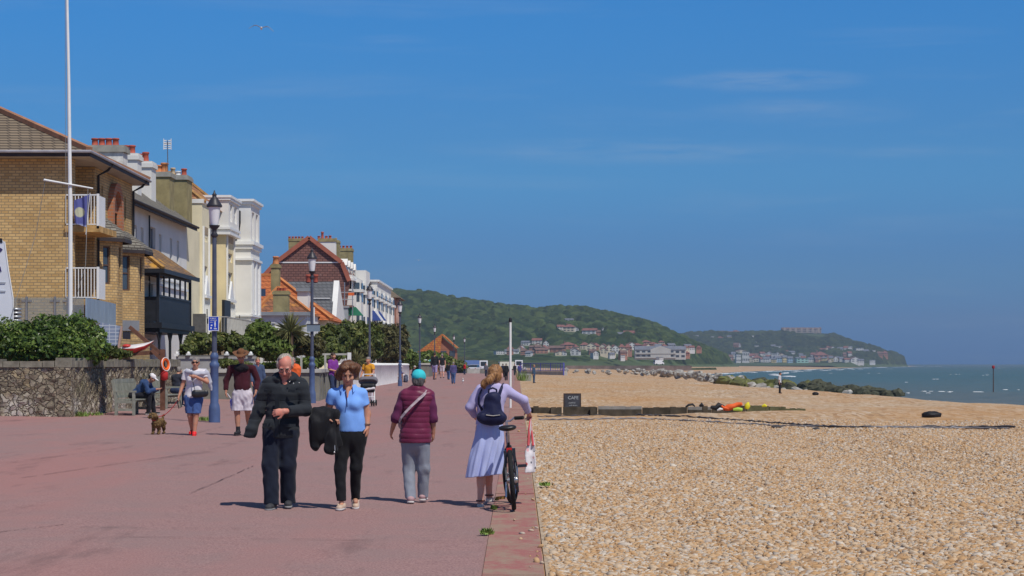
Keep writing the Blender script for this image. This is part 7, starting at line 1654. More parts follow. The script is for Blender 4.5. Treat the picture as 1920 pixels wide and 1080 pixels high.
man_black_jacket()
def woman_polo():
    b = foot(650, 955); P = px_frame(648, 957, b)
    J = dict(hd=P(651, 702, -.05), hf=(.06, -.88, -.48), nk=P(651, 730, .0), sA=P(622, 741, .0), sB=P(677, 741, .0), eA=P(612, 772, .05), wA=P(617, 783, -.20), eB=P(686, 778, .03), wB=P(687, 803, -.02),
        pv=P(657, 812, 0), kA=P(637, 881, -.06), kB=P(665, 879, .03), aA=P(640, 944, -.12), aB=P(662, 936, .17), fA=(-.08, -1), fB=(.1, -1), tB=-.35)
    p = Person('woman in a sky blue polo shirt with a black jacket over her arm', b, J, (0.0, -1), 'tan', 1.0, .0075, .97, True)
    p.body(curl=(.55, .45), hd={'A': (.9, -.3, -.1), 'B': (-.05, -.1, -1)}, palm={'A': (.1, .3, -.9), 'B': (-.9, .2, 0)}); p.face(brow=hair_m('brown_brow', (.10, .05, .03)))
    br = hair_m('chestnut_hair', (.085, .032, .016), (.20, .085, .036))
    p.hair(br, [(-.03, 0, .045, .100, .105, .100), (-.02, .078, .0, .046, .070, .085), (-.03, -.080, .0, .048, .07, .075), (-.04, .095, -.055, .052, .055, .055), (-.04, .12, -.03, .042, .05, .045), (-.02, -.105, .035, .04, .05, .04), (-.05, 0, -.05, .085, .06, .08), (.045, .035, .100, .055, .05, .032), (.03, -.05, .10, .05, .05, .03), (-.02, -.10, .07, .05, .05, .04)], amp=.005, res=.0075)
    p.top('polo_shirt', polo_b, .012, .27, P(0, 811)[2], .0032, .060, bust=.055, belly=.05, seed=7, w=1.02, sl_off=.014)
    m = MB()   # collar leaves and the dark zip
    nk = V(J['nk'])+b
    for e in (-1, 1): m.hexa([nk+V((e*.055, -.055, .030)), nk+V((e*.080, .0, .035)), nk+V((e*.105, -.02, -.005)), nk+V((e*.060, -.105, -.050)), nk+V((e*.050, -.065, .036)), nk+V((e*.078, .0, .045)), nk+V((e*.112, -.022, .004)), nk+V((e*.064, -.115, -.045))])
    m.build('collar', polo_b, p.T)
    S = SDF(); n_ = A_(J['nk']); S.cap(n_+A_((0, -.050, .03)), n_+A_((0, -.108, -.115)), .034, .006, .01, flat=((0, 1, 0), .6)); sd_build(S, .007, 'neckline', skin('tan'), p.T, p.b)
    p.strip('zip', [n_+A_((-.022, -.09, -.03)), n_+A_((-.006, -.122, -.11)), n_+A_((.0, -.150, -.20))], .010, M('zip_navy', (.02, .03, .12), .6), thick=.006)
    p.trousers('leggings', blk_leg, .006, .10, .003, r=(.088, .060, .044), seed=9, top=P(0, 800)[2])
    p.shoes(shoe_beige, sole_w, .034, low=True)
    wb = V(J['wB'])+b; m = MB(); m.torus(wb+V((0, 0, .035)), (0.05, 0, 1), .033, .006, 16, 6); m.build('bracelet', M('dark_bead', (.10, .06, .05), .4), p.T, True)
    J2 = A_(J['wA'])
    # jacket over the forearm: a separate thing
    S = SDF(); Q = lambda u, v, y: A_(P(u, v, y))
    S.cap(Q(600, 774, -.13), Q(630, 778, -.21), .062, .052, .04); S.ell(Q(598, 802, -.17), (.118, .11, .215), k=.03); S.cap(Q(589, 806, -.17), Q(592, 836, -.18), .06, .06, .03); S.cap(Q(622, 784, -.22), Q(621, 838, -.23), .048, .062, .03); S.cap(Q(632, 785, -.20), Q(635, 836, -.19), .026, .030, .02)
    S.ell(Q(624, 845, -.22), (.07, .06, .05), k=.03); S.cap(Q(612, 800, -.33), Q(607, 842, -.31), .012, .022, .02, sub=True); S.cap(Q(585, 785, -.30), Q(598, 815, -.33), .014, .01, .02, sub=True)
    S.cap(Q(603, 765, -.05), Q(630, 781, -.20), .03, .03, .02, sub=True); S.cap(Q(606, 842, -.30), Q(609, 862, -.30), .02, .035, .03, sub=True); S.disp = folds(.013, 1.25, 4, 1, .5)
    T = thing('jacket', 'black crumpled jacket hanging over the forearm of the woman in the blue polo', 'jacket', b)
    sd_build(S, .008, 'shell', cloth('black_nylon', (.010, .010, .012), .72, .5, var=.3), T, tuple(b))
    m = MB(); m.tube([V(Q(628, 815, -.262))+b, V(Q(630, 845, -.262))+b], .006, 6); m.ball(V(Q(629, 848, -.268))+b, .012, 8, 6); m.build('zip_pull', M('snap_metal', (.6, .58, .55)), T, True)
woman_polo()
def woman_cap():
    b = foot(781, 943); P = px_frame(781, 944, b)
    J = dict(hd=P(785, 713, .03), hf=(.03, 1, -.12), nk=P(783, 731, .0), sA=P(757, 744, .0), sB=P(806, 744, .0), eA=P(742, 784, .0), wA=P(735, 806, .07), eB=P(812, 786, .0), wB=P(812, 812, .05),
        pv=P(779, 820, 0), kA=P(766, 880, .06), kB=P(794, 880, .04), aA=P(771, 933, -.10), aB=P(792, 930, .12), fA=(-.02, 1), fB=(.12, 1), tA=-.12)
    p = Person('woman seen from behind in a turquoise cap, maroon quilted gilet and grey trousers', b, J, (0, 1), 'tan', 1.0, .0075, .92, True)
    p.body(curl=(.4, .5), palm={'A': (.8, .2, 0), 'B': (-.8, .2, 0)})
    p.hair(hair_m('dark_grey_hair', (.06, .05, .05), (.16, .14, .13)), [(-.03, 0, .0, .083, .085, .085), (-.065, 0, -.05, .062, .04, .05)], amp=.005)
    S = SDF(); S.ell(p.P(-.012, 0, .040), A_((.092, .108, .092))*p.q, p.ax, .02); S.ell(p.P(.10, 0, .035), A_((.07, .075, .012))*p.q, p.ax, .015); S.cut(p.P(0, 0, -.012), -p.ax[2]+p.ax[1]*-.12); S.disp = folds(.0015, 1.5, 2)
    sd_build(S, .007, 'cap', cloth('turquoise_cap', (.045, .55, .60), .75, .25, var=.1, fscale=20), p.T, p.b)
    for X in 'AB':
        S = SDF(); p.arm(S, X, .016, .66 if X == 'A' else .60); S.disp = folds(.005, 1.2, 4); e = A_(J['e'+X]); sd_build(S, .0075, 'sleeve', maroon_s, p.T, p.b)
    rib = lambda X, Y, Z: .0075*(np.sqrt(np.abs(np.sin(Z*PI/.062+.25*np.sin(X*9+1))))*-1+.62)
    p.top('gilet', maroon_v, .030, 0, P(0, 831)[2], .0028, .058, rib=rib, w=1.03, seed=6, res=.0065, extra=lambda S: S.cap(A_(J['nk'])-A_((.0, 0, .03)), A_(J['nk'])+A_((0, -.005, .035)), .075, .066, .02, ends='b'))
    p.trousers('trousers', grey_tr, .010, .055, .0028, r=(.088, .066, .056), seed=4, top=P(0, 824)[2])
    p.shoes(shoe_pink, sole_w, .045)
    pts = [P(800, 734, -.03), P(795, 741, -.138), P(785, 750, -.166), P(773, 762, -.174), P(762, 774, -.164), P(754, 784, -.130), P(750, 792, -.05)]
    bag = thing('shoulder_bag', 'pale strap of a shoulder bag crossing the back of the maroon gilet', 'bag', b); p.strip('strap', [A_(x)*(1, 1, 1) for x in pts], .028, cloth('pale_strap', (.52, .42, .45), .8, .05), T=bag, thick=.012)
    S = SDF(); S.ell(A_(P(752, 797, .10)), (.04, .09, .06)); sd_build(S, .012, 'pouch', cloth('pale_strap', (.52, .42, .45)), bag, tuple(b))
woman_cap()
def woman_bike():
    b = foot(909, 949); P = px_frame(909, 950, b)
    J = dict(hd=P(929, 704, .05), hf=(.25, .95, -.12), nk=P(925, 727, .0), sA=P(900, 733, .0), sB=P(949, 733, .02), eA=P(881, 764, .0), wA=P(890, 782, .18), eB=P(982, 752, .10), wB=P(992, 776, .26),
        pv=P(917, 800, 0), kA=P(903, 872, -.02), kB=P(915, 870, .07), aA=P(901, 939, -.05), aB=P(917, 931, .16), fA=(-.02, 1), fB=(.08, 1), tB=-.15, tA=-.1)
    p = Person('woman with a ponytail in a lilac cardigan and pale blue skirt pushing a bicycle', b, J, (0.05, 1), 'fair', .92, .0075, .97, True, bare=True)
    p.body(curl=(.4, .95), hd={'A': (.3, .8, -.2), 'B': (.1, .55, -.35)}, palm={'A': (.7, -.2, -.3), 'B': (-.5, -.2, -.8)})
    gi = hair_m('ginger_brown_hair', (.20, .085, .03), (.42, .21, .08))
    p.hair(gi, [(-.02, 0, .03, .088, .102, .098), (-.05, 0, -.02, .080, .075, .085)], amp=.005)
    S = SDF(); Q = lambda u, v, y: A_(P(u, v, y)); S.ell(Q(927, 702, -.07), (.05, .04, .035)); S.cap(Q(925, 707, -.09), Q(917, 714, -.12), .040, .045, .03); S.cap(Q(917, 714, -.12), Q(907, 722, -.12), .045, .036, .03); S.cap(Q(907, 722, -.12), Q(908, 728, -.11), .03, .016, .02); S.disp = folds(.008, 2, 3, 1, .6); sd_build(S, .0075, 'ponytail', gi, p.T, p.b)
    p.top('cardigan', lilac_c, .013, .95, P(0, 797)[2], .0042, .060, w=.98, seed=8, sl_off=.014)
    # skirt blown to the left
    z0, z1 = P(0, 790)[2], P(0, 893)[2]; c0, c1 = A_(P(919, 790)), A_(P(904, 893, -.02))
    def fn(X, Y, Z):
        t = np.clip((z0-Z)/(z0-z1), -.1, 1.1); cx = c0[0]+(c1[0]-c0[0])*t**1.2; cy = .0-.04*t; th = np.arctan2(Y-cy, X-cx)
        rr = .140+.026*t+.04*np.sin(np.clip(t, 0, 1)*PI)*.4; rr = rr*(1+t*(.13*np.sin(5*th+1.0+t*1.5)+.12*np.sin(9*th+t*2.8+.4)+.10*np.sin(3*th+2.4)+.05*np.sin(15*th+t*3)))
        return (np.hypot(X-cx, (Y-cy)/.86)-rr)*.7
    S = SDF(); S.func((-.36, -.3, z1-.01), (.32, .28, z0+.01), fn); S.disp = folds(.004, 1.1, 6, 1, .3); S.cut((0, 0, z0), (0, 0, 1)); S.cut((c1[0], 0, z1), (.10, 0, -1)); S.cap((c1[0]+.01, -.02, z1-.05), (c1[0]+.03, -.0, z1+.18), .155, .11, .02, flat=((0, 1, 0), .8), sub=True)
    k = NT('pale_blue_check'); c = k.coord(); w1 = k.n('ShaderNodeTexWave', {'Vector': c, 'Scale': 18.0}, bands_direction='X').outputs[1]
    sk = k.fin(k.mix(k.math('MULTIPLY', w1, .35), (.42, .47, .76), (.56, .60, .84)), .8, .2); sd_build(S, .008, 'skirt', sk, p.T, p.b)
    # sandals
    san = M('sandal_strap', (.16, .06, .045), .6, .2, 10)
    for X in 'AB':
        a = V(J['a'+X])+b; fd = V((*J['f'+X], 0)).normalized(); m = MB(); z = a.z-.068; st = thing
        o = MB(); o.prism([V((a.x, a.y, z))+fd*t+V((-fd.y, fd.x, 0))*s for t, s in ((-.075, -.022), (-.06, -.034), (.10, -.042), (.165, -.028), (.175, 0), (.165, .028), (.10, .042), (-.06, .034), (-.075, .022))], (0, 0, .03)); sa = o.build('sandal', M('white_cork', (.66, .62, .56), .7, .1, 10), p.T)
        m.torus(a+V((0, 0, .0)), (0, 0, 1), .044, .009, 18, 6); m.tube([a+fd*.03+V((0, 0, .01)), a+fd*.09-V((0, 0, .02)), a+fd*.12-V((0, 0, .045))], .010, 6)
        m.tube([a+fd*.09+V((-.042, 0, -.055)), a+fd*.09+V((0, 0, -.018)), a+fd*.09+V((.042, 0, -.055))], .011, 6); m.build('strap', san, sa, True)
    # backpack
    bp = cloth('navy_backpack', (.012, .014, .050), .6, .35, var=.3); T = thing('backpack', 'small dark navy backpack on the back of the woman with the bicycle', 'backpack', b); Q = lambda u, v, y: A_(P(u, v, y))
    S = SDF(); S.cap(Q(923, 750, -.17), Q(923, 781, -.19), .088, .108, .04, flat=((0, 1, 0), .62)); S.cap(Q(906, 783, -.19), Q(939, 783, -.19), .07, .07, .04, flat=((0, 1, 0), .8)); S.ell(Q(925, 748, -.17), (.085, .06, .07), k=.03); S.disp = folds(.005, 1.2, 3); sd_build(S, .008, 'bag_body', bp, T, tuple(b))
    S = SDF(); S.cap(Q(907, 783, -.235), Q(939, 783, -.235), .055, .055, .03, flat=((0, 1, 0), .5)); S.disp = folds(.003, 1.4, 2); sd_build(S, .008, 'front_pocket', bp, T, tuple(b))
    tubeo('handle', [Q(916, 741, -.13), Q(917, 731, -.14), Q(924, 728, -.145), Q(931, 731, -.14), Q(932, 741, -.13)], .011, bp, T, b)
    p.strip('strap', [Q(934, 745, -.14), Q(938, 733, -.11), Q(941, 725, -.05), Q(943, 722, .03)], .04, bp, T, .012); p.strip('strap', [Q(905, 770, -.12), Q(899, 758, -.10), Q(899, 745, -.10), Q(903, 733, -.08), Q(905, 727, .0)], .03, bp, T, .012)
    tubeo('zip', [Q(912, 778, -.268), Q(925, 779.5, -.27), Q(938, 778, -.268)], .005, M('zip_silver', (.62, .58, .50), .3, .1, 5, .5, metal=.6), T, b)
    # tote bag hanging from the hand
    h = V(P(996, 781, .30)); k = NT('printed_tote'); c = k.coord(); v = k.n('ShaderNodeTexVoronoi', {'Vector': k.mapped((1, 1, .8)), 'Scale': 17.0}); sp = k.n('ShaderNodeSeparateXYZ', {0: v.outputs['Color']})
    col = k.mix(k.ramp(v.outputs['Distance'], [(.27, 1.), (.34, 0.)]), (.70, .66, .68), k.ramp(sp.outputs[0], [(0, (.55, .10, .10)), (.3, (.7, .4, .42)), (.45, (.7, .66, .68)), (.7, (.05, .05, .08)), (1, (.10, .10, .14))], 'CONSTANT')); tm = k.fin(col, .85)
    T = thing('tote_bag', 'white patterned tote bag with red handles hanging from the handlebar hand', 'bag', b)
    S = SDF(); Q = lambda u, v, y=.30: A_(P(u, v, y)); kx = 1
    S.func(Q(982, 893, .18), Q(1009, 832, .44), lambda X, Y, Z: np.maximum(np.maximum(np.abs(X-(Q(995, 860)[0]+.006*np.sin(Z*30)))-(.058-.02*np.clip((Z-Q(0, 850)[2])/.1, 0, 1)), np.abs(Y-.30-.02*np.sin(Z*14))-(.085-.045*np.clip((Z-Q(0, 858)[2])/.12, 0, 1)-.01*np.sin(X*50))), np.abs(Z-Q(0, 862)[2])-.165)); S.disp = folds(.004, 1.3, 7); sd_build(S, .008, 'bag_body', tm, T, tuple(b))
    red = cloth('red_handle', (.62, .10, .11), .8, .2)
    for y, e in ((.25, -1), (.35, 1)): m = MB(); m.tube([V(Q(992+e, 838, y))+b, V(Q(993+e, 810, .30))+b, V(Q(995, 784, .30))+b, V(Q(997, 810, .32))+b, V(Q(1001+e, 838, y))+b], [.016, .014, .012, .012, .014], 8); m.build('handle', red if e < 0 else cloth('white_handle', (.66, .62, .62), .8, .2), T, True)
woman_bike()
def bicycle():
    b = foot(964, 957, lambda x: .015); T = thing('bicycle', 'dark bicycle wheeled along the kerb, seen from behind', 'bicycle', b); lean = math.radians(-4.5); yaw = math.radians(0.8)
    rub = M('tyre_rubber', (.018, .018, .018), .85, .2, 30, bump=.5, bscale=120); alu = M('bike_alloy', (.52, .53, .55), .3, .1, 10, .5, metal=.8); frm = M('bike_frame_dark', (.022, .026, .035), .35, .2, 8, .5)
    mt = Matrix.Rotation(yaw, 4, 'Z') @ Matrix.Rotation(lean, 4, 'Y')
    def bd(m, n, mat, par=T, sm=True): m.v = [tuple(mt @ V(v)) for v in m.v]; return m.build(n, mat, par, sm, local=True)
    R = .335; WB = 1.04
    for y, st in ((0, 0), (WB, -.22)):
        rot = Matrix.Translation((0, y, R)) @ Matrix.Rotation(st, 4, 'Z'); ax = (math.cos(st), math.sin(st), 0); c = V((0, y, R))
        w = MB(); w.torus(c, ax, R-.026, .0265, 40, 10); wo = bd(w, 'wheel', rub)
        m = MB(); m.torus(c, ax, R-.058, .010, 40, 8); bd(m, 'rim', alu, wo)
        m = MB(); f = V(ax).cross(UZ)
        for i in range(28):
            a = 2*PI*i/28; e = (1 if i % 2 else -1); m.tube([c+V(ax)*e*.025+(UZ*math.cos(a+.2*e)+f*math.sin(a+.2*e))*.02, c+(UZ*math.cos(a)+f*math.sin(a))*(R-.06)], .0014, 4)
        bd(m, 'spokes', alu, wo, False); m = MB(); m.cyl(c-V(ax)*.05, c+V(ax)*.05, .022); bd(m, 'hub', alu, wo)
    bb = V((0, .44, .29)); st = V((0, .30, .74)); hd0, hd1 = V((0, .86, .62)), V((0, .82, .80))
    m = MB(); m.tube([bb, st], .016); m.tube([bb, hd0], .02); m.tube([st-UZ*.04, hd1], .017); m.tube([hd0-(hd1-hd0)*.1, hd1+(hd1-hd0)*.15], .021)
    for e in (-1, 1): m.tube([V((e*.062, 0, R)), V((e*.04, .40, .29)), bb], .010); m.tube([V((e*.062, 0, R)), V((e*.052, .10, .52)), V((e*.02, .29, .70))], .009)
    bd(m, 'frame', frm)
    m = MB()
    for e in (-1, 1): m.tube([hd0+V((e*.02, .0, -.02)), hd0+V((e*.055, .02, -.04)), V((e*.06, WB, R))], .012)
    bd(m, 'fork', frm)
    m = MB(); m.tube([st, V((0, .265, .87))], .013); bd(m, 'seat_post', alu)
    S = SDF(); S.cap((0, .15, .90), (0, .40, .905), .075, .022, .02, flat=((0, 0, 1), .42)); S.ell((-.04, .16, .905), (.06, .07, .03)); S.ell((.04, .16, .905), (.06, .07, .03)); v, fq = S.mesh(.008); v = np.array([mt @ V(x) for x in v]); mk('saddle', v, fq, black_leather, T, True, True)
    m = MB(); m.box(-.03, .03, .085, .115, .635, .685); bd(m, 'rear_light', M('red_reflector', (.62, .02, .015), .25, .1, 5, .5), sm=False)
    m = MB(); m.box(-.065, -.03, -.0, .10, .52, .66); m.box(.035, .065, .0, .10, .54, .68); bd(m, 'brake', frm, sm=False)
    # crank, chainring, pedals
    m = MB(); m.torus(bb+V((.045, 0, 0)), (1, 0, 0), .085, .006, 28, 6); m.cyl(bb+V((.03, 0, 0)), bb+V((.05, 0, 0)), .04); bd(m, 'chainring', frm)
    m = MB(); m.tube([bb+V((.06, 0, 0)), bb+V((.075, .02, .168))], .011); m.tube([bb+V((-.06, 0, 0)), bb+V((-.075, -.02, -.168))], .011); m.cyl(bb-V((.06, 0, 0)), bb+V((.06, 0, 0)), .018); bd(m, 'crank', alu)
    for c, mm in ((bb+V((.135, .02, .168)), frm), (bb+V((-.135, -.02, -.168)), M('amber_pedal', (.30, .16, .03), .5, .3, 10))):
        m = MB(); m.box(c.x-.05, c.x+.05, c.y+.03, c.y+.045, c.z-.014, c.z+.014); m.box(c.x-.05, c.x+.05, c.y-.045, c.y-.03, c.z-.014, c.z+.014); m.box(c.x-.05, c.x-.04, c.y-.03, c.y+.03, c.z-.01, c.z+.01); m.box(c.x+.04, c.x+.05, c.y-.03, c.y+.03, c.z-.01, c.z+.01); m.cyl(c-V((.05, 0, 0)), c+V((.05, 0, 0)), .01); bd(m, 'pedal', mm, sm=False)
    m = MB(); m.lathe((0, 0, 0), [(.03, -.02), (.04, 0), (.03, .02)], 12); m.v = [(z+.045, x*1.0, y+R) for x, y, z in m.v]; bd(m, 'sprocket', alu)
    m = MB(); m.tube([V((.055, .05, R-.02)), V((.06, .03, R-.09)), V((.06, .06, R-.14))], .012); bd(m, 'derailleur', frm)
    # handlebar turned to the right
    hb = hd1+V((0, -.01, .16)); m = MB(); m.tube([hd1, hb], .014); d = V((math.cos(-.55), math.sin(-.55), 0)); f = V((d.y, -d.x, 0)); pts = [hb-d*.26+f*.06+UZ*.085, hb-d*.12+UZ*.075, hb-d*.05, hb+d*.05, hb+d*.11+UZ*.035, hb+d*.22+f*.05+UZ*.03]
    m.tube(pts, .0115); bd(m, 'handlebar', alu)
    for a, c in ((pts[0]-d*.03, pts[0]+d*.09+UZ*-.005), (pts[5]-d*.075, pts[5]+d*.035)): m = MB(); m.cyl(a, c, .021); bd(m, 'grip', M('grip_rubber', (.02, .02, .02), .8))
    m = MB(); m.tube([pts[4]+UZ*.01, pts[4]+f*-.06+d*.06-UZ*.02], .007); m.tube([pts[1]+UZ*.01, pts[1]-f*.06-d*.05], .007); m.cyl(pts[1]+UZ*.0, pts[1]+UZ*.05, .02); bd(m, 'brake_lever', frm)
bicycle()
# ---------------------------------------------------------------- people farther off
def mini(u0, v0, base): return px_frame(u0, v0, base)
den = cloth('blue_denim', (.055, .10, .26), .9, .3, var=.25); white_t = cloth('white_tee', (.72, .68, .70), .85, .3, var=.06); red_sh = M('bright_red_shoe', (.78, .03, .03), .5, .1, 8)
plum = cloth('plum_jumper', (.055, .010, .017), .9, .35, var=.2); short_w = cloth('pale_shorts', (.62, .56, .60), .9, .35, var=.08); dnavy = cloth('dark_navy_cloth', (.018, .024, .048), .8, .35, var=.25); jean_d = cloth('dark_jeans', (.03, .045, .10), .9, .3, var=.25); jean_m = cloth('mid_jeans', (.07, .12, .26), .9, .3, var=.2)
grey_h = hair_m('grey_hair', (.20, .17, .15), (.36, .32, .29)); brn_h = hair_m('dark_brown_hair', (.035, .02, .014), (.09, .05, .035)); blk_h = hair_m('near_black_hair', (.012, .01, .01), (.035, .03, .03)); fair_h = hair_m('sandy_hair', (.25, .16, .08), (.42, .30, .18))
SHORT = [(-.02, 0, .04, .083, .10, .088), (-.05, 0, -.01, .078, .06, .07)]
LONG = SHORT+[(-.05, .03, -.08, .075, .055, .10), (-.05, -.03, -.08, .075, .055, .10)]
def dog_woman():
    b = foot(362, 816); P = mini(362, 816, b)
    J = dict(hd=P(367, 680, -.02), hf=(.05, -1, -.05), nk=P(366, 694, 0), sA=P(349, 699, 0), sB=P(383, 699, 0), eA=P(342, 722, .03), wA=P(337, 741, -.05), eB=P(389, 716, -.06), wB=P(370, 706, -.22),
        pv=P(363, 744, 0), kA=P(357, 779, -.03), kB=P(369, 777, -.10), aA=P(359, 808, .12), aB=P(366, 811, -.12), fA=(-.1, -1), fB=(.1, -1))
    p = Person('woman in sunglasses, white top, denim shorts and bright red shoes walking a dog', b, J, (0, -1), 'tan', 1.08, .010, 1.0, bare=True)
    p.body(palm={'A': (.9, 0, 0), 'B': (-.2, .9, 0)}, hd={'B': (-.95, -.1, .15)}); p.face(eye=False); p.hair(grey_h, SHORT)
    m = MB(); bb = V(b)
    for e in (-1, 1):
        q = MB(); q.ball((0, 0, 0), 1, 10, 6); c = V(p.P(.094, e*.032, .012))+bb; m.add([c+V(p.ax[0])*x*.031+V(p.ax[1])*y*.010+V(p.ax[2])*z*.022 for x, y, z in q.v], q.f)
    m.tube([V(p.P(.1, -.05, .02))+bb, V(p.P(.1, .05, .02))+bb], .004, 5)
    for e in (-1, 1): m.tube([V(p.P(.09, e*.06, .018))+bb, V(p.P(.0, e*.084, .01))+bb], .004, 5)
    m.build('sunglasses', M('dark_lens', (.01, .008, .008), .1, .1, 5, .6), p.T, True)
    p.top('top', white_t, .016, .28, P(0, 746)[2], .005, .06, bust=.06, belly=.05, sl_off=.02, seed=2)
    p.trousers('shorts', den, .016, P(0, 775)[2], .004, knee=True, r=(.095, .072, .05), top=P(0, 740)[2]); p.shoes(red_sh, red_sh, .05, high=.03)
    S = SDF(); Q = lambda u, v, y: A_(P(u, v, y)); nk = A_(J['nk'])
    S.cap(Q(349, 696, -.04), Q(366, 701, -.14), .04, .05, .04); S.cap(Q(366, 701, -.14), Q(386, 699, -.04), .05, .05, .04); S.cap(Q(350, 695, .03), Q(384, 695, .05), .045, .045, .04); S.cap(Q(386, 699, -.02), Q(394, 716, .0), .055, .05, .03); S.cap(Q(392, 712, .01), Q(395, 731, .03), .045, .03, .03); S.disp = folds(.010, 1.0, 3); sd_build(S, .010, 'draped_cardigan', cloth('pale_grey_knit', (.46, .46, .52), .9, .3), p.T, p.b)
    T = thing('handbag', 'small black handbag at the hip of the woman in denim shorts', 'handbag', b); m = MB(); c = V(P(377, 738, -.20))+bb; k = b.y/FPX
    S = SDF(); S.cap(A_(P(369, 738, -.20)), A_(P(386, 737, -.16)), .085, .08, .02, flat=((0, 1, 0), .5)); S.cut((0, 0, P(0, 731)[2]), (0, 0, 1)); sd_build(S, .010, 'bag_body', black_leather, T, tuple(b))
    tubeo('strap', [P(369, 733, -.21), P(366, 722, -.20), P(363, 710, -.18), P(360, 700, -.12)], .007, black_leather, T, b)
    return b, P
bw, PW = dog_woman()
def dog():
    b = foot(294, 814); P = mini(294, 815, b); T = thing('dog', 'small woolly brown dog on a red lead walking towards us', 'dog', b)
    S = SDF(); Q = lambda u, v, y: A_(P(u, v, y))
    S.cap(Q(296, 794, -.12), Q(299, 793, .22), .098, .082, .05); S.cap(Q(294, 790, -.12), Q(292, 783, -.20), .07, .055, .04); S.ell(Q(291, 780, -.24), (.068, .07, .066), k=.03); S.cap(Q(290.5, 782, -.29), Q(290, 783, -.355), .035, .030, .02)
    for e in (-1, 1): S.cap(Q(291+e*4.5, 777, -.22), Q(291+e*7.5, 783, -.23), .024, .03, .015)
    for u, y in ((289, -.12), (299, -.08)): S.cap(Q(u+1, 797, y), Q(u, 806, y+.02), .042, .03, .03); S.cap(Q(u, 806, y+.02), Q(u, 813.5, y-.01), .030, .030, .02); S.ell(Q(u, 813.5, y-.035), (.030, .042, .022), k=.01)
    for u, y in ((293, .22), (303, .24)): S.cap(Q(u, 795, y), Q(u, 801, y-.05), .06, .042, .03); S.cap(Q(u, 801, y-.05), Q(u, 806, y+.05), .036, .026, .02); S.cap(Q(u, 806, y+.05), Q(u, 813.5, y+.02), .026, .026, .02); S.ell(Q(u, 813.5, y-.005), (.028, .04, .022), k=.01)
    S.cap(Q(299, 789, .28), Q(302, 780, .33), .028, .024, .03)
    S.disp = folds(.009, 2.6, 4); S.cut((0, 0, .0), (0, 0, -1))
    k = NT('woolly_brown_coat'); n = k.noise(k.coord(), 26, 4, .7); k.bump(k.noise(k.coord(), 70, 3), .8, .02); sd_build(S, .008, 'body', k.fin(k.mix(k.ramp(n, [(.35, 0.), (.65, 1.)]), (.085, .05, .022), (.27, .17, .075)), .95, .1), T, tuple(b))
    m = MB(); m.ball(V(Q(290, 781.5, -.385))+b, (.016, .014, .012), 8, 6); m.build('nose', black_leather, T, True)
    for e in (-1, 1): m = MB(); m.ball(V(Q(291+e*2.6, 779, -.302))+b, .010, 8, 6); m.build('eye', M('eye_dark', (.03, .022, .018)), T, True)
    m = MB(); m.torus(V(Q(292.5, 785, -.17))+b, (.1, -.7, .7), .066, .009, 18, 6); m.build('collar', M('red_lead', (.6, .04, .05), .6), T, True)
    h = V(PW(336, 748, -.06))+bw; n = V(Q(294, 783, -.12))+b; pts = [n+(h-n)*t-UZ*.10*math.sin(PI*t) for t in [i/12 for i in range(13)]]
    L = thing('dog_lead', 'red dog lead running from the brown dog to the hand of the woman', 'lead', n)
    m = MB(); m.tube(pts, .008, 6); m.build('cord', M('red_lead', (.6, .04, .05)), L, True)
    m = MB(); m.tube([h, h+V((-.02, -.02, -.08)), h+V((.01, -.03, -.2)), h+V((.06, -.02, -.16)), h+V((.03, 0, -.04)), h], .012, 7); m.build('handle_loop', black_leather, L, True)
dog()
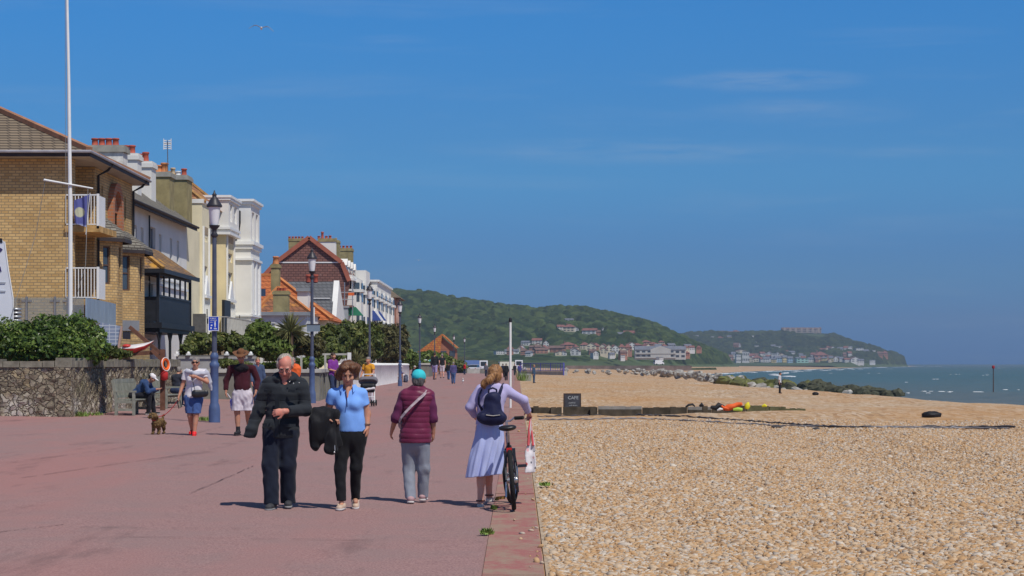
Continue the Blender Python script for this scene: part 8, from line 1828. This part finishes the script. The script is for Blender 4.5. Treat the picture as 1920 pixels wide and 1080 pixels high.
def hat_man():
    b = foot(452, 817); P = mini(452, 818, b)
    J = dict(hd=P(453, 670, -.06), hf=(.0, -.92, -.38), nk=P(453, 687, 0), sA=P(433, 692, 0), sB=P(474, 692, 0), eA=P(424, 714, .04), wA=P(424, 734, -.02), eB=P(483, 714, .02), wB=P(481, 734, -.10),
        pv=P(455, 739, 0), kA=P(445, 774, -.03), kB=P(464, 772, .02), aA=P(447, 810, -.05), aB=P(464, 805, .26), fA=(-.2, -1), fB=(.1, -1), tB=-.5)
    p = Person('man in a wide brown hat, plum jumper and pale shorts walking towards us', b, J, (0, -1), 'brown', 1.1, .010, 1.02, bare=True)
    p.body(palm={'A': (.9, 0, 0), 'B': (-.9, 0, 0)}); p.face(); p.hair(grey_h, SHORT[1:])
    S = SDF(); S.ell(p.P(-.01, 0, .105), A_((.082, .095, .075)), p.ax, .03); S.ell(p.P(0, 0, .075), A_((.175, .20, .014)), p.ax, .03); S.ell(p.P(-.01, 0, .19), A_((.02, .06, .03)), p.ax, .03, sub=True); g = folds(.004, 1, 3); S.disp = lambda X, Y, Z: g(X, Y, Z)
    v, f = S.mesh(.010); c = A_(J['hd']); v[:, 2] += .35*(np.abs(v[:, 0]-c[0])**2)*2*(np.abs(v[:, 0]-c[0]) > .09); mk('hat', v+A_(p.b), f, cloth('tan_felt_hat', (.17, .075, .035), .9, .2, var=.2), p.T, True)
    m = MB(); cc = V(p.P(-.005, 0, .088))+V(b); m.torus(cc, tuple(p.ax[2]), .088, .012, 22, 6); m.build('hat_band', M('dark_hat_band', (.05, .025, .015), .8), p.T, True)
    p.top('jumper', plum, .022, .95, P(0, 733)[2], .004, .075, belly=.06, sl_off=.022, seed=3, w=1.05)
    S = SDF(); nk = A_(J['nk']); S.ell(nk+A_((.005, -.10, -.045)), (.155, .075, .085)); S.disp = folds(.006, 1.2, 3); sd_build(S, .010, 'scarf', cloth('black_scarf', (.012, .01, .014), .9), p.T, p.b)
    p.trousers('shorts', short_w, .022, P(0, 771)[2], .005, knee=True, r=(.10, .085, .05), flare=.012, top=P(0, 728)[2]); p.shoes(shoe_blk, shoe_blk, .055, high=.11, name='boot')
    T = thing('carrier_bag', 'blue and white plastic bag in the hand of the man in the hat', 'bag', b); S = SDF(); S.cap(A_(P(434, 752, .04)), A_(P(437, 764, .04)), .05, .085, .03, flat=((1, 0, 0), .7)); S.disp = folds(.012, 1.1, 3)
    k = NT('blue_white_plastic'); sd_build(S, .010, 'bag_body', k.fin(k.mix(k.ramp(k.noise(k.coord(), 9, 2), [(.45, 0.), (.52, 1.)]), (.60, .60, .70), (.10, .13, .55)), .4), T, tuple(b)); tubeo('handle', [P(426, 739, .0), P(430, 745, .03), P(433, 750, .04)], .012, white_t, T, b)
hat_man()
def generic(label, u, v, h_px, yaw, top, bottom, hair, tone='tan', sleeve=.95, shorts=False, stride=.16, w=1.0, res=.022, seed=0, g=gz, lean=0, arms=None, ext=None, hairp=SHORT, shoes=None, skirt=False, H=None):
    """a walking or standing figure; yaw 0 faces the camera, pi walks away"""
    b = foot(u, v, g); k = b.y/FPX; H = H or h_px*k; q = H/1.70; f = A_((math.sin(yaw), -math.cos(yaw), 0)); s = A_((math.cos(yaw), math.sin(yaw), 0)); s = s if s[0] >= 0 else -s
    rr = random.Random(seed); st = stride*q; z = lambda t: A_((0, 0, t*H)); sw = .4*stride*q
    J = dict(hd=tuple(z(.928)+f*(.03+lean)), hf=tuple(f+A_((0, 0, -.12))), nk=tuple(z(.835)+f*lean), sA=tuple(z(.805)-s*.165*q*w+f*lean), sB=tuple(z(.805)+s*.165*q*w+f*lean), eA=tuple(z(.625)-s*.22*q-f*sw*.6), wA=tuple(z(.48)-s*.21*q+f*sw), eB=tuple(z(.625)+s*.22*q+f*sw*.3), wB=tuple(z(.48)+s*.21*q-f*sw*.3+f*.06),
        pv=tuple(z(.52)), kA=tuple(z(.275)-s*.09*q+f*(st*.35+.02)), kB=tuple(z(.275)+s*.085*q-f*st*.1), aA=tuple(z(.043)-s*.08*q+f*st*.6), aB=tuple(z(.05)+s*.08*q-f*st*.8))
    if arms: J.update({k2: tuple(s*x*q+f*y*q+z(t)) for k2, (x, y, t) in arms.items()})
    p = Person(label, b, J, tuple(f[:2]), tone, w, res, q, bare=shorts or skirt)
    p.body(hands='AB'); 
    if hair: p.hair(hair, hairp, res=res)
    p.top('top', top, .022, sleeve, H*.50, .004, .06, seed=seed); 
    if skirt:
        S = SDF(); S.cap(z(.56), z(.22), .15*q, .21*q, ends='ab', flat=(f, .8)); S.disp = folds(.008, .8, seed); sd_build(S, res, 'skirt', bottom, p.T, p.b)
    else: p.trousers('trousers' if not shorts else 'shorts', bottom, .016, H*(.27 if shorts else .045), .004, knee=shorts, seed=seed)
    p.shoes(shoes or shoe_blk, None, .045, res=res)
    return p, b
def purple_woman():
    p, b = generic('woman with long dark hair in a purple shirt in front of the grey wall', 624, 749, 88, .85, cloth('purple_shirt', (.21, .04, .28), .85, .3), jean_d, brn_h, 'tan', .45, res=.016, seed=3, hairp=LONG+[(-.03, .08, -.10, .05, .05, .10)], arms=dict(eA=(-.20, .03, .64), wA=(-.03, .24, .60), eB=(.20, .04, .64), wB=(.06, .26, .585)))
    T = thing('handbag', 'pale pink handbag held by the woman in the purple shirt', 'handbag', b); c = A_(p.J['wB'])+A_((.02, -.06, -.20)); S = SDF(); S.cap(c-A_((.07, 0, 0)), c+A_((.07, 0, 0)), .10, .10, .02, flat=((0, 1, 0), .5)); sd_build(S, .014, 'bag_body', M('pale_pink_leather', (.62, .40, .45), .5, .1, 6), T, tuple(b))
    m = MB(); m.tube([V(c)+b+V((-.09, 0, .05)), V(p.J['wB'])+b, V(c)+b+V((.09, 0, .05))], .010, 6); m.build('handle', white_t, T, True)
purple_woman()
def yellow_woman():
    p, b = generic('woman in a mustard yellow top pushing a grey pram', 691, 757, 88, -.45, cloth('mustard_top', (.70, .32, .03), .85, .3), white_t, grey_h, 'tan', .28, res=.016, seed=4, w=1.05, arms=dict(eA=(-.24, .05, .66), wA=(-.17, .30, .56), eB=(.24, .05, .66), wB=(.17, .30, .56)))
    T = thing('pram', 'grey hooded pram with a white bar pushed by the woman in yellow', 'pram', foot(691, 762)); o = V(T.location); k = o.y/FPX; q = lambda u, v, y=0: V(((u-691)*k, y, (762-v)*k))
    hood = cloth('grey_hood', (.16, .15, .17), .85, .3); wp = white_p
    S = SDF(); S.cap(A_(q(680, 714, .10)), A_(q(700, 714, .10)), .16, .16, .03); S.cap(A_(q(682, 720, -.05)), A_(q(698, 720, -.05)), .20, .2, .03, flat=((0, 0, 1), .8), sub=True); S.cut(A_(q(0, 724)), (0, -.3, -1)); v, f = S.mesh(.014); mk('hood', v, f, hood, T, True, True)
    S = SDF(); S.cap(A_(q(681, 724, .06)), A_(q(699, 724, .06)), .11, .11); S.cap(A_(q(681, 732, -.05)), A_(q(699, 732, -.05)), .08, .08); v, f = S.mesh(.014); mk('seat', v, f, blk, T, True, True)
    S = SDF(); S.cap(A_(q(681, 731, -.20)), A_(q(702, 728, -.20)), .04, .04); S.disp = folds(.008); v, f = S.mesh(.014); mk('blanket', v, f, white_t, T, True, True)
    m = MB()
    for u in (679, 702): m.tube([q(u, 702, .42), q(u, 730, .1), q(u+1, 754, -.25)], .016, 7); m.tube([q(u, 730, .1), q(u, 756, .35)], .014, 7)
    m.tube([q(679, 702, .42), q(702, 702, .42)], .018, 7); m.tube([q(679, 744, -.1), q(703, 744, -.1)], .014, 7); m.build('chassis', wp, T, True, True)
    for u, y in ((680, -.28), (684, -.28), (698, -.28), (702, -.28), (678, .36), (704, .36)): m = MB(); m.torus(q(u, 755.5, y), (1, 0, 0), .09, .026, 18, 8); m.cyl(q(u, 755.5, y)-V((.015, 0, 0)), q(u, 755.5, y)+V((.015, 0, 0)), .06); m.build('wheel', M('tyre_rubber', (.018, .018, .018)), T, True, True)
yellow_woman()
def seated(label, u, v, h_px, top, bottom, hair, tone, facing, cap=None, seat=.45, res=.014, q=1.0, lean=.25, phone=False, hoodm=None, drop=0):
    """sitting figure: hips above (u, v) which is the ground below the hips"""
    b = foot(u, v); f = A_((*facing, 0)); f = f/np.linalg.norm(f); s = A_((-f[1], f[0], 0)); s = s if (s[0] > 0 or (abs(s[0]) < .3 and s[1] > 0)) else -s
    z = lambda t: A_((0, 0, t*q)); J = dict(pv=tuple(z(seat+.12)), nk=tuple(z(seat+.60-drop*.7)+f*lean*q), hd=tuple(z(seat+.76-drop)+f*(lean+.10+drop*.3)*q), hf=tuple(f*.8+A_((0, 0, -.6 if phone else -.2))), sA=tuple(z(seat+.54-drop*.6)+f*lean*q-s*.18*q), sB=tuple(z(seat+.54-drop*.6)+f*lean*q+s*.18*q),
        eA=tuple(z(seat+.27-drop*.4)+f*(lean+.09)*q-s*.21*q), eB=tuple(z(seat+.27-drop*.4)+f*(lean+.09)*q+s*.21*q), wA=tuple(z(seat+.27)+f*(lean+.30)*q-s*.06*q), wB=tuple(z(seat+.27)+f*(lean+.30)*q+s*.06*q), hA=tuple(z(seat+.09)-s*.10*q), hB=tuple(z(seat+.09)+s*.10*q),
        kA=tuple(z(seat+.09)+f*.44*q-s*.12*q), kB=tuple(z(seat+.09)+f*.44*q+s*.12*q), aA=tuple(z(.07)+f*.42*q-s*.12*q), aB=tuple(z(.07)+f*.50*q+s*.13*q))
    p = Person(label, b, J, tuple(f[:2]), tone, 1.0, res, q); p.body(palm={'A': (0, 0, 1), 'B': (0, 0, 1)}, hd={'A': tuple(f*.8+s*.3), 'B': tuple(f*.8-s*.3)})
    if hair: p.hair(hair, SHORT, res=res)
    ex = None
    if hoodm: ex = lambda S: (S.ell(A_(J['nk'])-f*.10+A_((0, 0, -.01)), (.11, .09, .07), (s, f, (0, 0, 1)), .03),)
    p.top('jacket', top, .028, .95, None, .007, .06, seed=5, extra=ex); S = SDF()
    S.cap(A_(J['hA'])-f*.06, A_(J['hB'])-f*.06, .11*q, .11*q, .03)
    for X in 'AB': S.cap(J['h'+X], J['k'+X], .098*q, .078*q, .03); S.cap(J['k'+X], A_(J['a'+X]), .076*q, .062*q, .02)
    S.disp = folds(.006, .9, 4); S.cut((0, 0, .06), (0, 0, -1)); sd_build(S, res, 'trousers', bottom, p.T, p.b); p.shoes(shoe_blk, sole_w, .045, res=res)
    if cap is not None:
        S = SDF(); S.ell(p.P(-.012, 0, .045), A_((.092, .108, .085))*q, p.ax, .02); S.ell(p.P(.115, 0, .045), A_((.07, .085, .012))*q, p.ax, .015); S.cut(p.P(0, 0, .01), -p.ax[2]); sd_build(S, min(res, .011), 'cap', cap, p.T, p.b)
    return p, b
p, b = seated('man hunched over his phone on the near bench, in a white cap and blue jacket', 254, 777, 0, cloth('blue_jacket', (.028, .062, .16), .7, .35, var=.3), cloth('charcoal_trousers', (.014, .014, .02), .9, .3), blk_h, 'brown', (1, -.12), cap=cloth('white_cap', (.74, .70, .70), .8, .2), res=.010, lean=.34, phone=True, hoodm=True, drop=.17)
m = MB(); c = V(p.J['wB'])+b+V((.12, 0, .03)); m.box(c.x-.04, c.x+.06, c.y-.02, c.y+.05, c.z, c.z+.012); o = m.build('mobile_phone', black_leather); tag(o, 'black mobile phone in the hands of the man on the bench', 'phone')
seated('person with grey hair in a dark coat sitting on the second bench, facing away', 331, 762, 0, cloth('dark_coat', (.03, .034, .05), .85, .3), jean_d, grey_h, 'tan', (.5, .9), res=.016, lean=.05)
def far_bench():
    wood = M('varnished_oak', (.35, .15, .045), .6, .25, 5); p = foot(746, 717); make_bench('park_bench', 'varnished brown wooden bench at the white fence with a person in a white hat', 1.5, wood, (p.x-.25, p.y-.3, p.z), 0)
    seated('person in a white sun hat and purple top sitting on the brown bench', 748, 716, 0, cloth('dusk_purple', (.07, .05, .16), .85), short_w, brn_h, 'brown', (1, -.25), cap=cloth('white_cap', (.74, .70, .70)), res=.022, lean=.08)
    c = foot(761, 717); S = SDF(); S.cap((0, 0, .16), (0, 0, .48), .2, .17, .03, flat=((0, 1, 0), .7)); S.cap((-.02, -.12, .15), (-.02, -.12, .32), .12, .11, .03); S.disp = folds(.012); v, f = S.mesh(.025); o = mk('rucksack', v+np.array(c), f, cloth('grey_blue_rucksack', (.09, .10, .15), .7), None, True); tag(o, 'grey blue rucksack standing on the ground in front of the brown bench', 'rucksack')
    seated('person in dark blue with a pale cap sitting at the end of the white fence', 774, 714, 0, dnavy, dnavy, grey_h, 'tan', (.9, .3), cap=cloth('pale_cap', (.55, .5, .47), .8, .2), res=.022, lean=.08)
far_bench()
generic('man in a dark blue jacket half hidden behind the man in the hat', 483, 762, 92, .3, cloth('slate_blue_jacket', (.055, .08, .15), .8), jean_d, fair_h, 'ruddy', res=.018, seed=6, stride=.2)
p, b = generic('walker with an orange rucksack hidden behind the man in the black jacket', 549, 762, 92, .2, dnavy, jean_d, grey_h, 'ruddy', res=.018, seed=7, stride=.2)
S = SDF(); S.cap((.06, -.02, 1.02), (.10, -.02, 1.30), .20, .20, .04, flat=((0, 1, 0), .7)); S.disp = folds(.01); v, f = S.mesh(.018); o = mk('rucksack', v+np.array(b), f, cloth('orange_rucksack', (.75, .13, .03), .7), None, True); tag(o, 'bright orange rucksack showing beside the shoulder of the black jacket man', 'rucksack')
generic('woman in a black jacket and lilac shorts walking away at the end of the fence', 815, 712, 52, PI-.2, cloth('black_top', (.018, .018, .022), .85), cloth('lilac_shorts', (.36, .31, .52), .9), brn_h, 'tan', shorts=True, seed=8)
generic('person in a white cap and black vest walking beside the lilac shorts', 829, 709, 46, PI+.2, cloth('black_top', (.018, .018, .022)), short_w, grey_h, 'fair', .2, shorts=True, seed=9)
generic('man in a purple checked shirt and blue jeans walking away', 850, 720, 45, PI, cloth('purple_check', (.085, .075, .19), .85), jean_m, grey_h, 'ruddy', seed=10, w=1.1, H=1.72)
generic('person in dark clothes close beside the purple checked shirt', 841, 712, 41, PI-.3, cloth('black_top', (.018, .018, .022)), jean_m, brn_h, 'tan', seed=11, H=1.68)
generic('person in a bright red jacket far along the promenade', 871, 702.5, 27, 2.2, cloth('scarlet_jacket', (.70, .02, .03), .8), dnavy, brn_h, 'tan', seed=12, res=.03, H=1.7)
generic('person in dark trousers and pale top far left of the ponytail', 911, 706, 27, .3, cloth('grey_far_top', (.10, .10, .13), .85), dnavy, grey_h, 'tan', seed=13, res=.03, H=1.68)
generic('person in a black coat right of the ponytail', 949, 714, 33, PI, cloth('black_top', (.018, .018, .022)), cloth('charcoal_trousers', (.014, .014, .02)), grey_h, 'tan', seed=14, res=.028, H=1.72)
generic('person in a dark jacket just left of the white post', 943, 708, 28, PI+.4, dnavy, cloth('charcoal_trousers', (.014, .014, .02)), brn_h, 'tan', seed=15, res=.03, H=1.68)
generic('person in dark clothes just right of the white post', 965, 704, 24, .2, cloth('black_top', (.018, .018, .022)), dnavy, brn_h, 'tan', seed=16, res=.03, H=1.66)
generic('person in violet blue by the blue railings', 974, 708, 26, PI, cloth('violet_blue', (.06, .06, .22), .85), cloth('violet_blue', (.06, .06, .22)), brn_h, 'tan', seed=17, res=.03, H=1.68)
generic('person in a long blue coat standing at the top of the beach', 1001, 718.5, 33, 1.2, cloth('teal_blue_coat', (.035, .075, .14), .85), cloth('teal_blue_coat', (.035, .075, .14)), fair_h, 'tan', stride=.02, seed=18, g=lambda x: -.02, res=.026, H=1.62)
def bz(x): return 0
b_ = bfoot(1462, 738)
generic('man in a pale shirt, dark trousers and dark cap standing on the beach', 1462, 738, 40, 1.3, cloth('pale_grey_shirt', (.55, .55, .58), .85), cloth('charcoal_trousers', (.014, .014, .02)), blk_h, 'tan', .5, stride=.03, seed=19, g=lambda x: b_.z, res=.022, H=40*b_.y/FPX)
# ---------------------------------------------------------------- birds
def gull(label, u, v, y, span, seed, ground=False):
    c = at(u, v, y); T = thing('gull', label, 'gull', c); wt = M('gull_white', (.72, .72, .72), .8, .05, 3); gr = M('gull_grey', (.36, .38, .42), .8, .1, 3)
    S = SDF(); s = span/1.3
    if not ground:
        S.cap((0, -.16*s, 0), (.0, .12*s, -.02*s), .065*s, .055*s); S.ell((0, -.24*s, .0), (.045*s, .06*s, .045*s)); S.cap((0, .12*s, -.02*s), (0, .28*s, -.01*s), .04*s, .02*s, flat=((0, 0, 1), .5)); v_, f_ = S.mesh(.02*s); mk('body', v_, f_, wt, T, True, True)
        for e in (-1, 1):
            m = MB(); P = [(.04, -.08, .03, .10), (.28, -.14, .11, .12), (.42, -.10, .10, .10), (.66, .02, -.06, .05), (.72, .06, -.10, .01)]; vs = []
            for x, yy, z, w in P: vs += [(e*x*s, (yy-w)*s, z*s), (e*x*s, (yy+w)*s, z*s), (e*x*s, yy*s, (z+.025)*s)]
            fs = []
            for i in range(4): a, q = i*3, i*3+3; fs += [(a, q, q+2, a+2), (a+2, q+2, q+1, a+1), (a, a+1, q+1, q)]
            m.add(vs, fs); m.build('wing', gr if e > 0 else gr, T, False, True)
    else:
        S.cap((0, -.1*s, .2*s), (0, .14*s, .17*s), .08*s, .05*s); S.cap((0, -.12*s, .22*s), (0, -.15*s, .33*s), .045*s, .04*s); S.ell((0, -.16*s, .35*s), (.045*s, .055*s, .045*s)); S.cap((.02*s, 0, .15*s), (.02*s, 0, 0), .01*s); S.cap((-.02*s, 0, .15*s), (-.02*s, 0, 0), .01*s); v_, f_ = S.mesh(.016*s); mk('body', v_, f_, wt, T, True, True)
    m = MB(); m.cyl((0, (-.29 if not ground else -.2)*s, (0 if not ground else .35)*s), (0, (-.35 if not ground else -.27)*s, (-.01 if not ground else .34)*s), .014*s, .004*s, 6); m.build('beak', M('beak_yellow', (.6, .4, .05), .5), T, True, True)
    return T
g1 = gull('gull gliding high in the sky at upper left', 490, 53, 62, 1.30*.54, 1); g1.rotation_euler = (0, math.radians(6), .1)
gull('tiny far gull in the sky above the houses', 785, 488, 330, 1.2, 2)
f_ = foot(868, 719.5); gl = gull('white gull standing on the promenade near the man in blue jeans', 868, 719.5, f_.y, 1.5, 3, True); gl.location = f_
# ---------------------------------------------------------------- far vehicles, railings, huts at the end of the promenade
car_glass = M('car_glass', (.03, .04, .05), .1, .1, 3, .6); tyre = M('tyre_rubber', (.018, .018, .018))
def vehicle(name, label, cat, u, v, Y, L, Wd, H, col, van=False, rz=0):
    p = V((xat(u, Y), Y, zat(v, Y))); T = thing(name, label, cat, (0, 0, 0)); pm = M('car_paint_'+col[0], col[1], .3, .05, 1, .5); hw = Wd/2
    pr = [(-L/2, .30), (-L/2, .85 if not van else 1.0), (-L/2+.15, .95 if not van else H), (L/2-.9, .95 if not van else H), (L/2-.35 if van else L/2-.1, .9 if not van else 1.15), (L/2, .75), (L/2, .3)]
    m = MB(); m.prism([(x, -hw, z) for x, z in pr], (0, Wd, 0)); m.build('body', pm, T, False, True)
    if not van:
        m = MB(); vs = [(-L*.42, -hw*.95, .94), (-L*.26, -hw*.8, H), (L*.10, -hw*.8, H), (L*.27, -hw*.95, .94)]; m.add(vs+[(x, -y, z) for x, y, z in vs], [(0, 1, 2, 3)[::-1], (4, 5, 6, 7), (0, 4, 5, 1)[::-1], (2, 6, 7, 3)[::-1]]); m.build('windows', car_glass, T, False, True)
        m = MB(); m.box(-L*.27, L*.11, -hw*.82, hw*.82, H-.02, H+.04); m.build('roof', pm, T, False, True)
    else:
        m = MB(); m.box(L/2-.85, L/2-.40, -hw-.01, hw+.01, 1.15, H-.35); m.box(-L/2-.01, -L/2+.02, -hw*.7, hw*.7, 1.1, H-.3); m.build('windows', car_glass, T, False, True)
    for x in (-L*.32, L*.32):
        for y in (-hw, hw-.2): m = MB(); m.cyl((x, y-.01, .31), (x, y+.21, .31), .31, None, 16); m.build('wheel', tyre, T, True, True)
    for y in (-hw*.7, hw*.7): m = MB(); m.box(-L/2-.02, -L/2+.02, y-.12, y+.12, .65, .85); m.build('tail_light', M('tail_light_red', (.4, .02, .02), .3), T, False, True)
    T.location = p; T.rotation_euler = (0, 0, rz)
Yc = 420
vehicle('parked_car', 'dark blue parked car at the far left end of the promenade', 'car', 866, 697, Yc, 4.2, 1.75, 1.45, ('navy', (.03, .05, .15)), rz=PI/2+.2)
vehicle('parked_car', 'silver parked car in the middle of the far cars', 'car', 878, 697.5, Yc-5, 4.2, 1.75, 1.45, ('silver', (.5, .52, .55)), rz=PI/2)
vehicle('parked_car', 'white parked car at the right of the far cars', 'car', 890, 697.5, Yc-8, 4.3, 1.8, 1.5, ('white', (.75, .76, .78)), rz=PI/2-.2)
vehicle('parked_van', 'blue and white parked van behind the far cars', 'van', 886, 692, 520, 4.8, 1.9, 2.3, ('blue', (.12, .2, .42)), True, rz=.3)
vehicle('parked_van', 'white parked van left of the ponytail', 'van', 907, 695, 470, 4.8, 1.9, 2.4, ('white', (.75, .76, .78)), True, rz=PI/2)
vehicle('parked_van', 'cream parked van behind the white post', 'van', 952, 694, 520, 4.8, 1.9, 2.2, ('cream', (.68, .66, .55)), True, rz=.2)
vehicle('parked_van', 'pale parked van right of the white post', 'van', 973, 693, 500, 4.8, 1.9, 2.4, ('white', (.75, .76, .78)), True, rz=PI/2)
vehicle('parked_van', 'white camper van parked at the edge of the far beach', 'van', 1235, 684, 900, 4.6, 1.9, 2.1, ('white', (.75, .76, .78)), True, rz=.4)
def far_walls():
    T = thing('stone_wall', 'low pale stone wall at the far end of the promenade with round bushes of stone', 'wall', (-11, 230, .2)); m = MB(); m.box(xat(790, 232), xat(806, 232), 230, 250, 0, zat(684, 232)); m.build('wall_face', conc, T)
    m = MB(); m.box(xat(790, 232)-.1, xat(806, 232)+.1, 229.9, 250, zat(684, 232)+.003, zat(684, 232)+.2); m.build('cap', conc_l, T)
    T = thing('boat', 'upturned white and teal boat behind the low wall', 'boat', at(800, 677, 252)); b0 = at(783, 678, 252)
    for u0, u1, mt, nm in ((784, 806, white_p, 'hull'), (802, 818, M('teal_hull', (.10, .38, .38), .5), 'stern')):
        m = MB(); c0, c1 = at(u0, 678, 252), at(u1, 678, 252); m.ball((c0+c1)/2, ((c1-c0).length/2, .7, .28), 16, 8); m.build(nm, mt, T, True)
    T = thing('low_wall', 'low weathered wall below the far parked cars', 'wall', (-7, 330, .2)); Yw = 330
    for u0, u1, mt in ((852, 876, conc), (876, 900, conc_l), (900, 915, conc)): m = MB(); m.box(xat(u0, Yw), xat(u1, Yw)-.05, Yw, Yw+.8, 0, zat(691, Yw)); m.build('wall_face', mt, T)
    br = M('blue_railing', (.10, .10, .42), .6, .15, 3); Yr = 330
    T = thing('blue_railing', 'bright blue railing on a low wall at the top of the far beach', 'railing', (xat(1010, Yr), Yr, -.2)); P = [(976, 330), (1058, 318)]
    (u0, y0), (u1, y1) = P; n = 26
    a, b2 = V((xat(u0, y0), y0, 0)), V((xat(u1, y1), y1, 0)); m = MB()
    for i in range(n+1): p = a+(b2-a)*i/n; t = .03 if i % 6 else .08; m.box(p.x-t, p.x+t, p.y-.03, p.y+.03, .55, 1.75)
    m.build('bars', br, T); m = MB(); m.bar(a+UZ*1.78, b2+UZ*1.78, .1); m.bar(a+UZ*.6, b2+UZ*.6, .1); m.build('rails', br, T)
    m = MB(); m.bar(V((xat(1057, 318), 318, -.6)), V((xat(1057, 318), 318, 1.9)), .16); m.build('end_post', br, T)
    W_ = thing('sea_wall', 'pale concrete wall under the bright blue railing', 'wall', (xat(1010, Yr), Yr, -1)); m = MB(); d = (b2-a); L = d.length; d.normalize(); m.obox(a+V((0, .3, -2)), d, V((d.y, -d.x, 0)), L, -.6, 2.5); m.build('wall_face', M('pale_sea_wall', (.44, .42, .38), .9, .2, 1), W_)
    m = MB(); m.box(xat(976, 200), xat(996, 200), 199, 215, -1, zat(702, 200)+.0); o = m.build('concrete_block', M('grey_green_concrete', (.34, .34, .30), .9, .25, 1)); tag(o, 'pale concrete groyne head beside the person in the blue coat', 'block')
    x, y = xat(979, 196), 196; weed('green weed growing on the pale concrete groyne head', x, y, .7, 1.2, 200, 9, lambda t: -.1)
    m = MB(); R9 = random.Random(5); 
    T = thing('sea_fence', 'long brown fence along the back of the far beach', 'fence', (20, 820, 0)); m.box(xat(1060, 820), xat(1285, 850), 820, 820.6, -1, zat(685.5, 820)); m.build('boards', M('brown_far_fence', (.20, .15, .13), .95, .4, .3), T)
    for u, v, h in ((934, 690, 8), (925, 690, 7)): pass
far_walls()
